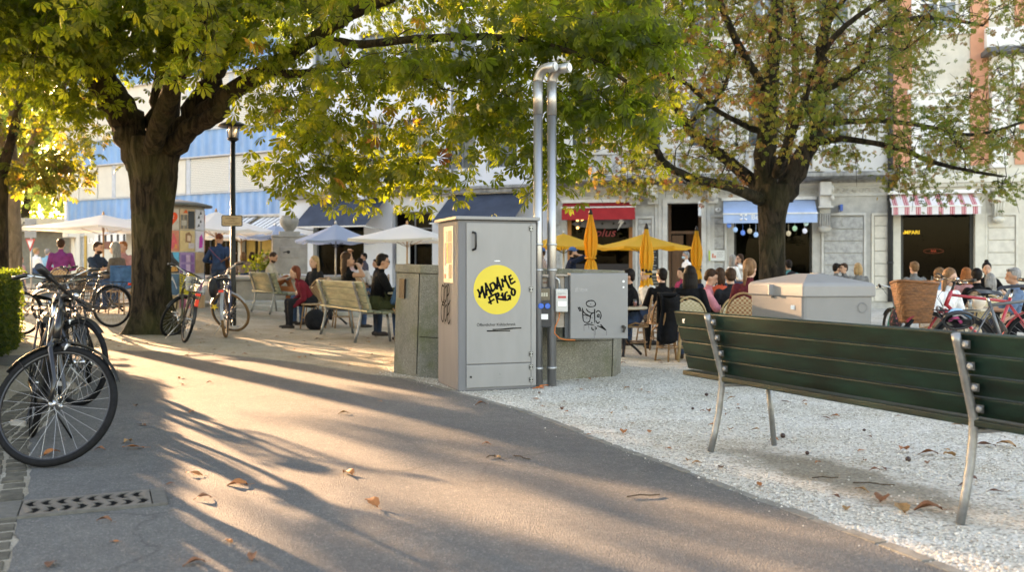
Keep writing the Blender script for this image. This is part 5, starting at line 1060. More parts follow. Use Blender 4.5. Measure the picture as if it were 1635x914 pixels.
    S = rs.uniform(lsize*.7, lsize*1.25, N); cl = rs.uniform(-.12, .12, len(A)); tint = np.clip(tintf(P+np.array([b.x, b.y, b.z]), rs)+cl[idx], 0, 1)
    leaf_mesh('foliage', P, S, tint, rs, leafm, crown, tv, tilt=tilt)
    return t
def outline(tab):
    xs_ = [a for a, _ in tab]; ys_ = [b for _, b in tab]
    return lambda px: float(np.interp(px, xs_, ys_))
def sample_anchors(n, box, ok, seed, mind=.28):
    rs = np.random.RandomState(seed); out = []; tries = 0
    while len(out) < n and tries < n*300:
        tries += 1; p = np.array([rs.uniform(*box[0]), rs.uniform(*box[1]), rs.uniform(*box[2])])
        if not ok(p, rs): continue
        if out and np.min(np.linalg.norm(np.array(out)-p, axis=1)) < mind: continue
        out.append(p)
    return out
def proj(p): return 817.5+p[0]/p[1]*F, HZ-(p[2]-CAMH)/p[1]*F
def P3(px, py, Y, r): v = W(px, py, Y); return (v.x, v.y, v.z, r)
BARK1 = bark_mat('chestnut_bark', (.013, .009, .006), (.065, .046, .027), (.075, .075, .022), .55)
BARK2 = bark_mat('dark_bark', (.012, .010, .008), (.055, .043, .030), (.05, .052, .02), .5)
BARK3 = bark_mat('pale_bark', (.12, .095, .065), (.26, .21, .15), (.16, .14, .07), .3, 5, .6)
# --- the big chestnut on the left
YT = 15.2; bx = W(243, 425, YT); zt0 = gz(bx.x, YT)
trunk = [P3(246, 532, YT, .40), P3(246, 515, YT, .365), P3(243, 470, YT, .305), P3(243, 400, YT, .288), P3(244, 340, YT, .31), P3(246, 290, YT, .36), P3(243, 245, YT, .42), P3(243, 222, YT, .41)]
trunk[0] = (trunk[0][0], trunk[0][1], zt0-.1, .42)
limbs1 = [
 [P3(226, 268, YT, .26), P3(205, 205, YT-.1, .28), P3(176, 150, YT-.3, .25), P3(142, 105, YT-.6, .20), P3(108, 62, YT-1, .15), P3(70, 10, YT-1.6, .10), P3(20, -60, YT-2.2, .07)],
 [P3(180, 155, YT-.2, .2), P3(150, 115, YT+.3, .16), P3(100, 60, YT+.9, .10), P3(40, 40, YT+1.5, .06)],
 [P3(182, 155, YT-.3, .17), P3(160, 90, YT-.5, .16), P3(150, 20, YT-.6, .12), P3(120, -80, YT-.4, .08)],
 [P3(252, 255, YT+.2, .26), P3(258, 190, YT+.2, .25), P3(270, 120, YT+.2, .22), P3(264, 50, YT+.2, .20), P3(240, -30, YT+.9, .13), P3(230, -150, YT+1., .08)],
 [P3(258, 258, YT, .22), P3(298, 200, YT-.2, .20), P3(328, 150, YT-.3, .18), P3(352, 100, YT-.6, .14), P3(392, 45, YT-.9, .12), P3(440, -10, YT-1.1, .1), P3(500, -90, YT-1.2, .06)],
 [P3(268, 235, YT-.2, .17), P3(312, 200, YT-.5, .15), P3(350, 178, YT-.8, .12), P3(362, 152, YT-.9, .09), P3(400, 130, YT-1.2, .07)],
 [P3(300, 196, YT-.2, .15), P3(352, 160, YT-.7, .14), P3(430, 110, YT-1.4, .125), P3(500, 62, YT-2.2, .10), P3(560, 22, YT-2.8, .095), P3(620, -5, YT-3.4, .08), P3(720, -50, YT-4, .06)],
 [P3(430, 112, YT-1.4, .07), P3(480, 118, YT-2.2, .06), P3(560, 100, YT-3., .045), P3(640, 110, YT-3.6, .035), P3(700, 140, YT-3.9, .02)],
 [P3(500, 62, YT-2.2, .07), P3(580, 70, YT-2.9, .055), P3(680, 60, YT-3.9, .05), P3(800, 60, YT-4.8, .04), P3(920, 85, YT-5.2, .03), P3(1000, 130, YT-5.4, .02)],
 [P3(352, 98, YT-.6, .09), P3(330, 20, YT+.5, .08), P3(330, -80, YT+1, .06)],
 [P3(240, 250, YT-.2, .16), P3(270, 150, YT-1.2, .14), P3(320, 40, YT-2.4, .1), P3(380, -90, YT-3.4, .07)],
]
LPX = []
for lb in (limbs1[0], limbs1[3], limbs1[4], limbs1[6]):
    for c_, r_q in limb_curve(lb, 5):
        if c_.y > 5: q_ = proj(c_); LPX.append((q_[0], q_[1], r_q/c_.y*F))
ol1 = outline([(-400, 60), (-50, 60), (80, 120), (150, 165), (200, 150), (260, 170), (330, 190), (380, 195), (435, 175), (455, 240), (480, 270), (560, 280), (640, 268), (700, 255), (735, 225), (800, 220), (850, 240), (920, 252), (945, 245), (1000, 235), (1050, 195), (1100, 120), (1130, 40), (1150, -40)])
def ok1(p, rs):
    px, py = proj(p)
    if p[1] < 6 or px > 1150: return False
    c = ((p[0]+4.6)/8.6)**2+((p[1]-13.2)/6.8)**2+((p[2]-6.6)/4.6)**2
    if c > 1: return False
    lim = ol1(px)
    if py > lim-18: return False
    if px > 430 and p[1] > 13.8 and py > 60: return False
    if 640 < px and py > 60 and p[1] > 12.5: return False
    if px > 430 and py > 125 and (p[1] > 11.9 or p[1] < 10.6 or rs.uniform() < .55): return False
    if px > 640 and 40 < py and rs.uniform() < .25: return False
    if p[1] > 15.8 and p[2] < 6 and rs.uniform() < .5: return False
    if -9.5 < p[0] < -3.2 and p[1] > 13 and p[2] < 5.6 and rs.uniform() < .5: return False
    if py < -330 and rs.uniform() < .6: return False
    if p[1] < YT+.1:
        for q in LPX:
            if abs(px-q[0]) < q[2]*1.25+9 and abs(py-q[1]) < q[2]*1.25+9 and rs.uniform() < .5: return False
    if 150 < px < 440 and py > 60:   # leave the forks showing
        if p[1] < YT-.5 and rs.uniform() < .5: return False
    return True
anch1 = sample_anchors(900, ((-13, 2.6), (7, 20), (2.0, 11)), ok1, 11, .30)
rs = np.random.RandomState(4)
for px, py, Y, n in ((480, 250, 11.2, 3), (500, 300, 11.1, 4), (475, 215, 11.3, 3), (540, 290, 11.4, 4), (590, 300, 11.3, 5), (650, 295, 11.2, 5), (700, 285, 11.1, 4), (560, 220, 11.6, 6), (640, 220, 11.6, 6), (720, 200, 11.3, 5), (610, 160, 11.9, 5), (500, 160, 12, 5), (690, 120, 11.6, 5), (800, 200, 10.6, 5), (870, 240, 10.2, 4), (925, 290, 10.1, 2), (780, 120, 10.6, 5), (920, 180, 10.0, 6), (1000, 190, 9.9, 5), (1040, 100, 9.8, 5), (960, 80, 9.9, 6), (870, 60, 10.2, 6), (350, 195, 13.5, 2), (420, 180, 13.2, 2), (120, 190, 14, 4), (60, 150, 14, 4)):
    for k in range((n+1)//2 if 430 < px < 760 else n): v = W(px+rs.normal(0, 24), py-24+rs.normal(0, 13), Y+rs.normal(0, .3)); anch1.append(np.array(v))
def thin_for_sun(an, keep, seed=9):   # the gap in the boughs through which the low sun reaches the drooping branch
    rs = np.random.RandomState(seed); sd = np.array(sdir); low = [np.array(W(x, y, 11.2)) for x in range(460, 760, 25) for y in range(190, 340, 25)]; out = []
    for p in an:
        hit = False
        for q in low:
            d = p-q; t = d.dot(sd)
            if t > 1.7 and np.linalg.norm(d-sd*t) < .42: hit = True; break
        if not hit or rs.uniform() < keep: out.append(p)
    return out
anch1 = thin_for_sun(anch1, .25)
rs = np.random.RandomState(14)
for k in range(110):
    v = W(rs.uniform(-60, 470), rs.uniform(-60, 95), rs.uniform(12.2, 14.2)); anch1.append(np.array(v))
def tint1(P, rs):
    n = len(P); return np.clip(.13+.19*((P[:, 0] > -4.4) & (P[:, 0] < -.6) & (P[:, 2] < 4.3))+rs.normal(0, .11, n)+.3*(rs.uniform(0, 1, n) < .07)+.06*(P[:, 0]+4)/4, 0, 1)  # drooping cluster yellower: yellow leaf edges, plus its backlight put into the colour
make_tree('chestnut_tree', (bx.x, YT, zt0), 'big chestnut with a thick dark trunk and green-yellow crown over the left of the square', trunk, limbs1, anch1, BARK1, LEAF, .13, 30, tint1, .40, 3, nt=110, ridge=.065)
# --- the thinner chestnut on the right
Y2 = 17.6; b2x = W(1233, 425, Y2); zt2 = gz(b2x.x, Y2)
trunk = [(b2x.x, Y2, zt2-.1, .36), (b2x.x, Y2, zt2+.25, .31), P3(1233, 450, Y2, .245), P3(1233, 400, Y2, .235), P3(1233, 350, Y2, .25), P3(1236, 318, Y2, .30), P3(1238, 296, Y2, .32)]
limbs2 = [
 [P3(1222, 325, Y2, .22), P3(1222, 262, Y2, .21), P3(1224, 190, Y2-.2, .17), P3(1232, 110, Y2-.3, .13), P3(1240, 30, Y2-.4, .11), P3(1246, -100, Y2-.4, .07)],
 [P3(1248, 320, Y2, .22), P3(1278, 262, Y2, .19), P3(1300, 215, Y2+.1, .15), P3(1309, 150, Y2+.2, .14), P3(1312, 80, Y2+.3, .11), P3(1326, 0, Y2+.4, .09), P3(1345, -100, Y2+.4, .06)],
 [P3(1215, 318, Y2-.1, .12), P3(1165, 299, Y2-.5, .09), P3(1110, 286, Y2-1, .08), P3(1062, 262, Y2-1.4, .07), P3(1045, 235, Y2-1.6, .06), P3(1000, 196, Y2-2., .05), P3(962, 150, Y2-2.4, .04), P3(905, 128, Y2-2.6, .02)],
 [P3(1222, 305, Y2+.1, .14), P3(1160, 255, Y2+.5, .11), P3(1110, 215, Y2+.9, .09), P3(1082, 175, Y2+1, .08), P3(1066, 120, Y2+1.2, .06), P3(1050, 70, Y2+1.4, .04)],
 [P3(1226, 150, Y2-.2, .09), P3(1190, 90, Y2-.6, .07), P3(1160, 30, Y2-.9, .06), P3(1125, -60, Y2-1.2, .04)],
 [P3(1290, 232, Y2-.05, .08), P3(1345, 222, Y2-.8, .06), P3(1430, 236, Y2-1.5, .045), P3(1500, 262, Y2-2., .035), P3(1600, 282, Y2-2.6, .02)],
 [P3(1306, 150, Y2+.1, .07), P3(1375, 105, Y2-.3, .05), P3(1400, 45, Y2-.5, .045), P3(1480, 28, Y2-.8, .04), P3(1570, 40, Y2-1, .025)],
 [P3(1302, 200, Y2+.2, .07), P3(1390, 192, Y2+.1, .05), P3(1470, 200, Y2, .04), P3(1560, 215, Y2-.1, .03), P3(1660, 185, Y2-.2, .02)],
 [P3(1310, 100, Y2+.2, .07), P3(1330, 20, Y2-.6, .05), P3(1400, -50, Y2-1.2, .04)],
 [P3(1240, 280, Y2-.3, .10), P3(1280, 170, Y2-1.4, .07), P3(1330, 60, Y2-2.2, .05), P3(1440, -20, Y2-2.8, .03)],
 [P3(1225, 215, Y2, .07), P3(1150, 180, Y2-.2, .05), P3(1090, 130, Y2-.3, .04), P3(1010, 100, Y2-.4, .02)],
 [P3(1250, 300, Y2+.3, .12), P3(1262, 200, Y2+1.2, .09), P3(1270, 90, Y2+1.8, .07), P3(1260, -40, Y2+2.2, .05)],
 [P3(1095, 200, Y2+.8, .05), P3(1150, 150, Y2+.9, .04), P3(1180, 60, Y2+.9, .03)],
]
ol2 = outline([(900, 250), (930, 275), (1000, 290), (1060, 278), (1110, 268), (1150, 245), (1200, 235), (1290, 235), (1330, 250), (1400, 262), (1450, 272), (1520, 280), (1600, 282), (1700, 270)])
def ok2(p, rs):
    px, py = proj(p)
    c = ((p[0]-5.2)/6.2)**2+((p[1]-16.8)/4.2)**2+((p[2]-6.2)/4.4)**2
    if c > 1 or px < 925: return False
    if py > ol2(px): return False
    if py < -220 and rs.uniform() < .6: return False
    if px > 1500 and py < 120 and rs.uniform() < .7: return False
    return True
anch2 = sample_anchors(800, ((-.5, 11.6), (12, 21.5), (2.3, 9.5)), ok2, 21, .29)
for px, py, n in ((1010, 295, 3), (1080, 292, 3), (1130, 290, 2), (1440, 285, 3), (1490, 300, 2), (1600, 295, 3), (960, 280, 3), (1160, 275, 2)):
    for k in range(n): v = W(px+rs.normal(0, 22), py+rs.normal(0, 6), 15.6+rs.normal(0, .4)); anch2.append(np.array(v))
def tint2(P, rs):
    n = len(P); return np.clip(.38+.26*np.sin(P[:, 0]*5.1+P[:, 2]*4.3)*np.sin(P[:, 1]*4.7+P[:, 2]*3.1)+rs.normal(0, .16, n)-.02*(P[:, 0]-5), 0, 1)
make_tree('chestnut_tree', (b2x.x, Y2, zt2), 'thin-leaved browning chestnut with a slimmer trunk, behind the grit bin on the right', trunk, limbs2, anch2, BARK2, LEAF2, .072, 30, tint2, .27, 5, nt=48, tipr=.008, ntw=6)
# --- the pale-trunked tree at the left edge
Y3 = 22.; b3 = W(20, 425, Y3); z3_ = gz(b3.x, Y3)
trunk = [(b3.x, Y3, z3_-.1, .26), (b3.x, Y3, z3_+.4, .2), P3(20, 380, Y3, .19), P3(19, 330, Y3, .18), P3(22, 290, Y3, .2), P3(22, 262, Y3, .19)]
limbs3 = [[P3(20, 275, Y3, .13), P3(0, 210, Y3-.4, .1), P3(-30, 120, Y3-.8, .08), P3(-60, 0, Y3-1, .05)], [P3(26, 275, Y3, .12), P3(60, 210, Y3-.6, .08), P3(100, 140, Y3-1.2, .06), P3(130, 60, Y3-1.6, .04)], [P3(22, 270, Y3, .1), P3(20, 160, Y3+.5, .08), P3(30, 20, Y3+1, .05)]]
ol3 = outline([(-300, 200), (0, 268), (60, 285), (130, 282), (150, 250), (175, 150), (190, 60)])
def ok3(p, rs):
    px, py = proj(p); c = ((p[0]+12)/4.6)**2+((p[1]-21)/4.)**2+((p[2]-6.4)/3.9)**2
    return c < 1 and py < ol3(px) and px < 190
anch3 = sample_anchors(165, ((-17, -7), (17, 25), (3.9, 10)), ok3, 31, .4)
for px, py, n in ((60, 275, 2), (110, 285, 2), (90, 245, 2), (140, 240, 2), (30, 265, 2)):
    for k in range(n): v = W(px+rs.normal(0, 16), py+rs.normal(0, 8), 19.6+rs.normal(0, .4)); anch3.append(np.array(v))
anch3 = thin_for_sun(anch3, .35)
def tint3(P, rs): n = len(P); return np.clip(.42+rs.normal(0, .15, n)+.3*np.clip((4.2-P[:, 2])/2.5, 0, 1), 0, 1)
make_tree('chestnut_tree', (b3.x, Y3, z3_), 'tree with a slim pale trunk and yellowing leaves, second from the left edge', trunk, limbs3, anch3, BARK3, LEAFW, .17, 26, tint3, .45, 6, nt=24)
b4 = W(-6, 425, 19.5); trunk = [(b4.x, 19.5, gz(b4.x, 19.5)-.1, .3), P3(-6, 430, 19.5, .24), P3(-6, 330, 19.5, .22), P3(-4, 280, 19.5, .23)]
anch4 = sample_anchors(70, ((-18, -10.6), (16, 22), (3.8, 8)), lambda p, r: ((p[0]+13)/3.4)**2+((p[1]-19)/3)**2+((p[2]-5.6)/2.6)**2 < 1 and proj(p)[1] < ol3(proj(p)[0])-10, 41, .5)
make_tree('chestnut_tree', (b4.x, 19.5, gz(b4.x, 19.5)), 'brown trunk cut by the left edge of the picture, beside the pale trunk', trunk, [[P3(-4, 290, 19.5, .16), P3(-30, 200, 19.2, .1), P3(-60, 60, 18.8, .06)], [P3(-4, 290, 19.5, .12), P3(30, 180, 19.2, .08), P3(40, 60, 18.8, .05)]], anch4, BARK1, LEAFW, .17, 24, tint3, .5, 7, nt=24)
# --- added tree, mostly out of view, keeps low sun off grit bin and café
an = sample_anchors(150, ((-29, -23.4), (43, 49), (3.6, 13)), lambda q, r: ((q[0]+26.2)/2.6)**2+((q[1]-46)/2.8)**2+((q[2]-8.3)/4.8)**2 < 1, 91, .4)
make_tree('street_tree', (-26.2, 46, 0), 'added tree mostly out of view left of the blue building, keeping low sun off the grit bin', [(-26.2, 46, -.1, .3), (-26.2, 46, 2, .24), (-26.2, 46, 4, .2)], [[(-26.2, 46, 3.8, .2), (-26.0, 46, 7, .15), (-26.3, 46, 11, .06)]], an, BARK2, LEAF3, .3, 34, lambda P, rs: rs.uniform(.1, .8, len(P)), .75, 92, tmpl=simple_leaf(), tipr=.015, nt=12)
# --- far trees down the street
for k, (px, Y, h, w, lab) in enumerate(((40, 62, 17, 5.5, 'hazy light green tree far down the street, right of the pale trunk'), (-30, 70, 19, 6.5, 'far tall tree at the left edge, mostly behind the pale trunk'), (72, 88, 22, 6, 'farthest light green tree, next to the rounded blue building'))):
    p = W(px, 425, Y); an = sample_anchors(120, ((p.x-w, p.x+w), (Y-w, Y+w), (2.2, h)), lambda q, r, p=p, Y=Y, h=h, w=w: ((q[0]-p.x)/w)**2+((q[1]-Y)/w)**2+((q[2]-h*.56)/(h*.46))**2 < 1, 50+k, .6)
    make_tree('street_tree', (p.x, Y, 0), lab, [(p.x, Y, -.1, .4), (p.x, Y, 2.5, .3), (p.x, Y, 5, .25)], [[(p.x, Y, 4.5, .25), (p.x+.6, Y, h*.5, .2), (p.x-.3, Y, h*.85, .08)]], an, BARK2, LEAF3, .5, 30, lambda P, rs: rs.uniform(.2, .8, len(P)), 1.3, 60+k, tmpl=simple_leaf(), group='trees far down the street', tipr=.02, nt=12)
# ================================================================ HEDGE, GRAVEL, FALLEN LEAVES
hd_a, hd_d, hd_L = Vector((-3.78, 5.3)), Vector((-.37, .93)).normalized(), 9.2; hn = Vector((-hd_d.y, hd_d.x))
hedge = empty('clipped_hedge', (hd_a.x, hd_a.y, 0), 0, 'clipped green hedge with a sunlit top along the left edge, behind the parked bicycles', 'hedge')
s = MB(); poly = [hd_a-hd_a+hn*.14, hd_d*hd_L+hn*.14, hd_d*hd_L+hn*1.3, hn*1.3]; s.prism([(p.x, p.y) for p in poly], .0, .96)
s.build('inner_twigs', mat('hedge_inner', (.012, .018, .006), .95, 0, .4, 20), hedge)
rs = np.random.RandomState(77); n = 42000; u = rs.uniform(0, hd_L, n); sel = rs.uniform(0, 1, n) < .62; hgt = 1.07
wob = .05*np.sin(u*2.3)+.04*np.sin(u*5.1+1); dep = np.abs(rs.normal(0, .07, n))
v = np.where(sel, dep+wob*.6, rs.uniform(0, 1.3, n)); zz = np.where(sel, rs.uniform(.02, hgt, n), hgt-dep*.8+wob*.4)
P = np.stack([hd_d.x*u+hn.x*v, hd_d.y*u+hn.y*v, zz], -1); P[:, 2] += rs.normal(0, .012, n)
HL = leaf_mat('hedge_leaf', [(0, (.007, .018, .004)), (.5, (.017, .036, .006)), (1, (.05, .065, .012))], [(0, (.08, .16, .01)), (.5, (.18, .27, .02)), (1, (.36, .40, .04))], .4, .7)
leaf_mesh('foliage', P, rs.uniform(.03, .058, n), rs.uniform(.1, .9, n), rs, HL, hedge, simple_leaf(), tilt=.9)
# loose stones of the gravel near the camera
def inside(x, y, poly):
    c = False; j = len(poly)-1
    for i in range(len(poly)):
        if (poly[i][1] > y) != (poly[j][1] > y) and x < (poly[j][0]-poly[i][0])*(y-poly[i][1])/(poly[j][1]-poly[i][1])+poly[i][0]: c = not c
        j = i
    return c
fine_edge = [tuple(Vector(a).lerp(Vector(b), k/12)) for a, b in zip(edge, edge[1:]) for k in range(12)]
rnd = random.Random(17); V = []; Fa = []; Mi = []; cnt = 0
ico_v = [(0, 0, 1), (.9, 0, .1), (.28, .85, .1), (-.72, .53, .1), (-.72, -.53, .1), (.28, -.85, .1), (0, 0, -.6)]
ico_f = [(0, 1, 2), (0, 2, 3), (0, 3, 4), (0, 4, 5), (0, 5, 1), (6, 2, 1), (6, 3, 2), (6, 4, 3), (6, 5, 4), (6, 1, 5)]
while cnt < 26000:
    y = 3.4+ (rnd.random()**1.3)*7.5; x = rnd.uniform(-1.4, .58*y+.3)
    if inside(x, y, path) and rnd.random() > math.exp(-min(((x-q[0])**2+(y-q[1])**2)**.5 for q in fine_edge)/.06): continue
    ux = (x-1.75)*.43-(y-5.0)*.903; uy = (x-1.75)*.903+(y-5.0)*.43
    if (ux/1.35)**2+(uy/.36)**2 < 1 and rnd.random() < .95: continue
    r = rnd.uniform(.0035, .0085)*(1 if rnd.random() < .97 else 1.5); a = rnd.uniform(0, 6.28); ca, sa = math.cos(a), math.sin(a); sx, sy, sz = r*rnd.uniform(.8, 1.5), r*rnd.uniform(.7, 1.1), r*rnd.uniform(.5, .9); o = len(V); z = gz(x, y)+sz*.35
    for p in ico_v: X, Y_ = p[0]*sx, p[1]*sy; V.append((x+X*ca-Y_*sa, y+X*sa+Y_*ca, z+p[2]*sz))
    k = rnd.choice((0, 0, 0, 0, 1, 1, 1, 2, 3, 3)); 
    for f in ico_f: Fa.append((o+f[0], o+f[1], o+f[2])); Mi.append(k)
    cnt += 1
me = bpy.data.meshes.new('gravel_stones'); me.from_pydata(V, [], Fa); me.polygons.foreach_set('material_index', Mi)
for k, c in enumerate(((.62, .585, .52), (.50, .47, .41), (.30, .27, .22), (.70, .67, .61))): me.materials.append(mat('chip_%d' % k, c, .9, 0, 0))
o = bpy.data.objects.new('gravel_stones', me); COL.objects.link(o); tag(o, 'loose pale limestone chips of the gravel surface near the green bench', 'gravel', None, 'stuff')
# fallen chestnut leaves, each one its own object
FLM = [mat('fallen_%d' % k, c, .65, 0, .4, 30) for k, c in enumerate(((.34, .115, .03), (.20, .075, .03), (.30, .16, .06), (.13, .05, .025)))]
def fallen(k):
    rnd = random.Random(k); L_ = 1.; w = rnd.uniform(.20, .30); cu = rnd.uniform(.3, 1.2); s = MB()
    def fn(p, q):
        ww = w*math.sin(PI*min(1, p**.7*.97+.02))*(1+.12*math.sin(p*21+q)); t = (q-.5)*2; return (L_*p, t*ww, .10*abs(t)*cu+.16*math.sin(p*PI*rnd_a)*cu-.02+.03*math.sin(p*9+t*3))
    rnd_a = rnd.uniform(.8, 1.3); s.grid(fn, 10, 4); s.tube([(0, 0, .0), (-.18, .03, .01), (-.32, .0, .0)], .008, 4)
    me_o = s.build('fallen_leaf', FLM[k % 4]); return me_o
protos = [fallen(k) for k in range(8)]; used = [False]*8
def drop(px, py, size, k, ang=None, kind=None, xy=None):
    x, y = xy if xy else gp(px, py); on = 'path' if inside(x, y, path) else ('sand' if x < -1.0 and y > 10 else 'gravel')
    o = protos[k] if not used[k] else protos[k].copy()
    if used[k]: COL.objects.link(o)
    used[k] = True; o.location = (x, y, gz(x, y)+(.012 if on == 'path' else .012)); o.scale = (size,)*3; o.rotation_euler = (rnd.uniform(-.15, .15), rnd.uniform(-.15, .15), rnd.uniform(0, 6.28) if ang is None else ang)
    lab = {'path': 'dry brown fallen leaf lying on the asphalt path', 'gravel': 'dry brown fallen leaf lying on the pale gravel', 'sand': 'dry brown fallen leaf lying on the sandy ground under the big chestnut'}[on]
    tag(o, lab, 'fallen leaf', 'fallen leaves on the '+on)
rnd = random.Random(23)
for px, py, sz in ((230, 718, .11), (209, 708, .07), (323, 763, .09), (395, 778, .10), (563, 763, .09), (603, 815, .09), (799, 736, .05), (770, 713, .05), (178, 838, .06), (83, 903, .08), (327, 903, .07), (402, 903, .07), (370, 872, .05), (190, 870, .04), (217, 651, .07), (222, 681, .07), (152, 722, .06), (70, 731, .09), (300, 568, .06), (290, 605, .07), (338, 613, .05), (302, 662, .05), (265, 778, .04),
                   (1445, 825, .10), (1505, 819, .12), (1405, 807, .11), (1365, 785, .06), (1340, 800, .05), (1448, 722, .09), (1498, 729, .10), (1525, 733, .08), (1405, 755, .05), (1325, 672, .07), (1327, 668, .06), (1180, 656, .05), (1287, 650, .05), (1200, 690, .05), (1118, 660, .04), (1005, 622, .06), (1020, 624, .06), (1040, 630, .05), (975, 662, .05), (860, 640, .07), (868, 652, .04), (960, 672, .05), (1230, 706, .06), (1590, 716, .11), (1622, 718, .1), (1350, 820, .05), (1105, 744, .05), (1098, 740, .05), (1062, 720, .04), (1380, 722, .05), (1310, 742, .04), (1480, 745, .05), (1560, 770, .06), (1600, 790, .06), (500, 570, .05), (620, 580, .05), (560, 560, .06), (470, 560, .05), (510, 545, .06), (440, 540, .06), (160, 545, .07), (190, 555, .08), (345, 560, .05), (400, 555, .05)):
    drop(px, py, sz*1.15, rnd.randrange(8))
for i in range(235):
    Y = 4.5+rnd.random()**.8*12; X = rnd.uniform(-.5, .53)*Y
    if inside(X, Y, path) and rnd.random() < .75: continue
    drop(0, 0, .038+.05*rnd.random()**1.5, rnd.randrange(8), xy=(X, Y))
CK = mat('conker_brown', (.035, .014, .010), .3, 0, .2, 20)
ck0 = None
for px, py, r in ((1128, 633, .016), (1250, 700, .018), (1450, 738, .017), (1289, 727, .013), (1106, 655, .012), (1380, 690, .012)):
    x, y = gp(px, py)
    if ck0 is None: s = MB(); s.ell((0, 0, 0), (1, 1, .92), 12, 8); ck0 = o = s.build('conker', CK)
    else: o = ck0.copy(); COL.objects.link(o)
    o.location = (x, y, gz(x, y)+r*.9); o.scale = (r, r, r); tag(o, 'dark round conker fallen on the pale gravel', 'conker', 'conkers on the gravel')
TW = mat('dead_twig', (.07, .05, .035), .9, 0, .3, 20)
for k, (px, py, dx, L_) in enumerate(((1028, 797, .2, .17), (832, 735, -.9, .14), (1395, 778, -.3, .2), (1318, 768, .0, .14), (785, 733, .9, .09))):
    x, y = gp(px, py); s = MB(); s.tube([(-L_/2, 0, .006), (-L_*.1, .01, .01), (L_*.2, -.005, .008), (L_/2, .012, .006)], .0035, 5); o = s.build('dead_twig', TW); o.location = (x, y, .008); o.rotation_euler = (0, 0, dx)
    tag(o, ['thin dead twig on the asphalt in front of the bench', 'bent dead twig on the sunlit asphalt below the cabinet', 'long dead twig on the gravel under the bench', 'short dead twig on the gravel behind the near bench leg', 'tiny dead twig on the asphalt, left of the bent twig'][k], 'twig')

# ================================================================ PARASOLS
def cloth_mat(name, c, tc_, tr=.35):
    m, N, L, p = nodes(name); out = [n for n in N if n.type == 'OUTPUT_MATERIAL'][0]; p.inputs['Base Color'].default_value = (*c, 1); p.inputs['Roughness'].default_value = .85
    t = N_(N, 'ShaderNodeBsdfTranslucent'); t.inputs[0].default_value = (*tc_, 1); mx = N_(N, 'ShaderNodeMixShader'); mx.inputs[0].default_value = tr; L.new(p.outputs[0], mx.inputs[1]); L.new(t.outputs[0], mx.inputs[2]); L.new(mx.outputs[0], out.inputs[0])
    w = N_(N, 'ShaderNodeTexNoise', Scale=7., Detail=4.); bp = N_(N, 'ShaderNodeBump', Strength=.25, Distance=.05); L.new(w.outputs[0], bp.inputs['Height']); L.new(bp.outputs[0], p.inputs['Normal']); return m
CW = cloth_mat('parasol_white', (.84, .83, .80), (.75, .70, .6)); CB = cloth_mat('parasol_blue_grey', (.36, .43, .56), (.4, .5, .7)); CY = cloth_mat('parasol_yellow', (.78, .47, .05), (.85, .42, .03), .5)
WOODP = mat('parasol_wood', (.42, .24, .11), .5, 0, .2, 4, stretch=(4, 4, .4))
def parasol(px, py_apex, py_rim, Y, half, m, label, group, n=8, pole=None, rot=.2, name='open_parasol', lean=0, square=False):
    p = W(px, 425, Y); g0 = gz(p.x, Y); t = empty(name, (p.x, Y, g0), rot, label, 'parasol', group); za, zr = W(0, py_apex, Y).z-g0, W(0, py_rim, Y).z-g0
    n = 4 if square else n; s = MB(); K = 6; sub = 6; vs = []
    R_ = half*(1.38 if square else 1.04)
    for i in range(K+1):
        f = i/K
        for j in range(n*sub):
            a = 2*PI*j/(n*sub); e = (j % sub)/sub; seg = math.cos(PI/n)/math.cos((e-.5)*2*PI/n); sag = .035*math.sin(PI*e)*f*half
            r = R_*f*seg; z = za+(zr-za)*(f**1.05)-.05*half*math.sin(PI*f)*.6-sag; vs.append((r*math.cos(a), r*math.sin(a), z))
    N4 = n*sub; fs = [(i*N4+j, i*N4+(j+1) % N4, (i+1)*N4+(j+1) % N4, (i+1)*N4+j) for i in range(K) for j in range(N4)]
    rim = len(vs)
    for j in range(N4): x, y, z = vs[K*N4+j]; vs.append((x*1.0, y*1.0, z-.06-.012*math.sin(j*1.7)))
    fs += [(K*N4+j, K*N4+(j+1) % N4, rim+(j+1) % N4, rim+j) for j in range(N4)]
    s.add(vs, fs, smooth=True); c = s.build('canopy', m, t, sharp=50)
    s = MB()
    for k in range(n): a = 2*PI*k/n; s.tube([(0, 0, za-.06), (R_*.97*math.cos(a), R_*.97*math.sin(a), zr-.045)], .009, 5); s.tube([(0, 0, zr-.2), (R_*.5*math.cos(a), R_*.5*math.sin(a), (za+zr)/2-.05)], .008, 5)
    s.build('rib', DARKMETAL if pole is None else pole, c)
    s = MB(); s.tube([(0, 0, 0), (lean, 0, za+.04)], .022, 10); s.lathe([(.03, za-.02), (.03, za+.04), (.012, za+.09)], 10); s.build('pole', pole or METAL, t); s = MB(); s.lathe([(.24, 0), (.24, .05), (.05, .08), (.04, .3)], 20); s.build('base', DARKMETAL, t); return t
GW, GY = 'white parasols', 'yellow parasols'
parasol(165, 343, 364, 25, 1.42, CW, 'white parasol on a wooden pole left of the big chestnut trunk', GW, pole=WOODP, square=True, rot=.35)
parasol(345, 338, 368, 25, 1.42, CW, 'white parasol right of the poster column, under the notice', GW, pole=WOODP, rot=.1)
parasol(385, 356, 378, 29.5, 1.25, CW, 'white parasol between the notice on the lamp post and the fountain', GW, pole=WOODP)
parasol(650, 358, 382, 23, 1.10, CW, 'white parasol directly left of the grey fridge cabinet', GW, pole=WOODP, square=True, rot=.5)
parasol(536, 358, 384, 24, .98, CB, 'blue-grey parasol above the woman with the raised arm', 'blue-grey parasols')
parasol(440, 360, 377, 27.5, 1.0, CB, 'blue-grey parasol behind the fountain urn', 'blue-grey parasols')
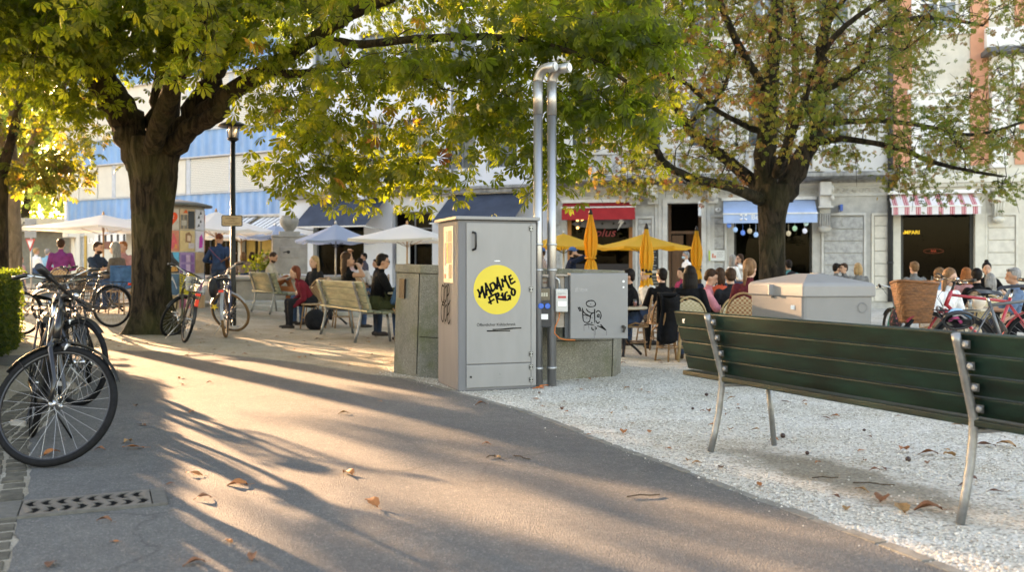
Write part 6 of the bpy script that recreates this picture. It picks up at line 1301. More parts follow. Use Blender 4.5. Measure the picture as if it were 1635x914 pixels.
parasol(900, 373, 393, 24.5, 1.15, CY, 'open yellow parasol beside the steel vent pipes', GY, n=6)
parasol(1027, 374, 394, 23.5, 1.15, CY, 'open yellow parasol in front of the brown doorway', GY, n=6, rot=.0)
def closed_parasol(px, py0, py1, Y, label, lean=0.):
    p = W(px, 425, Y); g0 = gz(p.x, Y); t = empty('closed_parasol', (p.x, Y, g0), .3, label, 'parasol', 'closed yellow parasols'); z1, z0 = W(0, py0, Y).z-g0, W(0, py1, Y).z-g0; h = z1-z0; s = MB(); n = 64; vs = []; K = 22
    for i in range(K+1):
        f = i/K; zz = z1-h*f; r = .030+.068*sst(f*1.6)+.02*math.sin(f*5); r *= 1-.38*math.exp(-((f-.80)/.05)**2); r *= 1+.35*max(0, f-.84)/.16
        for j in range(n):
            a = 2*PI*j/n; fold = 1+.22*math.sin(8*a+f*2.5)*min(1, f*3)+.08*math.sin(19*a+f*4); vs.append((r*fold*math.cos(a)+lean*f*.1, r*fold*math.sin(a), zz+.02*math.sin(8*a)*(f > .95)))
    s.add(vs, [(i*n+j, i*n+(j+1) % n, (i+1)*n+(j+1) % n, (i+1)*n+j) for i in range(K) for j in range(n)], smooth=True); c = s.build('folded_canopy', CY, t)
    s = MB(); f = .80; s.lathe([(.10, 0), (.105, .015), (.10, .03)], 24, c=(lean*f*.1, 0, z1-h*f)); s.build('strap', CY, c)
    s = MB(); s.tube([(0, 0, 0), (0, 0, z1+.02)], .022, 10); s.lathe([(.04, z1-.02), (.03, z1+.03), (.01, z1+.08)], 12); s.build('pole', DARKMETAL, t); s = MB(); s.lathe([(.24, 0), (.24, .05), (.05, .08), (.04, .3)], 20); s.build('base', DARKMETAL, t); return t
closed_parasol(943, 341, 432, 16.5, 'folded yellow parasol in front of the red-awning window'); closed_parasol(1032, 364, 458, 16.2, 'folded yellow parasol left of the doorway, among the guests'); closed_parasol(1112, 367, 445, 20.0, 'folded yellow parasol beside the waiter in white')
# ================================================================ CAFE FURNITURE
RAT = mat('rattan', (.30, .17, .075), .5, 0, .25, 20, .3, 90); RATL = mat('rattan_light', (.42, .30, .15), .5, 0, .2, 20, .3, 90)
def weave_mat(name, c1, c2):
    m, N, L, b = nodes(name); tc = N_(N, 'ShaderNodeTexCoord'); ck = N_(N, 'ShaderNodeTexChecker', Scale=34.); L.new(tc.outputs['Object'], ck.inputs[0]); ck.inputs[1].default_value = (*c1, 1); ck.inputs[2].default_value = (*c2, 1); L.new(ck.outputs[0], b.inputs['Base Color']); b.inputs['Roughness'].default_value = .5; return m
WV = weave_mat('woven_red', (.30, .12, .05), (.50, .38, .22)); WV2 = weave_mat('woven_cream', (.45, .36, .20), (.60, .52, .34))
def chair(loc, rz, label, cream=False, group='rattan bistro chairs'):
    """faces +x; origin on the ground below the seat centre"""
    fr, wv = (RATL, WV2) if cream else (RAT, WV)
    t = empty('bistro_chair', (loc[0], loc[1], gz(loc[0], loc[1])), rz, label, 'chair', group)
    s = MB(); s.lathe([(.02, .455), (.20, .455), (.215, .445), (.215, .43), (.20, .425), (.02, .43)], 28); s.build('seat', wv, t)
    for a in (.8, -.8, PI-.7, PI+.7): s = MB(); s.tube([(.17*math.cos(a), .17*math.sin(a), .43), (.20*math.cos(a), .20*math.sin(a), .2), (.23*math.cos(a), .23*math.sin(a), 0)], .014, 8); s.build('leg', fr, t)
    s = MB(); arch = []
    for k in range(17): a = PI*k/16; arch.append((-.20-.07*math.sin(a), .235*math.cos(a), .46+.44*math.sin(a)**.75))
    s.tube([(.16, .21, .43), (-.02, .235, .50)]+arch+[(-.02, -.235, .50), (.16, -.21, .43)], .014, 8); bf = s.build('back_frame', fr, t)
    s = MB(); s.grid(lambda p, q: (-.20-.07*math.sin(PI*q**.8*.5+.0)*1.0-.0*p, .215*(2*p-1)*math.cos(math.asin(min(1, q**1.35)))if q < 1 else 0, .47+.40*q), 10, 8); s.build('back_panel', wv, bf)
    s = MB(); s.tube([(.19*math.cos(2*PI*k/20), .19*math.sin(2*PI*k/20), .20) for k in range(20)], .009, 6, closed=True); s.build('ring_stretcher', fr, t); return t
def table(loc, label, top=(.50, .42, .30), r=.36, group='round café tables', h=.73, things=()):
    t = empty('cafe_table', (loc[0], loc[1], gz(loc[0], loc[1])), .4, label, 'table', group)
    s = MB(); s.lathe([(.01, h-.03), (r-.01, h-.03), (r, h-.02), (r, h), (r-.01, h+.006), (.01, h+.006)], 36); s.build('table_top', mat('table_top_%d' % int(top[0]*100), top, .4, 0, .1), t)
    s = MB(); s.lathe([(.03, .1), (.045, .2), (.025, .3), (.04, .42), (.025, .5), (.04, h-.1), (.14, h-.035)], 14); s.build('column', DARKMETAL, t)
    for k in range(3): a = k*2*PI/3; s = MB(); s.tube([(.02*math.cos(a), .02*math.sin(a), .30), (.13*math.cos(a), .13*math.sin(a), .17), (.22*math.cos(a), .22*math.sin(a), .10), (.31*math.cos(a), .31*math.sin(a), .015)], [.016, .02, .018, .022], 8); s.tube([(.10*math.cos(a), .10*math.sin(a), .35+.06*math.sin(q)) if q == 0 else ((.10+.05*math.cos(q))*math.cos(a), (.10+.05*math.cos(q))*math.sin(a), .36+.06*math.sin(q)) for q in [i*.9 for i in range(7)]], .009, 5); s.build('foot', DARKMETAL, t)
    return t
def glass(x, y, z, h, r, liquid, label):
    s = MB(); s.lathe([(r*.75, 0), (r, h), (r*.9, h), (r*.68, .008)], 14); o = s.build('drinking_glass', pane_mat('drink_glass', (.85, .87, .87), .1) if 'drink_glass' not in MATS else MATS['drink_glass']); o.location = (x, y, z); tag(o, label, 'glass')
    s = MB(); s.lathe([(r*.66, .01), (r*.82, h*.7)], 14); s.build('drink', mat('drink_'+'%02d' % int(liquid[0]*99), liquid, .2, 0, 0), o)
# ================================================================ BICYCLES
CHR = mat('bike_chrome', (.50, .50, .50), .22, .95, .05); SPK = mat('spoke_steel', (.55, .55, .55), .3, .9, 0)
def wire_basket(s, c, wx, wy, h, M=None, taper=.8, step=.035, r=.0022):
    """open wire basket, bottom centre at c"""
    cx, cy, cz = c
    def ring(f, rad):
        k = taper+(1-taper)*f; z = cz+h*f; s.tube([(cx+a*wx/2*k, cy+b*wy/2*k, z) for a, b in ((-1, -1), (1, -1), (1, 1), (-1, 1))], rad, 4, closed=True, smooth=False)
    for i in range(int(h/step)+1): ring(min(1, i*step/h), r)
    ring(1, r*2.2)
    nx_, ny_ = int(wx/step), int(wy/step)
    for i in range(nx_+1):
        u = -1+2*i/nx_
        for sg in (-1, 1): s.tube([(cx+u*wx/2*taper, cy+sg*wy/2*taper, cz), (cx+u*wx/2, cy+sg*wy/2, cz+h)], r, 3, caps=False)
        s.tube([(cx+u*wx/2*taper, cy-wy/2*taper, cz), (cx+u*wx/2*taper, cy+wy/2*taper, cz)], r, 3, caps=False)
    for i in range(ny_+1):
        u = -1+2*i/ny_
        for sg in (-1, 1): s.tube([(cx+sg*wx/2*taper, cy+u*wy/2*taper, cz), (cx+sg*wx/2, cy+u*wy/2, cz+h)], r, 3, caps=False)
def bicycle(loc, heading, lean, steer, label, frame=(.007, .007, .008), group='parked bicycles', tyre=None, tyre2=None, R_=.345, step=False, front_basket=None, rear_basket=None, rack=True, light=True, guards=True, stand=True, saddle_col=None, straight=False, reflector=True, bar_w=.30, scale=1., motor=False, saddle_h=.93, drop_bar=False, guard_col=None):
    t = empty('parked_bicycle', (loc[0], loc[1], gz(loc[0], loc[1])), 0, label, 'bicycle', group); t.rotation_euler = (Matrix.Rotation(R(heading), 3, 'Z') @ Matrix.Rotation(R(lean), 3, 'X')).to_euler(); t.scale = (scale,)*3
    fm = mat('bike_paint_%02d_%02d_%02d' % tuple(int(c*99) for c in frame), frame, .32, .1, .06, 8, coat=.5); ty = tyre or RUBBER; ty2 = tyre2 or ty
    WB = 1.08; axd = Vector((-.36, 0, .93)).normalized(); ap = Vector((.90, 0, .70)); SM = Matrix.Translation(ap) @ Matrix.Rotation(R(steer), 4, axd) @ Matrix.Translation(-ap)
    gcol = mat('guard_'+str(guard_col), guard_col, .4, .3) if guard_col else fm if step else BLACK
    def wheel(cx, M, nm, tym):
        s = MB(M); s.lathe([(R_-.045, -.010), (R_-.038, -.013), (R_-.028, -.012), (R_-.030, .0), (R_-.028, .012), (R_-.038, .013), (R_-.045, .010), (R_-.048, 0), (R_-.045, -.010)], 56, c=(cx, 0, R_), axis='y')
        s.lathe([(.012, -.055), (.024, -.045), (.024, -.035), (.014, -.03), (.014, .03), (.024, .035), (.024, .045), (.012, .055)], 14, c=(cx, 0, R_), axis='y', mi=1)
        for k in range(28):
            a = 2*PI*k/28; b = a+(.42 if k % 4 < 2 else -.42); sg = 1 if k % 2 else -1
            s.tube([(cx+.022*math.cos(b), sg*.04, R_+.022*math.sin(b)), (cx+(R_-.045)*math.cos(a), 0, R_+(R_-.045)*math.sin(a))], .0011, 3, mi=2, caps=False)
        w = s.build('wheel', [mat('rim_dark', (.04, .04, .042), .35, .5), CHR, SPK], t); s = MB(M); pr = []
        for k in range(13): a = 2*PI*(k % 12)/12; pr.append((R_-.0215+.0215*math.cos(a), .021*math.sin(a)))
        s.lathe(pr, 64, c=(cx, 0, R_), axis='y'); s.build('tyre', tym, w); return w
    I = Matrix.Identity(4); wheel(0, I, 'rear', ty2); wheel(WB, SM, 'front', ty)
    bb = Vector((.435, 0, .275)); sc_ = Vector((.27, 0, .74 if not step else .66)); ht, hb = ap+axd*.17, ap+axd*.01
    s = MB()
    if motor: s.tube([ht-axd*.03, ht.lerp(bb, .35)+Vector((-.05, 0, -.02)), bb+Vector((.02, 0, .05))], [.030, .034, .034], 12); s.tube([hb+axd*.02, bb+Vector((.02, 0, .0))], [.026, .036], 12)
    elif step: s.tube([hb+axd*.1, Vector((.62, 0, .42)), Vector((.48, 0, .36)), sc_-Vector((-.07, 0, .22))], .018, 10); s.tube([hb+axd*.02, Vector((.60, 0, .33)), bb], .020, 10)
    else: s.tube([ht-axd*.03, sc_+Vector((.0, 0, .02))], .016, 10); s.tube([hb+axd*.02, bb], .018, 10)
    s.tube([bb, sc_+Vector((-.015, 0, .06))], .017, 10); s.tube([hb, ht], .022, 12)
    for sg in (-1, 1): s.tube([bb+Vector((0, sg*.03, 0)), Vector((0, sg*.065, R_))], .010, 8); s.tube([sc_+Vector((0, sg*.015, 0)), Vector((0, sg*.065, R_))], .008, 8)
    s.lathe([(.026, -.045), (.026, .045)], 14, c=bb, axis='y'); fr = s.build('frame', fm, t)
    if motor: s = MB(); s.ell(bb+Vector((.02, 0, .03)), (.10, .05, .085)); s.build('motor', BLACK, fr); s = MB(); s.box(-.24, -.05, .755, .10, .05, .80); s.build('rack_battery', BLACK, t, bevel=.01)
    s = MB(SM); fc = hb-axd*.03; 
    for sg in (-1, 1): s.tube([fc+Vector((0, sg*.02, 0)), fc-axd*.05+Vector((.0, sg*.055, 0)), Vector((WB-.035, sg*.062, R_+.12)), Vector((WB, sg*.062, R_))], [.014, .016, .013, .010], 10)
    s.tube([fc+Vector((0, -.05, -.02)), fc+Vector((0, .05, -.02))], .018, 10); s.tube([hb, ht+axd*.02], .015, 10); fk = s.build('fork', fm, t)
    # handlebar
    sh = ht+axd*.10; s = MB(SM); s.tube([ht, sh], .013, 8); bc = sh+Vector((.03, 0, .03)); s.tube([sh, bc], .016, 8)
    if drop_bar: pts = [bc+Vector((x, y, z)) for x, y, z in ((-.02, -.2, -.12), (.08, -.21, -.10), (.09, -.2, -.02), (.0, -.19, 0), (0, 0, 0), (0, .19, 0), (.09, .2, -.02), (.08, .21, -.10), (-.02, .2, -.12))]
    elif straight: pts = [bc+Vector((x, y, z)) for x, y, z in ((-.04, -bar_w, .03), (-.01, -bar_w*.5, .01), (0, 0, 0), (-.01, bar_w*.5, .01), (-.04, bar_w, .03))]
    else: pts = [bc+Vector((x, y, z)) for x, y, z in ((-.17, -bar_w, .05), (-.06, -bar_w*.9, .07), (.03, -bar_w*.5, .05), (0, 0, 0), (.03, bar_w*.5, .05), (-.06, bar_w*.9, .07), (-.17, bar_w, .05))]
    s.tube(pts, .0115, 8); hbar = s.build('handlebar', BLACK if straight or motor else CHR, t)
    for sg, a, b in ((-1, pts[0], pts[1]), (1, pts[-1], pts[-2])):
        s = MB(SM); d = (b-a).normalized(); s.tube([a-d*.01, a+d*.04, a+d*.09, a+d*.13], [.018, .0195, .0175, .018] if not motor else [.022, .024, .020, .022], 10); s.build('grip', BLACK, hbar)
        s = MB(SM); q = a+d*.17; s.tube([q, q+Vector((.03, 0, -.015)), q+Vector((.045, sg*.02, -.02))-d*.02, a+d*.03+Vector((.06, sg*.01, -.02))], .006, 6); s.build('brake_lever', CHR if not motor else BLACK, hbar)
        s = MB(SM); s.tube([q+Vector((.02, 0, 0)), q+Vector((.10, -sg*.05, -.02)), ap+Vector((.10, sg*.02, .12)), ap+Vector((.02, 0, 0))], .0028, 5); s.build('cable', BLACK, hbar)
    s = MB(SM); s.ell(bc+Vector((0, .08, .02)), (.022, .022, .02)); s.build('bell', CHR, hbar)
    if light:
        s = MB(SM); lp2 = fc+Vector((.075, 0, -.0)); s.tube([lp2-Vector((.055, 0, 0)), lp2-Vector((.02, 0, 0)), lp2], [.012, .028, .034], 14); li_ = s.build('headlight', BLACK, t); s = MB(SM); s.ell(lp2+Vector((.003, 0, 0)), (.01, .031, .031)); s.build('lens', mat('lamp_lens', (.65, .66, .66), .12, .3), li_)
    # saddle
    sd = Vector((.235, 0, saddle_h)); s = MB(); s.tube([sc_, sd-Vector((0, 0, .04))], .0135, 10); sp2 = s.build('seat_post', CHR, t)
    s = MB(); s.grid(lambda p, q: (sd.x-.13+.28*p, (q-.5)*2*(.085*(1-sst((p-.15)/.55))+.022), sd.z-.035*((q-.5)*2)**2-.02*(p > .9)*(p-.9)*10+.012*math.sin(p*PI+1)), 14, 8); s.grid(lambda p, q: (sd.x-.13+.28*p, (q-.5)*2*(.08*(1-sst((p-.15)/.55))+.018), sd.z-.05), 14, 8, flip=True)
    s.grid(lambda p, q: (sd.x-.13+.02*(q), (p-.5)*2*.105, sd.z-.05+.045*q-.03*((p-.5)*2)**2*q), 8, 2)
    s.build('saddle', mat('saddle_%s' % ('brown' if saddle_col else 'black'), saddle_col or (.014, .014, .015), .45, 0, .15), t)
    # cranks
    ca = .9 if not motor else 2.4; 
    for sg in (-1, 1):
        s = MB(); d = Vector((math.cos(ca), 0, math.sin(ca)))*(.17*sg); s.tube([bb+Vector((0, sg*.055, 0)), bb+d+Vector((0, sg*.07, 0))], .009, 8); cr_ = s.build('crank', CHR if not motor else BLACK, t)
        s = MB(); q = bb+d+Vector((0, sg*.115, 0)); s.box(q.x-.045, q.y-.042, q.z-.008, q.x+.045, q.y-.03, q.z+.012); s.box(q.x-.045, q.y+.03, q.z-.008, q.x+.045, q.y+.042, q.z+.012); s.box(q.x-.045, q.y-.042, q.z-.010, q.x-.036, q.y+.042, q.z+.012); s.box(q.x+.036, q.y-.042, q.z-.010, q.x+.045, q.y+.042, q.z+.012); s.tube([q-Vector((0, .05, 0)), q+Vector((0, .045, 0))], .008, 8); s.build('pedal', mat('pedal_grey', (.30, .30, .30), .4, .5), cr_)
    s = MB(); s.lathe([(.088, -.003), (.094, 0), (.088, .003), (.07, .003), (.07, -.003), (.088, -.003)], 36, c=bb+Vector((0, -.05, 0)), axis='y'); s.lathe([(.04, -.003), (.044, 0), (.04, .003)], 20, c=(0, -.05, R_), axis='y')
    s.tube([bb+Vector((0, -.05, .092)), Vector((0, -.05, R_+.044))], .004, 4); s.tube([bb+Vector((0, -.05, -.092)), Vector((0, -.05, R_-.044))], .004, 4); s.build('chain_drive', DARKMETAL, t)
    if guards:
        for cx, M, a0, a1, nm in ((0, I, .2, 3.3, 0), (WB, SM, .7, 2.9, 1)):
            s = MB(M); s.grid(lambda p, q: (cx+(R_+.022-.012*abs(2*q-1)**2)*math.cos(a0+(a1-a0)*p), (q-.5)*.052, R_+(R_+.022-.012*abs(2*q-1)**2)*math.sin(a0+(a1-a0)*p)), 22, 4)
            for sg in (-1, 1):
                am = a1-.35 if nm == 0 else a0+.3 if False else a1-.25; s.tube([(cx, sg*.055, R_), (cx+(R_+.02)*math.cos(am), sg*.026, R_+(R_+.02)*math.sin(am))], .0025, 4)
            s.build('mudguard', gcol, t)
    if rack:
        s = MB(); zr = 2*R_+.055
        for yy in (-.06, .06, 0): s.tube([(.14, yy, zr), (-.26, yy, zr)], .005, 6)
        for xx in (.12, -.05, -.24): s.tube([(xx, -.06, zr), (xx, .06, zr)], .005, 6)
        for sg in (-1, 1): s.tube([(-.04, sg*.062, zr), (0, sg*.068, R_)], .005, 6); s.tube([(-.22, sg*.062, zr), (0, sg*.068, R_)], .005, 6)
        rk = s.build('rack', BLACK, t)
    if reflector:
        s = MB(); zq = 2*R_+.02 if rack else 2*R_+.05; s.cbox((-.30, 0, zq), (.02, .075, .04)); s.build('rear_reflector', mat('reflector_red', (.75, .04, .02), .25, 0, .05, emit=(.8, .04, .02), estr=.01), t, bevel=.004)  # weak emission stands in for light the reflector throws back
    if rear_basket: s = MB(); wire_basket(s, (-.06, 0, 2*R_+.065), .34, .27, .20, taper=.82); s.build('rear_basket', BLACK if rear_basket == 1 else METAL, t)
    if front_basket: s = MB(SM); wire_basket(s, (.98, 0, .80), .27, .36, .25, taper=.8, step=.03 if front_basket == 2 else .035); s.tube([(.86, 0, .82), (1.0, 0, .79)], .008, 6); s.build('front_basket', BLACK, t)
    if stand: s = MB(); s.tube([(.33, .05, .27), (.27, .22, .01 if lean >= 0 else .04)], .007, 6); s.build('kickstand', BLACK if motor else METAL, t)
    return t
TAN = mat('tan_tyre', (.20, .115, .055), .75, 0, .15, 30)
# 1: the black city bike in the foreground, front wheel turned out
B1 = bicycle((-3.19, 6.24), -61, -8, 60, 'black city bicycle nearest the camera, front wheel turned across the path', motor=True, straight=True, bar_w=.33, reflector=False, R_=.352, saddle_h=.96)
s = MB(); s.M = Matrix.Identity(4)
B2 = bicycle((-4.1, 8.5), -55, 8, 28, 'dark bicycle with a wire front basket standing behind the nearest black one', frame=(.010, .010, .011), front_basket=2, R_=.352, rear_basket=0, reflector=False)
B3 = bicycle((-4.05, 9.0), 118, -9, 25, 'old dark bicycle leaning on the hedge, third from the camera', frame=(.015, .012, .010), front_basket=1, R_=.345, scale=.98, reflector=False)
B4 = bicycle((-6.65, 15.6), 172, 3, 10, 'black bicycle seen side-on just left of the big chestnut trunk, rear wheel towards the trunk', rear_basket=0, R_=.35, straight=True)
B5 = bicycle((-7.6, 14.6), 165, 4, -12, 'bicycle with red parts beside the hedge, in front of the bearded man', frame=(.35, .02, .02), straight=True, R_=.34, scale=.98)
B6 = bicycle((-7.9, 13.2), 150, 5, 20, 'dark bicycle tucked nearest the sunlit end of the hedge', frame=(.03, .05, .08), R_=.34)
T1 = bicycle((-4.80, 13.75), 120, 11, -48, 'black bicycle with a rear basket leaning against the chestnut trunk', rear_basket=2, front_basket=1, R_=.35, drop_bar=False, frame=(.05, .045, .015))
s = MB(); s.cbox((-.325, 0, .60), (.015, .05, .10)); s.build('second_reflector', MATS['reflector_red'], T1)
T2 = bicycle((-4.46, 14.65), 100, -3, 66, 'black bicycle with tan tyres and a wire basket beside the lamp post', tyre=TAN, tyre2=TAN, front_basket=2, R_=.355, guard_col=(.35, .36, .38), frame=(.03, .05, .12))
s = MB(); 
for k in range(1): s.add([(-.345, .10+.06*math.cos(a)*(1 if i % 2 else .45), .50+.06*math.sin(a)*(1 if i % 2 else .45)) for i, a in enumerate([q*PI/5+PI/10 for q in range(10)])]+[(-.33, .10, .50)], [(i, (i+1) % 10, 10) for i in range(10)])
s.build('yellow_star', mat('star_yellow', (.75, .5, .04), .4), T2)
s = MB(); s.ell((.10, .17, .78), (.17, .07, .16)); s.build('saddle_bag', mat('bag_black', (.012, .012, .014), .7, 0, .2, 12, .4, 30), T2)
# right side: red bike with a wicker basket, another with a coil lock
def wicker(parent, c, wx, wy, h, taper=.62):
    s = MB(); n = 96; K = 30; vs = []
    for i in range(K+1):
        f = i/K; k = taper+(1-taper)*f**.8
        for j in range(n):
            a = 2*PI*j/n; ex = 3.0; ca, sa = math.cos(a), math.sin(a); rr_ = (abs(ca)**ex+abs(sa)**ex)**(-1/ex); bump = 1+.030*math.sin(j*PI/2+(i//2)*PI)*(1 if i % 2 else .15)
            vs.append((c[0]+ca*rr_*wx/2*k*bump, c[1]+sa*rr_*wy/2*k*bump, c[2]+h*f+.012*math.sin(a*2)*f))
    fs = [(i*n+j, i*n+(j+1) % n, (i+1)*n+(j+1) % n, (i+1)*n+j) for i in range(K) for j in range(n)]+[tuple(range(n))[::-1]]
    s.add(vs, fs, smooth=True); s.tube([vs[K*n+j] for j in range(0, n, 3)], .014, 8, closed=True); return s.build('wicker_basket', mat('wicker', (.20, .075, .022), .5, 0, .5, 11, .6, 40, stretch=(1, 1, 7)), parent)
p = W(1556, 425, 9.4)
B7 = bicycle((p.x+.80, 9.7), 172, 2, 20, 'red bicycle with a big wicker basket, behind the right end of the green bench', frame=(.42, .02, .03), R_=.33, straight=True, guard_col=(.3, .03, .04), reflector=False)
wb = wicker(B7, (1.20, -.02, .53), .45, .42, .43)
p = W(1640, 425, 8.7)
B8 = bicycle((p.x-.55, 8.8), 4, 0, 8, 'bicycle with a long black saddle and a coiled lock at the right edge', frame=(.10, .10, .105), straight=True, R_=.33, saddle_h=.90, reflector=False)
s = MB(); s.tube([(.30+.07*math.cos(q*.8)+.01*q*.2, .03+.004*q*.2, .62+.07*math.sin(q*.8)-.002*q) for q in range(60)], .007, 6); s.build('coil_lock', BLACK, B8)
B9 = bicycle((5.35, 12.9), 75, 3, 15, 'green bicycle with a flowered bag just right of the grit bin', frame=(.03, .22, .16), R_=.34, reflector=False)
s = MB(); s.ell((-.02, .12, .55), (.17, .07, .18)); s.build('flower_bag', mat('flower_cloth', (.03, .03, .03), .8, 0, 0, 26, col2=(.55, .15, .17), lo=.55, hi=.66), B9)
# helmet hanging on the red bike
p = W(1530, 511, 8.45); hm = empty('cycling_helmet', p, .2, 'black and light blue cycling helmet hung among the bicycles, right of the wicker basket', 'helmet')
s = MB(); n = 40; K = 12; vs = []
for i in range(K+1):
    ph = PI*.5*i/K
    for j in range(n):
        a = 2*PI*j/n; v = 1-.09*(math.sin(4*a+.5) > .3)*(1 if 2 < i < K-1 else 0); vs.append((.155*math.cos(ph)*math.cos(a)*v, -.12*math.sin(ph)*v+.02, .115*math.cos(ph)*math.sin(a)*v))
fs = [(i*n+j, i*n+(j+1) % n, (i+1)*n+(j+1) % n, (i+1)*n+j) for i in range(K) for j in range(n)]
fm_ = [1 if 21 < (f[0] % n) < 38 and 1 < (f[0]//n) < 10 else 0 for f in fs]
for f, k in zip(fs, fm_): pass
s.v = vs; s.f = [list(f) for f in fs]; s.m = fm_; s.s = [True]*len(fs); 
sh = s.build('shell', [mat('helmet_black', (.012, .012, .014), .25, 0, .1), mat('helmet_blue', (.25, .50, .75), .25, 0, .05)], hm)
sol = sh.modifiers.new('solid', 'SOLIDIFY'); sol.thickness = .018
s = MB(); s.tube([(-.13, .03, 0), (-.05, .08, -.08), (.0, .1, -.12), (.05, .08, -.08), (.13, .03, 0)], .006, 5); s.tube([(-.06, -.02, .05), (0, -.03, .0), (.07, -.02, .04)], .016, 6, mi=1); s.tube([(-.08, -.0, -.03), (0, -.02, -.05), (.07, 0, -.03)], .010, 6, mi=2); s.build('strap_and_pads', [BLACK, mat('pad_pink', (.6, .08, .25), .6), mat('pad_grey', (.45, .45, .5), .6)], hm)
hm.rotation_euler = (-2.35, .2, .25)
# ================================================================ PEOPLE
SK = {'light': mat('skin_light', (.52, .30, .21), .5, 0, .05, 8), 'tan': mat('skin_tan', (.42, .22, .14), .5, 0, .05, 8)}
def cloth(name, c, b=1.): return mat('cloth_'+name, c, .9, 0, .22, 7, b, 13)
HAIRC = {'dark': (.009, .006, .005), 'brown': (.045, .022, .012), 'lbrown': (.17, .09, .045), 'blond': (.34, .22, .11), 'grey': (.24, .23, .22), 'ginger': (.26, .09, .03), 'red': (.15, .04, .02)}
def hmat(k): return mat('hair_'+k, HAIRC[k], .55, 0, .35, 30, .5, 90, stretch=(1, 1, .25), spec=.15)
def ik(a, b, l1, l2, pole):
    a, b, pole = Vector(a), Vector(b), Vector(pole); d = b-a; L = min(d.length, (l1+l2)*.995); dn = d.normalized(); b = a+dn*L
    x = (l1*l1-l2*l2+L*L)/(2*L); h = math.sqrt(max(l1*l1-x*x, 0)); p = pole-dn*pole.dot(dn); p = p.normalized() if p.length > 1e-5 else dn.orthogonal(); return a+dn*x+p*h, b
def remesh(mb, name, voxel, mats, smooth=2, parent=None):
    o = mb.build(name, mats); r = o.modifiers.new('r', 'REMESH'); r.mode = 'VOXEL'; r.voxel_size = voxel; r.use_smooth_shade = True
    if smooth: q = o.modifiers.new('s', 'SMOOTH'); q.factor = .5; q.iterations = smooth
    me = bpy.data.meshes.new_from_object(o.evaluated_get(bpy.context.evaluated_depsgraph_get())); old = o.data; o.modifiers.clear(); o.data = me; bpy.data.meshes.remove(old); me.name = name
    if not len(me.materials):
        for m in (mats if isinstance(mats, list) else [mats]): me.materials.append(m)
    if parent is not None: o.parent = parent
    return o
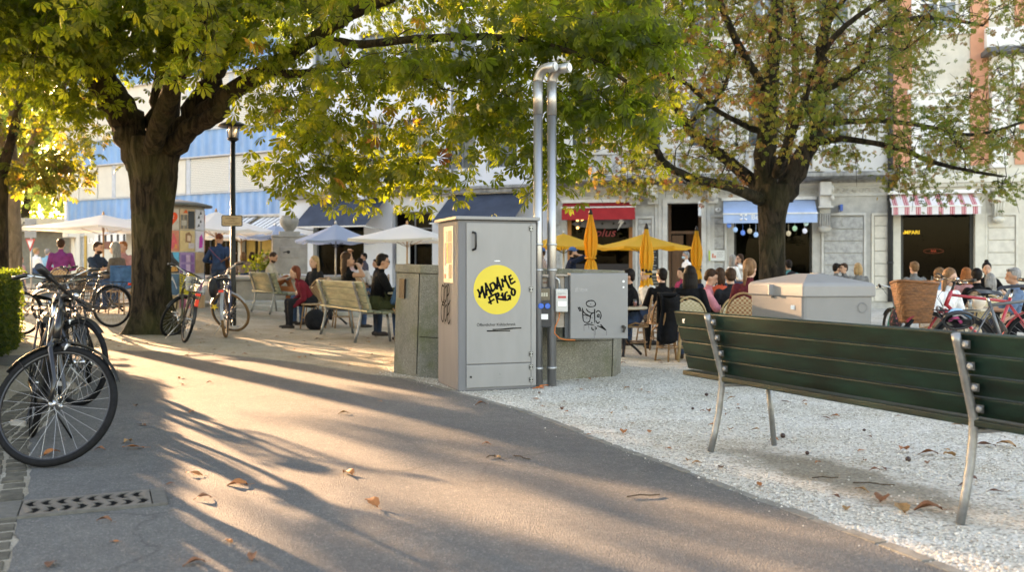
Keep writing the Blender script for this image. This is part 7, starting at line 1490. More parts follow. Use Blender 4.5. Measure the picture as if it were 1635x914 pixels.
def person(loc, face, label, pose='sit', top=('black', (.02, .02, .022)), bottom=('jeans', (.03, .045, .08)), sleeve=.45, shorts=False, hair='short', hc='brown', skin='light', lean=4, head=(0, 0), hands=None, feet=None, scale=1., beard=False, glasses=False, female=False, seat=.46, voxel=None, shoes=('shoe', (.05, .04, .035)), group='people at the café tables', mask=False, z=None, cap=None, sandal=False, sun_specs=False, twist=0, bust=None):
    Y = loc[1]; voxel = voxel or (.0115 if Y < 16 else .015 if Y < 24 else .02)
    base = (loc[0], loc[1], gz(*loc) if z is None else z)
    prims = []; mb = MB()
    def cap_(a, b, ra, rb, tag_, flat=1.):
        a, b = Vector(a), Vector(b); prims.append((a, b, ra, rb, tag_))
        if (b-a).length > 1e-4: mb.tube([a, b], [ra, rb], 14)
        mb.ell(a, (ra,)*3, 12, 8); mb.ell(b, (rb,)*3, 12, 8)
    def ell_(c, r, tag_, rot=None): mb.ell(c, r, 14, 9, rot=rot); prims.append((Vector(c), Vector(c), sum(r)/3, sum(r)/3, tag_))
    la = R(lean); u = Vector((math.sin(la), 0, math.cos(la))); fw = Vector((math.cos(la), 0, -math.sin(la))); wS = .155 if female else .175
    P0 = Vector((0, 0, seat+.085)) if pose == 'sit' else Vector((0, 0, .93))
    bent = pose == 'bend'
    Rt = Matrix.Rotation(R(twist), 3, 'Z')
    rings = [(-.05, .155, .115, 'bottom'), (.02, .16, .118, 'bottom'), (.08, .145, .105, 'top'), (.17, .128 if female else .14, .098, 'top'), (.30, .148 if female else .165, .112, 'top'), (.40, .155 if female else .178, .105, 'top'), (.455, .12, .08, 'top'), (.49, .06, .055, 'top')]
    vs = []; n = 20
    for h, rx, ry, tg in rings:
        c = P0+u*h; k = Rt if h > .2 else Matrix.Identity(3)
        for j in range(n):
            a = 2*PI*j/n; v = k @ (fw*ry*math.cos(a)*(1.08 if (female and h == .30 and math.cos(a) > 0) else 1)+Vector((0, 1, 0))*rx*math.sin(a)); vs.append(c+v)
    mb.add(vs, [(i*n+j, i*n+(j+1) % n, (i+1)*n+(j+1) % n, (i+1)*n+j) for i in range(len(rings)-1) for j in range(n)]+[tuple(range(n))[::-1], tuple(range((len(rings)-1)*n, len(rings)*n))])
    for a, b, r in ((.10, .30, .12), (.30, .42, .13)): prims.append((P0+u*a, P0+u*b, r, r, 'top')); 
    for s_ in (-1, 1): prims.append((P0+u*.40, P0+u*.42+Rt @ Vector((0, s_*wS*.8, 0)), .08, .07, 'top'))
    prims.append((P0-u*.05, P0+u*.04, .15, .14, 'bottom'))
    nb = P0+u*.47; hy, hp = R(head[0]), R(head[1]); hR = Matrix.Rotation(hy, 3, 'Z') @ Matrix.Rotation(hp+la*.3, 3, 'Y')
    hc_ = nb+u*.07+Vector((.015+.03*math.sin(max(hp, 0)), 0, .11)); cap_(nb-u*.01, hc_-Vector((.01, 0, .06)), .052 if not female else .046, .050 if not female else .044, 'skin')
    H = lambda x, y, z: hc_+hR @ Vector((x, y, z))
    ell_(H(0, 0, .015), (.094, .074, .100), 'skin', hR); ell_(H(.028, 0, -.055), (.062, .056, .058), 'skin', hR); ell_(H(.066, 0, -.088), (.022, .026, .018), 'skin', hR)
    cap_(H(.088, 0, .0), H(.108, 0, -.030), .010, .014, 'skin'); ell_(H(.084, 0, -.062), (.014, .024, .012), 'skin', hR); cap_(H(.080, -.03, .026), H(.080, .03, .026), .014, .014, 'skin')
    for s_ in (-1, 1): ell_(H(-.008, s_*.074, -.012), (.020, .010, .030), 'skin', hR)
    hands = hands or ([(.30, .12, P0.z+.10), (.30, -.12, P0.z+.10)] if pose == 'sit' else [(.05, .26, .80), (.05, -.26, .80)])
    for s_, hd in ((1, hands[0]), (-1, hands[1])):
        S = P0+u*.41+Rt @ Vector((0, s_*wS, 0)); pole = hd[3] if len(hd) > 3 else (-.5, s_*.6, -.7); E, Hn = ik(S, hd[:3], .29, .26, pole); k = sleeve
        e_ = .010
        if k <= .5:
            q = S.lerp(E, k*2); cap_(S, q, .058+e_, .050+e_, 'top'); cap_(q.lerp(E, .05), E, .044, .036, 'skin'); cap_(E, Hn, .037, .026, 'skin')
        else:
            cap_(S, E, .055+e_, .043+e_, 'top'); q = E.lerp(Hn, (k-.5)*2); cap_(E, q, .043+e_, .032+e_, 'top'); cap_(q, Hn, .032, .026, 'skin')
        f = (Hn-E).normalized(); up = Vector((0, 0, 1)); sd = f.cross(up); sd = sd.normalized() if sd.length > .1 else Vector((0, 1, 0)); pn = sd.cross(f).normalized(); sd = sd*s_
        K = Matrix((f, sd, pn)).transposed(); pc_ = Hn+f*.05; ell_(pc_, (.052, .040, .018), 'skin', K)
        for i_, (o_, l_) in enumerate(((-.030, .060), (-.010, .075), (.010, .080), (.029, .070))): a_ = pc_+f*.035+sd*(-o_); b_ = a_+f*l_*.5-pn*.012; cap_(a_, b_, .0098, .0092, 'skin'); cap_(b_, b_+f*l_*.35-pn*.030, .0092, .0085, 'skin')
        a_ = Hn+f*.02+sd*-.028; b_ = a_+f*.035-sd*.028-pn*.008; cap_(a_, b_, .012, .0105, 'skin'); cap_(b_, b_+f*.030-sd*.002-pn*.006, .0105, .0095, 'skin')
    feet = feet or ([(.43, .11, .075), (.43, -.11, .075)] if pose == 'sit' else [(0, .10, .08), (.02, -.10, .08)])
    for s_, ft in ((1, feet[0]), (-1, feet[1])):
        Hp = P0+Vector((0, s_*.085, -.03)); pole = ft[3] if len(ft) > 3 else (1, s_*.1, .7); Kn, An = ik(Hp, ft[:3], .44, .43, pole)
        if shorts: q = Hp.lerp(Kn, .82); cap_(Hp, q, .098, .082, 'bottom'); cap_(q, Kn, .062, .054, 'skin'); cap_(Kn, An, .052, .036, 'skin'); m_ = Kn.lerp(An, .3); cap_(m_-Vector((.015, 0, 0)), m_.lerp(An, .3), .052, .044, 'skin')
        else: cap_(Hp, Kn, .093, .068, 'bottom'); cap_(Kn, Kn.lerp(An, .96), .066, .046, 'bottom')
        fd = Vector(ft[4]) if len(ft) > 4 else Vector((1, s_*.12, -.02)); fd.normalize(); t_ = 'shoe'
        cap_(An-Vector((0, 0, .015)), An-Vector((0, 0, .04))+fd*.02, .040, .036, 'skin' if shorts else t_); a0 = An+Vector((0, 0, -.045)); cap_(a0-fd*.05, a0+fd*.05, .034, .034, t_); cap_(a0+fd*.05, a0+fd*.15, .036, .028, t_)
    tags = ['skin', 'top', 'bottom', 'shoe']; mats = [SK[skin], cloth(*top), cloth(*bottom), cloth(*shoes)]
    body = remesh(mb, 'person', voxel, mats); me = body.data
    nf = len(me.polygons); C_ = np.zeros(nf*3); me.polygons.foreach_get('center', C_); C_ = C_.reshape(-1, 3); best = np.full(nf, 9.); mi = np.zeros(nf, int)
    for a, b, ra, rb, tg in prims:
        a, b = np.array(a), np.array(b); ab = b-a; L2 = ab.dot(ab); t_ = np.clip((C_-a) @ ab/L2, 0, 1) if L2 > 1e-9 else np.zeros(nf); d = np.linalg.norm(C_-(a+t_[:, None]*ab), axis=1)-(ra+(rb-ra)*t_); k = d < best; best[k] = d[k]; mi[k] = tags.index(tg)
    me.polygons.foreach_set('material_index', mi.astype(np.int32)); me.update()
    body.location = base; body.rotation_euler = (0, 0, R(face)); body.scale = (scale,)*3; tag(body, label, 'person', group)
    # hair, cap, beard, glasses, eyes
    hv = max(voxel*.8, .010)
    if hair != 'none' or cap:
        h = MB(); e = lambda x, y, z, r: h.ell(H(x, y, z), r, 14, 9, rot=hR)
        if hair == 'shaved': e(-.010, 0, .030, (.090, .079, .092))
        elif hair == 'short': e(-.018, 0, .035, (.090, .084, .096)); e(.035, 0, .085, (.052, .062, .034)); e(-.05, 0, -.02, (.05, .068, .06))
        elif hair in ('long', 'mid', 'pony', 'bun'):
            e(-.016, 0, .038, (.094, .086, .100)); e(-.045, 0, -.02, (.058, .078, .075)); Lh = {'long': .36, 'mid': .20, 'pony': .05, 'bun': .04}[hair]
            if hair in ('long', 'mid'):
                for k in range(9):
                    a = -1.25+2.5*k/8; x0, y0 = -.055*math.cos(a)-.01, .078*math.sin(a); p0 = H(x0, y0, .02); h.tube([p0, p0+Vector((-.02*math.cos(a), .012*math.sin(a), -Lh*.45)), p0+Vector((-.015*math.cos(a*1.3), .016*math.sin(a*2), -Lh*(.9+.1*math.sin(k*2.3))))], [.030, .026, .010], 8)
            if hair == 'pony': p0 = H(-.10, 0, .02); h.ell(p0, (.03, .028, .03)); h.tube([p0, p0+Vector((-.05, 0, -.05)), p0+Vector((-.045, .01, -.16)), p0+Vector((-.02, .02, -.24))], [.028, .032, .026, .008], 8)
            if hair == 'bun': h.ell(H(-.04, 0, .145), (.042, .042, .038))
        if cap:
            h2 = MB(); h2.ell(H(-.008, 0, .050), (.100, .088, .082), 16, 9, rot=hR); h2.ell(H(.10, 0, .052), (.062, .062, .008), 14, 6, rot=hR); remesh(h2, 'cap', hv, cloth('cap_blue', cap), 1, body)
        if h.v: remesh(h, 'hair', hv, hmat(hc), 1, body)
    if beard: h = MB(); h.ell(H(.034, 0, -.078), (.060, .062, .048), 14, 9, rot=hR); h.ell(H(.080, 0, -.045), (.014, .028, .008), rot=hR); remesh(h, 'beard', hv, hmat(hc), 1, body)
    for s_ in (-1, 1):
        h = MB(); h.ell(H(.0865, s_*.030, .004), (.007, .012, .006), 10, 6, rot=hR); h.build('eye', mat('eye_dark', (.03, .02, .018), .2, 0, 0), body)
        h = MB(); h.tube([H(.092, s_*.016, .028), H(.093, s_*.032, .034), H(.084, s_*.050, .028)], .0038, 5); h.build('eyebrow', hmat(hc), body)
    h = MB(); h.tube([H(.098, -.018, -.062), H(.101, 0, -.064), H(.098, .018, -.062)], .0035, 5); h.build('mouth', mat('lip', (.33, .12, .10), .5, 0, 0), body)
    if glasses or sun_specs:
        h = MB()
        for s_ in (-1, 1):
            zc = .004 if glasses else .085; xx = .104 if glasses else .075
            h.tube([H(xx, s_*.032+.022*math.cos(q*PI/6), zc+.017*math.sin(q*PI/6)) for q in range(12)], .003, 4, closed=True); h.tube([H(xx-.004, s_*.053, zc+.004), H(.0, s_*.080, zc+.004)], .003, 4)
        h.build('glasses', BLACK, body)
    if mask: h = MB(); h.ell(H(.060, 0, -.048), (.060, .058, .045), 14, 8, rot=hR); remesh(h, 'face_mask', hv, mat('mask_blue', (.35, .55, .65), .8), 1, body)
    return body
def at(px, Y): v = W(px, 425, Y); return (v.x, v.y)
GR, GL, GB_, GW_ = 'people at the café tables', 'people at the left terrace', 'people on and near the park benches', 'people standing by the café'
BLK = ('black', (.006, .006, .007)); WHT = ('white', (.72, .72, .72)); NVY = ('navy', (.010, .016, .036)); JNS = ('jeans', (.04, .07, .13)); GRY = ('grey', (.16, .16, .16)); DK = ('charcoal', (.017, .017, .02)); BEI = ('beige', (.36, .29, .20))
# --- on and near the benches
bm_ = bench_mid.matrix_basis
def on_bench(b, x, y): v = Matrix.Translation(b.location) @ Matrix.Rotation(b.rotation_euler.z, 4, 'Z') @ Vector((x, y, 0)); return (v.x, v.y)
fb = math.degrees(bench_mid.rotation_euler.z)+90
person(on_bench(bench_mid, .95, .33), fb-8, 'long-haired woman in a black top, arm bent over her head, on the middle bench', top=BLK, bottom=('jeans_dark', (.02, .03, .05)), hair='long', hc='brown', female=True, sleeve=.12, hands=[(-.02, -.02, 1.36, (.5, 1, 1.)), (.10, -.16, 1.12, (.3, -1, -.5))], lean=-8, head=(-8, 0), seat=.50, group=GB_, skin='tan')
person((on_bench(bench_mid, 1.86, .44)), fb-6, 'smiling man with glasses, black T-shirt and olive shorts, legs crossed on the middle bench', top=BLK, bottom=('olive', (.075, .085, .04)), shorts=True, hair='short', hc='dark', glasses=True, skin='tan', lean=10, hands=[(.40, .06, .70), (.42, -.10, .66)], feet=[(.62, -.12, .46, (1, 0, 1)), (.35, -.10, .075)], shoes=('sandal', (.09, .045, .03)), seat=.47, group=GB_, head=(-4, 2))
fb2 = math.degrees(bench_far.rotation_euler.z)+90
rd = on_bench(bench_far, .62, .30)
reader = person(rd, fb2-25, 'bearded man with cropped hair in a sand T-shirt reading a book on the far bench', top=('sand', (.38, .33, .26)), bottom=('rust', (.26, .09, .035)), hair='shaved', hc='brown', beard=True, skin='tan', lean=6, head=(0, 22), hands=[(.36, .10, .74), (.38, -.10, .74)], feet=[(.55, -.12, .40, (1, 0, 1)), (.40, -.06, .075)], seat=.46, group=GB_, z=gz(*rd)+.03)
bk = empty('open_book', (0, 0, 0), 0, 'open book held on the knee by the bearded reader', 'book'); s = MB(); s.cbox((0, .07, 0), (.20, .14, .012), rot=Matrix.Rotation(.15, 3, 'X')); s.cbox((0, -.07, 0), (.20, .14, .012), rot=Matrix.Rotation(-.15, 3, 'X')); s.build('pages', mat('paper', (.7, .68, .62), .7), bk); s = MB(); s.box(-.105, -.145, -.03, .105, .145, -.022); s.build('cover', mat('cover_blue', (.05, .1, .2), .5), bk)
a = R(fb2-25); bk.location = (rd[0]+.46*math.cos(a), rd[1]+.46*math.sin(a), gz(*rd)+.80); bk.rotation_euler = (0, -.6, a)
person(at(498, 17.1), 205, 'woman in a maroon top bending down beside the middle bench', top=('maroon', (.16, .015, .025)), bottom=DK, sleeve=.95, hair='mid', hc='red', female=True, lean=34, hands=[(.38, .12, .42), (.35, -.2, .5)], group=GB_, seat=.42, scale=.95)
person(at(505, 18.2), 230, 'blond woman seated just behind the woman in maroon', top=DK, bottom=JNS, hair='long', hc='blond', female=True, group=GB_)
person(at(548, 17.2), 20, 'ginger-haired child seated behind the woman with the raised arm', top=('teal', (.05, .2, .22)), hair='short', hc='ginger', scale=.86, group=GB_)
person(at(652, 13.9), 110, 'person in a blue denim jacket half hidden by the concrete shaft', top=('denim', (.06, .12, .20)), sleeve=.95, hair='mid', hc='blond', female=True, group=GB_, scale=.88)
for px, Y, lab, tp, hcx, hx, f in ((562, 24, 'person in a pink-white shirt at the far terrace, left of the shaft', ('pinkish', (.6, .42, .45)), 'dark', 'short', 100), (574, 23, 'person in a pale grey shirt with black hair at the far terrace', ('pale', (.5, .5, .55)), 'dark', 'short', 80), (604, 24.5, 'dark-haired guest behind the smiling man with glasses', DK, 'dark', 'short', 200)):
    person(at(px, Y), f, lab, top=tp, hair=hx, hc=hcx, group='guests on the far terrace')
person(at(584, 25.0), 200, 'young dark-haired person standing at the far terrace', pose='stand', top=('slate', (.08, .08, .11)), hair='short', hc='dark', scale=.86, group='guests on the far terrace')
for px, lab, tp, hcx in ((388, 'woman with light brown hair behind the fountain basin, left one', ('taupe', (.2, .15, .12)), 'lbrown'), (402, 'brown-haired guest behind the fountain basin, in the middle', ('taupe', (.2, .15, .12)), 'brown'), (417, 'guest in grey right beside the fountain pillar', GRY, 'lbrown')): person(at(px, 29.3), 90, lab, top=tp, hair='mid', hc=hcx, female=True, group='guests behind the fountain', z=.25)
# --- left terrace
person(at(97, 20), 112, 'man in a purple shirt seen from behind, left of the bearded man', top=('purple', (.20, .04, .17)), sleeve=.9, hair='short', hc='brown', group=GL, seat=.56, z=.3)
person(at(149, 18.6), -12, 'bearded man in a dark blue T-shirt leaning on the table, left of the big trunk', top=('dark_blue', (.025, .04, .065)), hair='short', hc='brown', beard=True, lean=10, hands=[(.42, .16, .82), (.48, -.14, .80)], group=GL, z=.30)
person(at(193, 18.1), 168, 'woman with loose grey-blond hair in a brown knit top, back towards us', top=('brown_knit', (.13, .10, .08)), sleeve=.95, hair='long', hc='grey', female=True, lean=12, group=GL, z=.28)
person(at(199, 20.3), 250, 'red-haired guest facing the terrace table beside the trunk', top=('rose', (.4, .2, .2)), hair='short', hc='ginger', group=GL, z=.35)
person(at(31, 33), 60, 'passer-by in pink far left, under the pale trunk', pose='stand', top=('pink', (.5, .25, .22)), hair='short', hc='ginger', group='people far down the street', z=-.25)
person(at(56, 31), 60, 'fair-haired person in white behind the give way sign', pose='sit', top=WHT, hair='short', hc='blond', group='people far down the street', z=.42)
person(at(74, 32), 70, 'person in light blue right of the give way sign', pose='sit', top=('light_blue', (.18, .38, .52)), hair='short', hc='grey', group='people far down the street', z=.4)
mn = person(at(349, 20.6), 78, 'standing man in dark blue seen from behind, strap on his back, beside the lamp post', pose='stand', top=('royal', (.025, .05, .12)), bottom=('dark_jeans', (.03, .05, .10)), sleeve=.9, hair='shaved', hc='red', skin='tan', hands=[(.25, .28, 1.05), (.25, -.20, 1.0)], group='people standing on the square', z=gz(*at(349, 20.6))-.02)
s = MB(); s.tube([(-.135, .16, 1.38), (-.15, .0, 1.22), (-.15, -.16, 1.08)], .018, 6, flat=.4); s.build('strap', cloth('strap_plum', (.20, .08, .12)), mn)
gt = empty('guitar', (mn.location.x, mn.location.y, mn.location.z), mn.rotation_euler.z, 'brown guitar neck poking out at the right side of the man in dark blue', 'guitar'); s = MB(); s.tube([(-.12, -.12, 1.06), (-.10, -.48, 1.26)], .026, 8, flat=.6); s.build('neck', mat('guitar_wood', (.20, .09, .035), .4), gt); s = MB(); s.ell((.20, -.10, 1.02), (.06, .20, .15)); s.ell((.20, .16, .92), (.06, .17, .16)); s.build('body', MATS['guitar_wood'], gt)
# --- café, right of the cabinet
person(at(1013, 14.2), 172, 'man in a black T-shirt seen in profile behind the electrical cabinet', top=BLK, bottom=JNS, hair='short', hc='dark', skin='tan', lean=8, hands=[(.40, .12, .72), (.42, -.12, .72)])
person(at(1036, 16.2), 200, 'guest in a white shirt behind the man in black at the cast-iron table', top=WHT, hair='short', hc='dark')
person(at(1058, 14.9), 98, 'grey-haired man in a black shirt seen from behind, left of the long-haired woman', top=BLK, bottom=DK, sleeve=.9, hair='short', hc='dark', hands=[(.34, .12, .74), (.34, -.12, .74)], head=(20, 0))
person(at(1101, 12.9), 80, 'woman with very long dark hair in a black top, back towards us', top=BLK, hair='long', hc='dark', female=True, head=(20, 0))
person(at(1092, 20), 200, 'small-looking guest in magenta behind the long-haired woman', top=('magenta', (.28, .03, .09)), hair='short', hc='dark')
person(at(1105, 18), 95, 'grey-haired guest right of the magenta shirt', top=NVY, hair='short', hc='grey')
person(at(1120, 13.8), -15, 'man in a pink shirt looking down to the right', top=('pink_shirt', (.55, .20, .23)), bottom=DK, hair='short', hc='brown', lean=12, hands=[(.45, .12, .74), (.48, -.12, .72)], head=(0, 18))
person(at(1150, 15.6), 75, 'woman in an orange-red dress behind the man in pink', top=('orange_red', (.50, .08, .04)), hair='mid', hc='brown', female=True, head=(-25, 0), sleeve=.4)
person(at(1168, 13.6), 92, 'man in a dark shirt with greying hair, left of the woman in the maroon sweater', top=DK, sleeve=.9, hair='short', hc='brown', head=(0, 5))
person(at(1196, 11.6), 62, 'woman in a maroon sweater with tied brown hair, left of the grit bin', top=('maroon_knit', (.11, .018, .025)), bottom=BLK, sleeve=.95, hair='pony', hc='lbrown', female=True, head=(-12, 0))
person(at(1168, 24), 20, 'woman in white with grey-brown hair at the back table, left one of two', top=WHT, hair='long', hc='grey', female=True, z=.1)
person(at(1184, 24.3), 200, 'woman in white with sunglasses drinking at the back table, right one of two', top=WHT, hair='long', hc='brown', female=True, glasses=True, z=.12, hands=[(.25, .04, 1.12, (0, 1, -.6)), (.3, -.12, .74)])
person(at(1098, 27), 190, 'grey-haired waiter in a white T-shirt and face mask in front of the doorway', pose='stand', top=WHT, bottom=BLK, hair='short', hc='grey', mask=True, glasses=True, group=GW_, z=-.2, scale=1.03)
person(at(911, 22.3), 10, 'man in a navy shirt and blue cap, hand at his mouth, behind the shaft', pose='stand', top=NVY, sleeve=.45, cap=(.05, .14, .35), hc='brown', hair='short', beard=True, hands=[(.06, .26, .85), (.16, -.02, 1.52, (0, -1, -.6))], group=GW_, z=-.12)
person(at(868, 23), 180, 'person in a grey cap half hidden behind the steel pipes', pose='stand', top=('dusty', (.4, .3, .27)), cap=(.5, .5, .52), hair='short', hc='brown', group=GW_, z=-.12)
bp_ = person(at(1262, 21.5), 95, 'person in a teal shirt with a black backpack right of the slim trunk', pose='stand', top=('teal', (.06, .24, .21)), hair='short', hc='dark', skin='tan', group=GW_, z=-.42, lean=12)
s = MB(); s.ell((-.14, .03, 1.22), (.11, .15, .22)); s.ell((-.20, .03, 1.10), (.06, .11, .10)); remesh(s, 'backpack_bulk', .02, cloth('backpack', (.02, .02, .025)), 1); bpk = bpy.data.objects['backpack_bulk']; bpk.name = 'backpack'; bpk.location = bp_.location; bpk.rotation_euler = bp_.rotation_euler; tag(bpk, 'black backpack worn by the person in teal', 'backpack')
for px, f, hcx, hx, lab in ((1333, 20, 'dark', 'short', 'dark head just above the grit bin lid, left one of two'), (1350, 200, 'brown', 'short', 'brown head above the grit bin lid, right one of two'), (1371, 90, 'blond', 'mid', 'fair-haired guest above the right corner of the grit bin')): person(at(px, 22), f, lab, top=GRY, hair=hx, hc=hcx, z=-.12)
# --- café, far right
g1 = person(at(1507, 11.1), -68, 'girl with wavy light brown hair in a white T-shirt with a pink lanyard', top=WHT, bottom=BEI, hair='long', hc='lbrown', female=True, scale=.86, head=(8, 14), lean=8, seat=.50)
s = MB(); s.tube([(.03, .06, 1.04), (.12, .035, .96), (.155, 0, .86)], .004, 5); s.tube([(.03, -.06, 1.04), (.12, -.035, .96), (.155, 0, .86)], .004, 5); s.build('lanyard', mat('lanyard_pink', (.6, .03, .12), .5), g1)
person(at(1496, 15.2), -20, 'brown-haired woman in blue behind the girl in white', top=('sky', (.15, .30, .48)), hair='mid', hc='lbrown', female=True)
person(at(1462, 18), 100, 'brown-haired guest whose head shows over the wicker basket', top=GRY, hair='short', hc='lbrown', z=-.1)
person(at(1563, 14.6), 100, 'man in a black T-shirt with dark cropped hair, back towards us, right of the girl', top=BLK, hair='short', hc='dark', head=(-30, 0), hands=[(.34, .12, .74), (.34, -.12, .74)])
person(at(1544, 16.2), 80, 'ginger-haired guest beside the man in black', top=('rose', (.4, .2, .2)), hair='mid', hc='ginger', female=True)
person(at(1575, 17.8), 250, 'woman with a dark hair bun facing us', top=BLK, hair='bun', hc='dark', female=True, hands=[(.35, .2, .80), (.35, -.2, .8)], z=-.12)
person(at(1583, 15.4), 95, 'woman with ash-blond hair in a light grey top, back towards us', top=('light_grey', (.38, .38, .37)), hair='mid', hc='grey', female=True, scale=.93)
person(at(1627, 13.4), 165, 'man in a blue flowered shirt with sunglasses on his grey hair', top=('flowered', (.12, .19, .30)), hair='short', hc='grey', sun_specs=True, lean=6, skin='tan', hands=[(.40, .12, .72), (.42, -.12, .72)])
person(at(1665, 11.4), 178, 'guest in black trousers at the right edge, only the knees in view', top=BLK, bottom=BLK, hair='short', hc='dark', seat=.40)
# --- chairs and tables under and between them
proto_c = chair(at(1013, 14.2), R(172), 'rattan chair of the man in profile behind the cabinet'); proto_l = chair(at(1101, 12.9), R(80), 'cream rattan chair with rounded back, just above the bench end', cream=True)
def more_chair(px, Y, rz, label, cream=False, dx=0, g='rattan bistro chairs'):
    c = copy_tree(proto_l if cream else proto_c, label=label); x, y = at(px, Y); c.location = (x, y, gz(x, y)); c.rotation_euler = (0, 0, R(rz)); c['group'] = g; return c
more_chair(1058, 14.9, 98, 'red-brown woven chair of the grey-haired man in black'); jc = more_chair(1072, 13.0, 110, 'empty rattan chair with a black jacket hung over it')
more_chair(1120, 13.8, -15, 'rattan chair of the man in pink', True); more_chair(1150, 15.6, 75, 'rattan chair of the woman in orange-red'); more_chair(1168, 13.6, 92, 'cream chair of the man in the dark shirt', True); more_chair(1196, 11.6, 62, 'rattan chair of the woman in the maroon sweater')
more_chair(1563, 14.6, 100, 'cream chair of the man in black on the far right', True); more_chair(1507, 11.1, -40, 'rattan chair of the girl in white'); more_chair(1627, 12.6, 165, 'woven rattan chair at the right edge of the picture'); more_chair(1583, 15.4, 95, 'rattan chair of the ash-blond woman'); more_chair(1496, 15.2, -20, 'rattan chair of the woman in blue')
more_chair(1036, 16.2, 200, 'rattan chair of the guest in white'); more_chair(1092, 20, 200, 'rattan chair of the guest in magenta'); more_chair(1105, 18, 95, 'rattan chair of the grey-haired guest'); more_chair(1544, 16.2, 80, 'rattan chair of the ginger-haired guest'); more_chair(1575, 17.8, 250, 'rattan chair of the woman with the bun')
GLc = 'chairs of the left terrace'
for px, Y, f, lab in ((97, 20, 112, 'chair of the man in purple'), (149, 18.6, -12, 'chair of the bearded man left of the trunk'), (193, 18.1, 168, 'chair of the woman in the brown knit top'), (505, 18.2, 230, 'chair of the blond woman behind the bench'), (500, 16.9, 250, 'chair of the woman in maroon'), (548, 17.2, 20, 'chair of the ginger child'), (652, 13.9, 110, 'chair of the person in denim'), (562, 24, 100, 'chair of the guest in pinkish white'), (574, 23, 80, 'chair of the guest in pale grey'), (604, 24.5, 200, 'chair of the guest behind the smiling man')): more_chair(px, Y, f, lab, g=GLc)
s = MB(); x, y = at(1066, 12.9); g0 = gz(x, y)
s.grid(lambda p, q: (x-.16+.26*p+.03*math.sin(q*5), y-.22+.05*math.sin(p*7)-.03*math.cos(q*6), g0+.93-.62*q-.05*math.sin(p*PI)), 14, 16); s.grid(lambda p, q: (x-.16+.26*p, y-.22+.16*q, g0+.93+.03*math.sin(q*PI)), 8, 4); s.grid(lambda p, q: (x-.16+.24*p, y-.05+.03*math.sin(p*6), g0+.93-.4*q), 8, 8)
o = s.build('black_jacket', cloth('jacket_black', (.010, .010, .011))); so = o.modifiers.new('s', 'SOLIDIFY'); so.thickness = .03; tag(o, 'black jacket hanging over the back of the empty rattan chair', 'jacket')
x, y = at(196, 17.85); g0 = .22; s = MB(); s.grid(lambda p, q: (x-.2+.42*p, y-.10+.04*math.sin(p*8), g0+.92-.42*q-.04*math.sin(p*PI)), 12, 10); s.grid(lambda p, q: (x-.2+.42*p, y-.10+.14*q, g0+.92), 8, 3); o = s.build('denim_jacket', cloth('denim_blue', (.05, .12, .24))); so = o.modifiers.new('s', 'SOLIDIFY'); so.thickness = .03; tag(o, 'blue denim jacket hung on the chair beside the big trunk', 'jacket')
def tb(px, Y, label, g='round café tables', h=.73):
    x, y = at(px, Y); return table((x, y), label, group=g, h=h), x, y
t1, x1, y1 = tb(995, 14.0, 'round café table with cast-iron legs and two drinks, right of the electrical cabinet')
g0 = gz(x1, y1)+.736
glass(x1-.12, y1-.1, g0, .13, .035, (.70, .68, .60), 'glass of pale drink on the cast-iron table'); glass(x1+.17, y1-.05, g0, .11, .034, (.45, .03, .02), 'glass of red drink on the cast-iron table')
tb(1085, 15.7, 'café table between the man in black and the magenta shirt'); tb(1150, 14.4, 'café table in front of the man in pink'); tb(1212, 12.6, 'café table hidden behind the grit bin corner'); tb(1178, 24.2, 'café table of the two women in white')
t2, x2, y2 = tb(1540, 13.0, 'café table with glasses and a round white lamp, right of the girl'); tb(1592, 13.9, 'café table of the man in the flowered shirt'); tb(1565, 16.6, 'café table behind the man in black T-shirt')
s = MB(); g0 = gz(x2, y2)+.736; s.lathe([(.05, 0), (.05, .01), (.085, .05), (.095, .10), (.08, .15), (.02, .18)], 20); o = s.build('round_lamp', mat('lamp_ball', (.62, .52, .43), .5)); o.location = (x2+.12, y2-.15, g0); tag(o, 'pale round shade standing on the table right of the girl', 'table lamp')
for k, (dx, dy, lq) in enumerate(((-.02, -.2, (.6, .6, .6)), (.27, .05, (.55, .5, .4)))): glass(x2+dx, y2+dy, g0, .13, .034, lq, ['clear glass left of the round lamp', 'clear glass right of the round lamp'][k])
GLt = 'tables of the left terrace'
tb(170, 18.9, 'terrace table the bearded man leans on', GLt, .80); tb(528, 17.9, 'terrace table behind the middle bench', GLt); tb(590, 23.8, 'far terrace table left of the shaft', GLt); tb(655, 14.3, 'terrace table right behind the smiling man, next to the shaft', GLt)
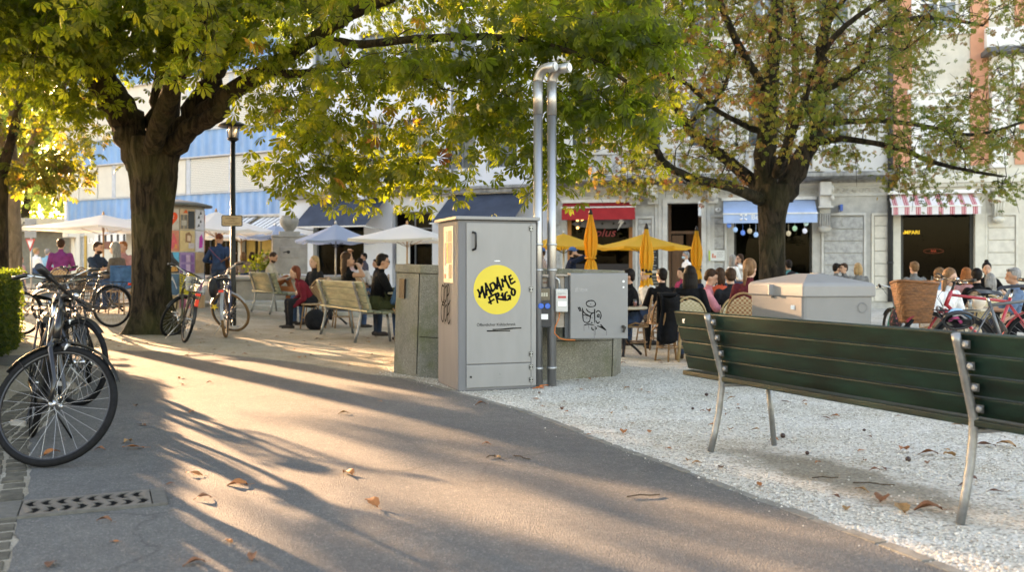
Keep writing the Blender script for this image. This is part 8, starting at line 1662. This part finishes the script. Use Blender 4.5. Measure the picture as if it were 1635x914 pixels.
# menu board by the door, small things
p = W(1047, 425, 21); s = empty('menu_board', (p.x, 21, gz(p.x, 21)), .1, 'white-framed chalk board standing among the café guests', 'menu board'); q = MB(); zt = W(0, 432, 21).z-gz(p.x, 21)
for a in ((-.3, 0, -.24, zt), (.24, 0, .3, zt)): q.box(a[0], -.02, 0, a[2], .02, a[3])
q.box(-.24, -.02, zt-.06, .24, .02, zt); q.box(-.24, -.02, .25, .24, .02, .31); q.build('frame', mat('board_white', (.55, .53, .48), .6), s); q = MB(); q.box(-.24, -.01, .31, .24, .01, zt-.06); bd2 = q.build('slate', mat('chalk_slate', (.04, .045, .04), .7), s); q = MB()
for k in range(7): q.box(-.18, -.014, zt-.14-.07*k, .04+.12*math.sin(k*1.9)**2, -.0105, zt-.128-.07*k)
q.build('chalk_line', mat('chalk', (.45, .45, .42), .8), bd2)
# flowers behind the basin, dark rucksack on the ground
fl = empty('flower_pot', (*at(424, 28.6), 0), 0, 'pot of yellow and pink flowers behind the fountain, left of its pillar', 'flower pot'); q = MB(); q.lathe([(.2, .6), (.28, 1.0), (.26, 1.0), (.2, .9)], 18); q.box(-.2, -.2, -.1, .2, .2, .6); q.build('pot', mat('pot_dark', (.06, .06, .06), .7), fl)
rs = np.random.RandomState(5); Pn = rs.normal(0, 1, (500, 3))*np.array([.28, .2, .16])+np.array([0, 0, 1.25]); leaf_mesh('foliage', Pn, rs.uniform(.08, .14, 500), rs.uniform(.1, .7, 500), rs, LEAF, fl, simple_leaf())
for k in range(9): q = MB(); c = (rs.normal(0, .22), -.12+rs.normal(0, .06), 1.32+rs.normal(0, .10)); q.ell(c, (.075, .075, .06), 10, 6); q.build('blossom', mat(*[('blossom_yellow', (.7, .55, .08)), ('blossom_pink', (.65, .3, .25)), ('blossom_cream', (.7, .62, .4))][k % 3], .7), fl)
p = at(504, 16.6); q = MB(); q.ell((0, 0, .17), (.20, .16, .20)); q.ell((.06, -.10, .12), (.12, .08, .10)); q.tube([(-.06, 0, .34), (0, 0, .42), (.06, 0, .34)], .012, 6); o = q.build('rucksack', cloth('rucksack', (.014, .014, .016))); o.location = (p[0], p[1], gz(*p)); tag(o, 'black rucksack on the ground left of the middle bench', 'rucksack')
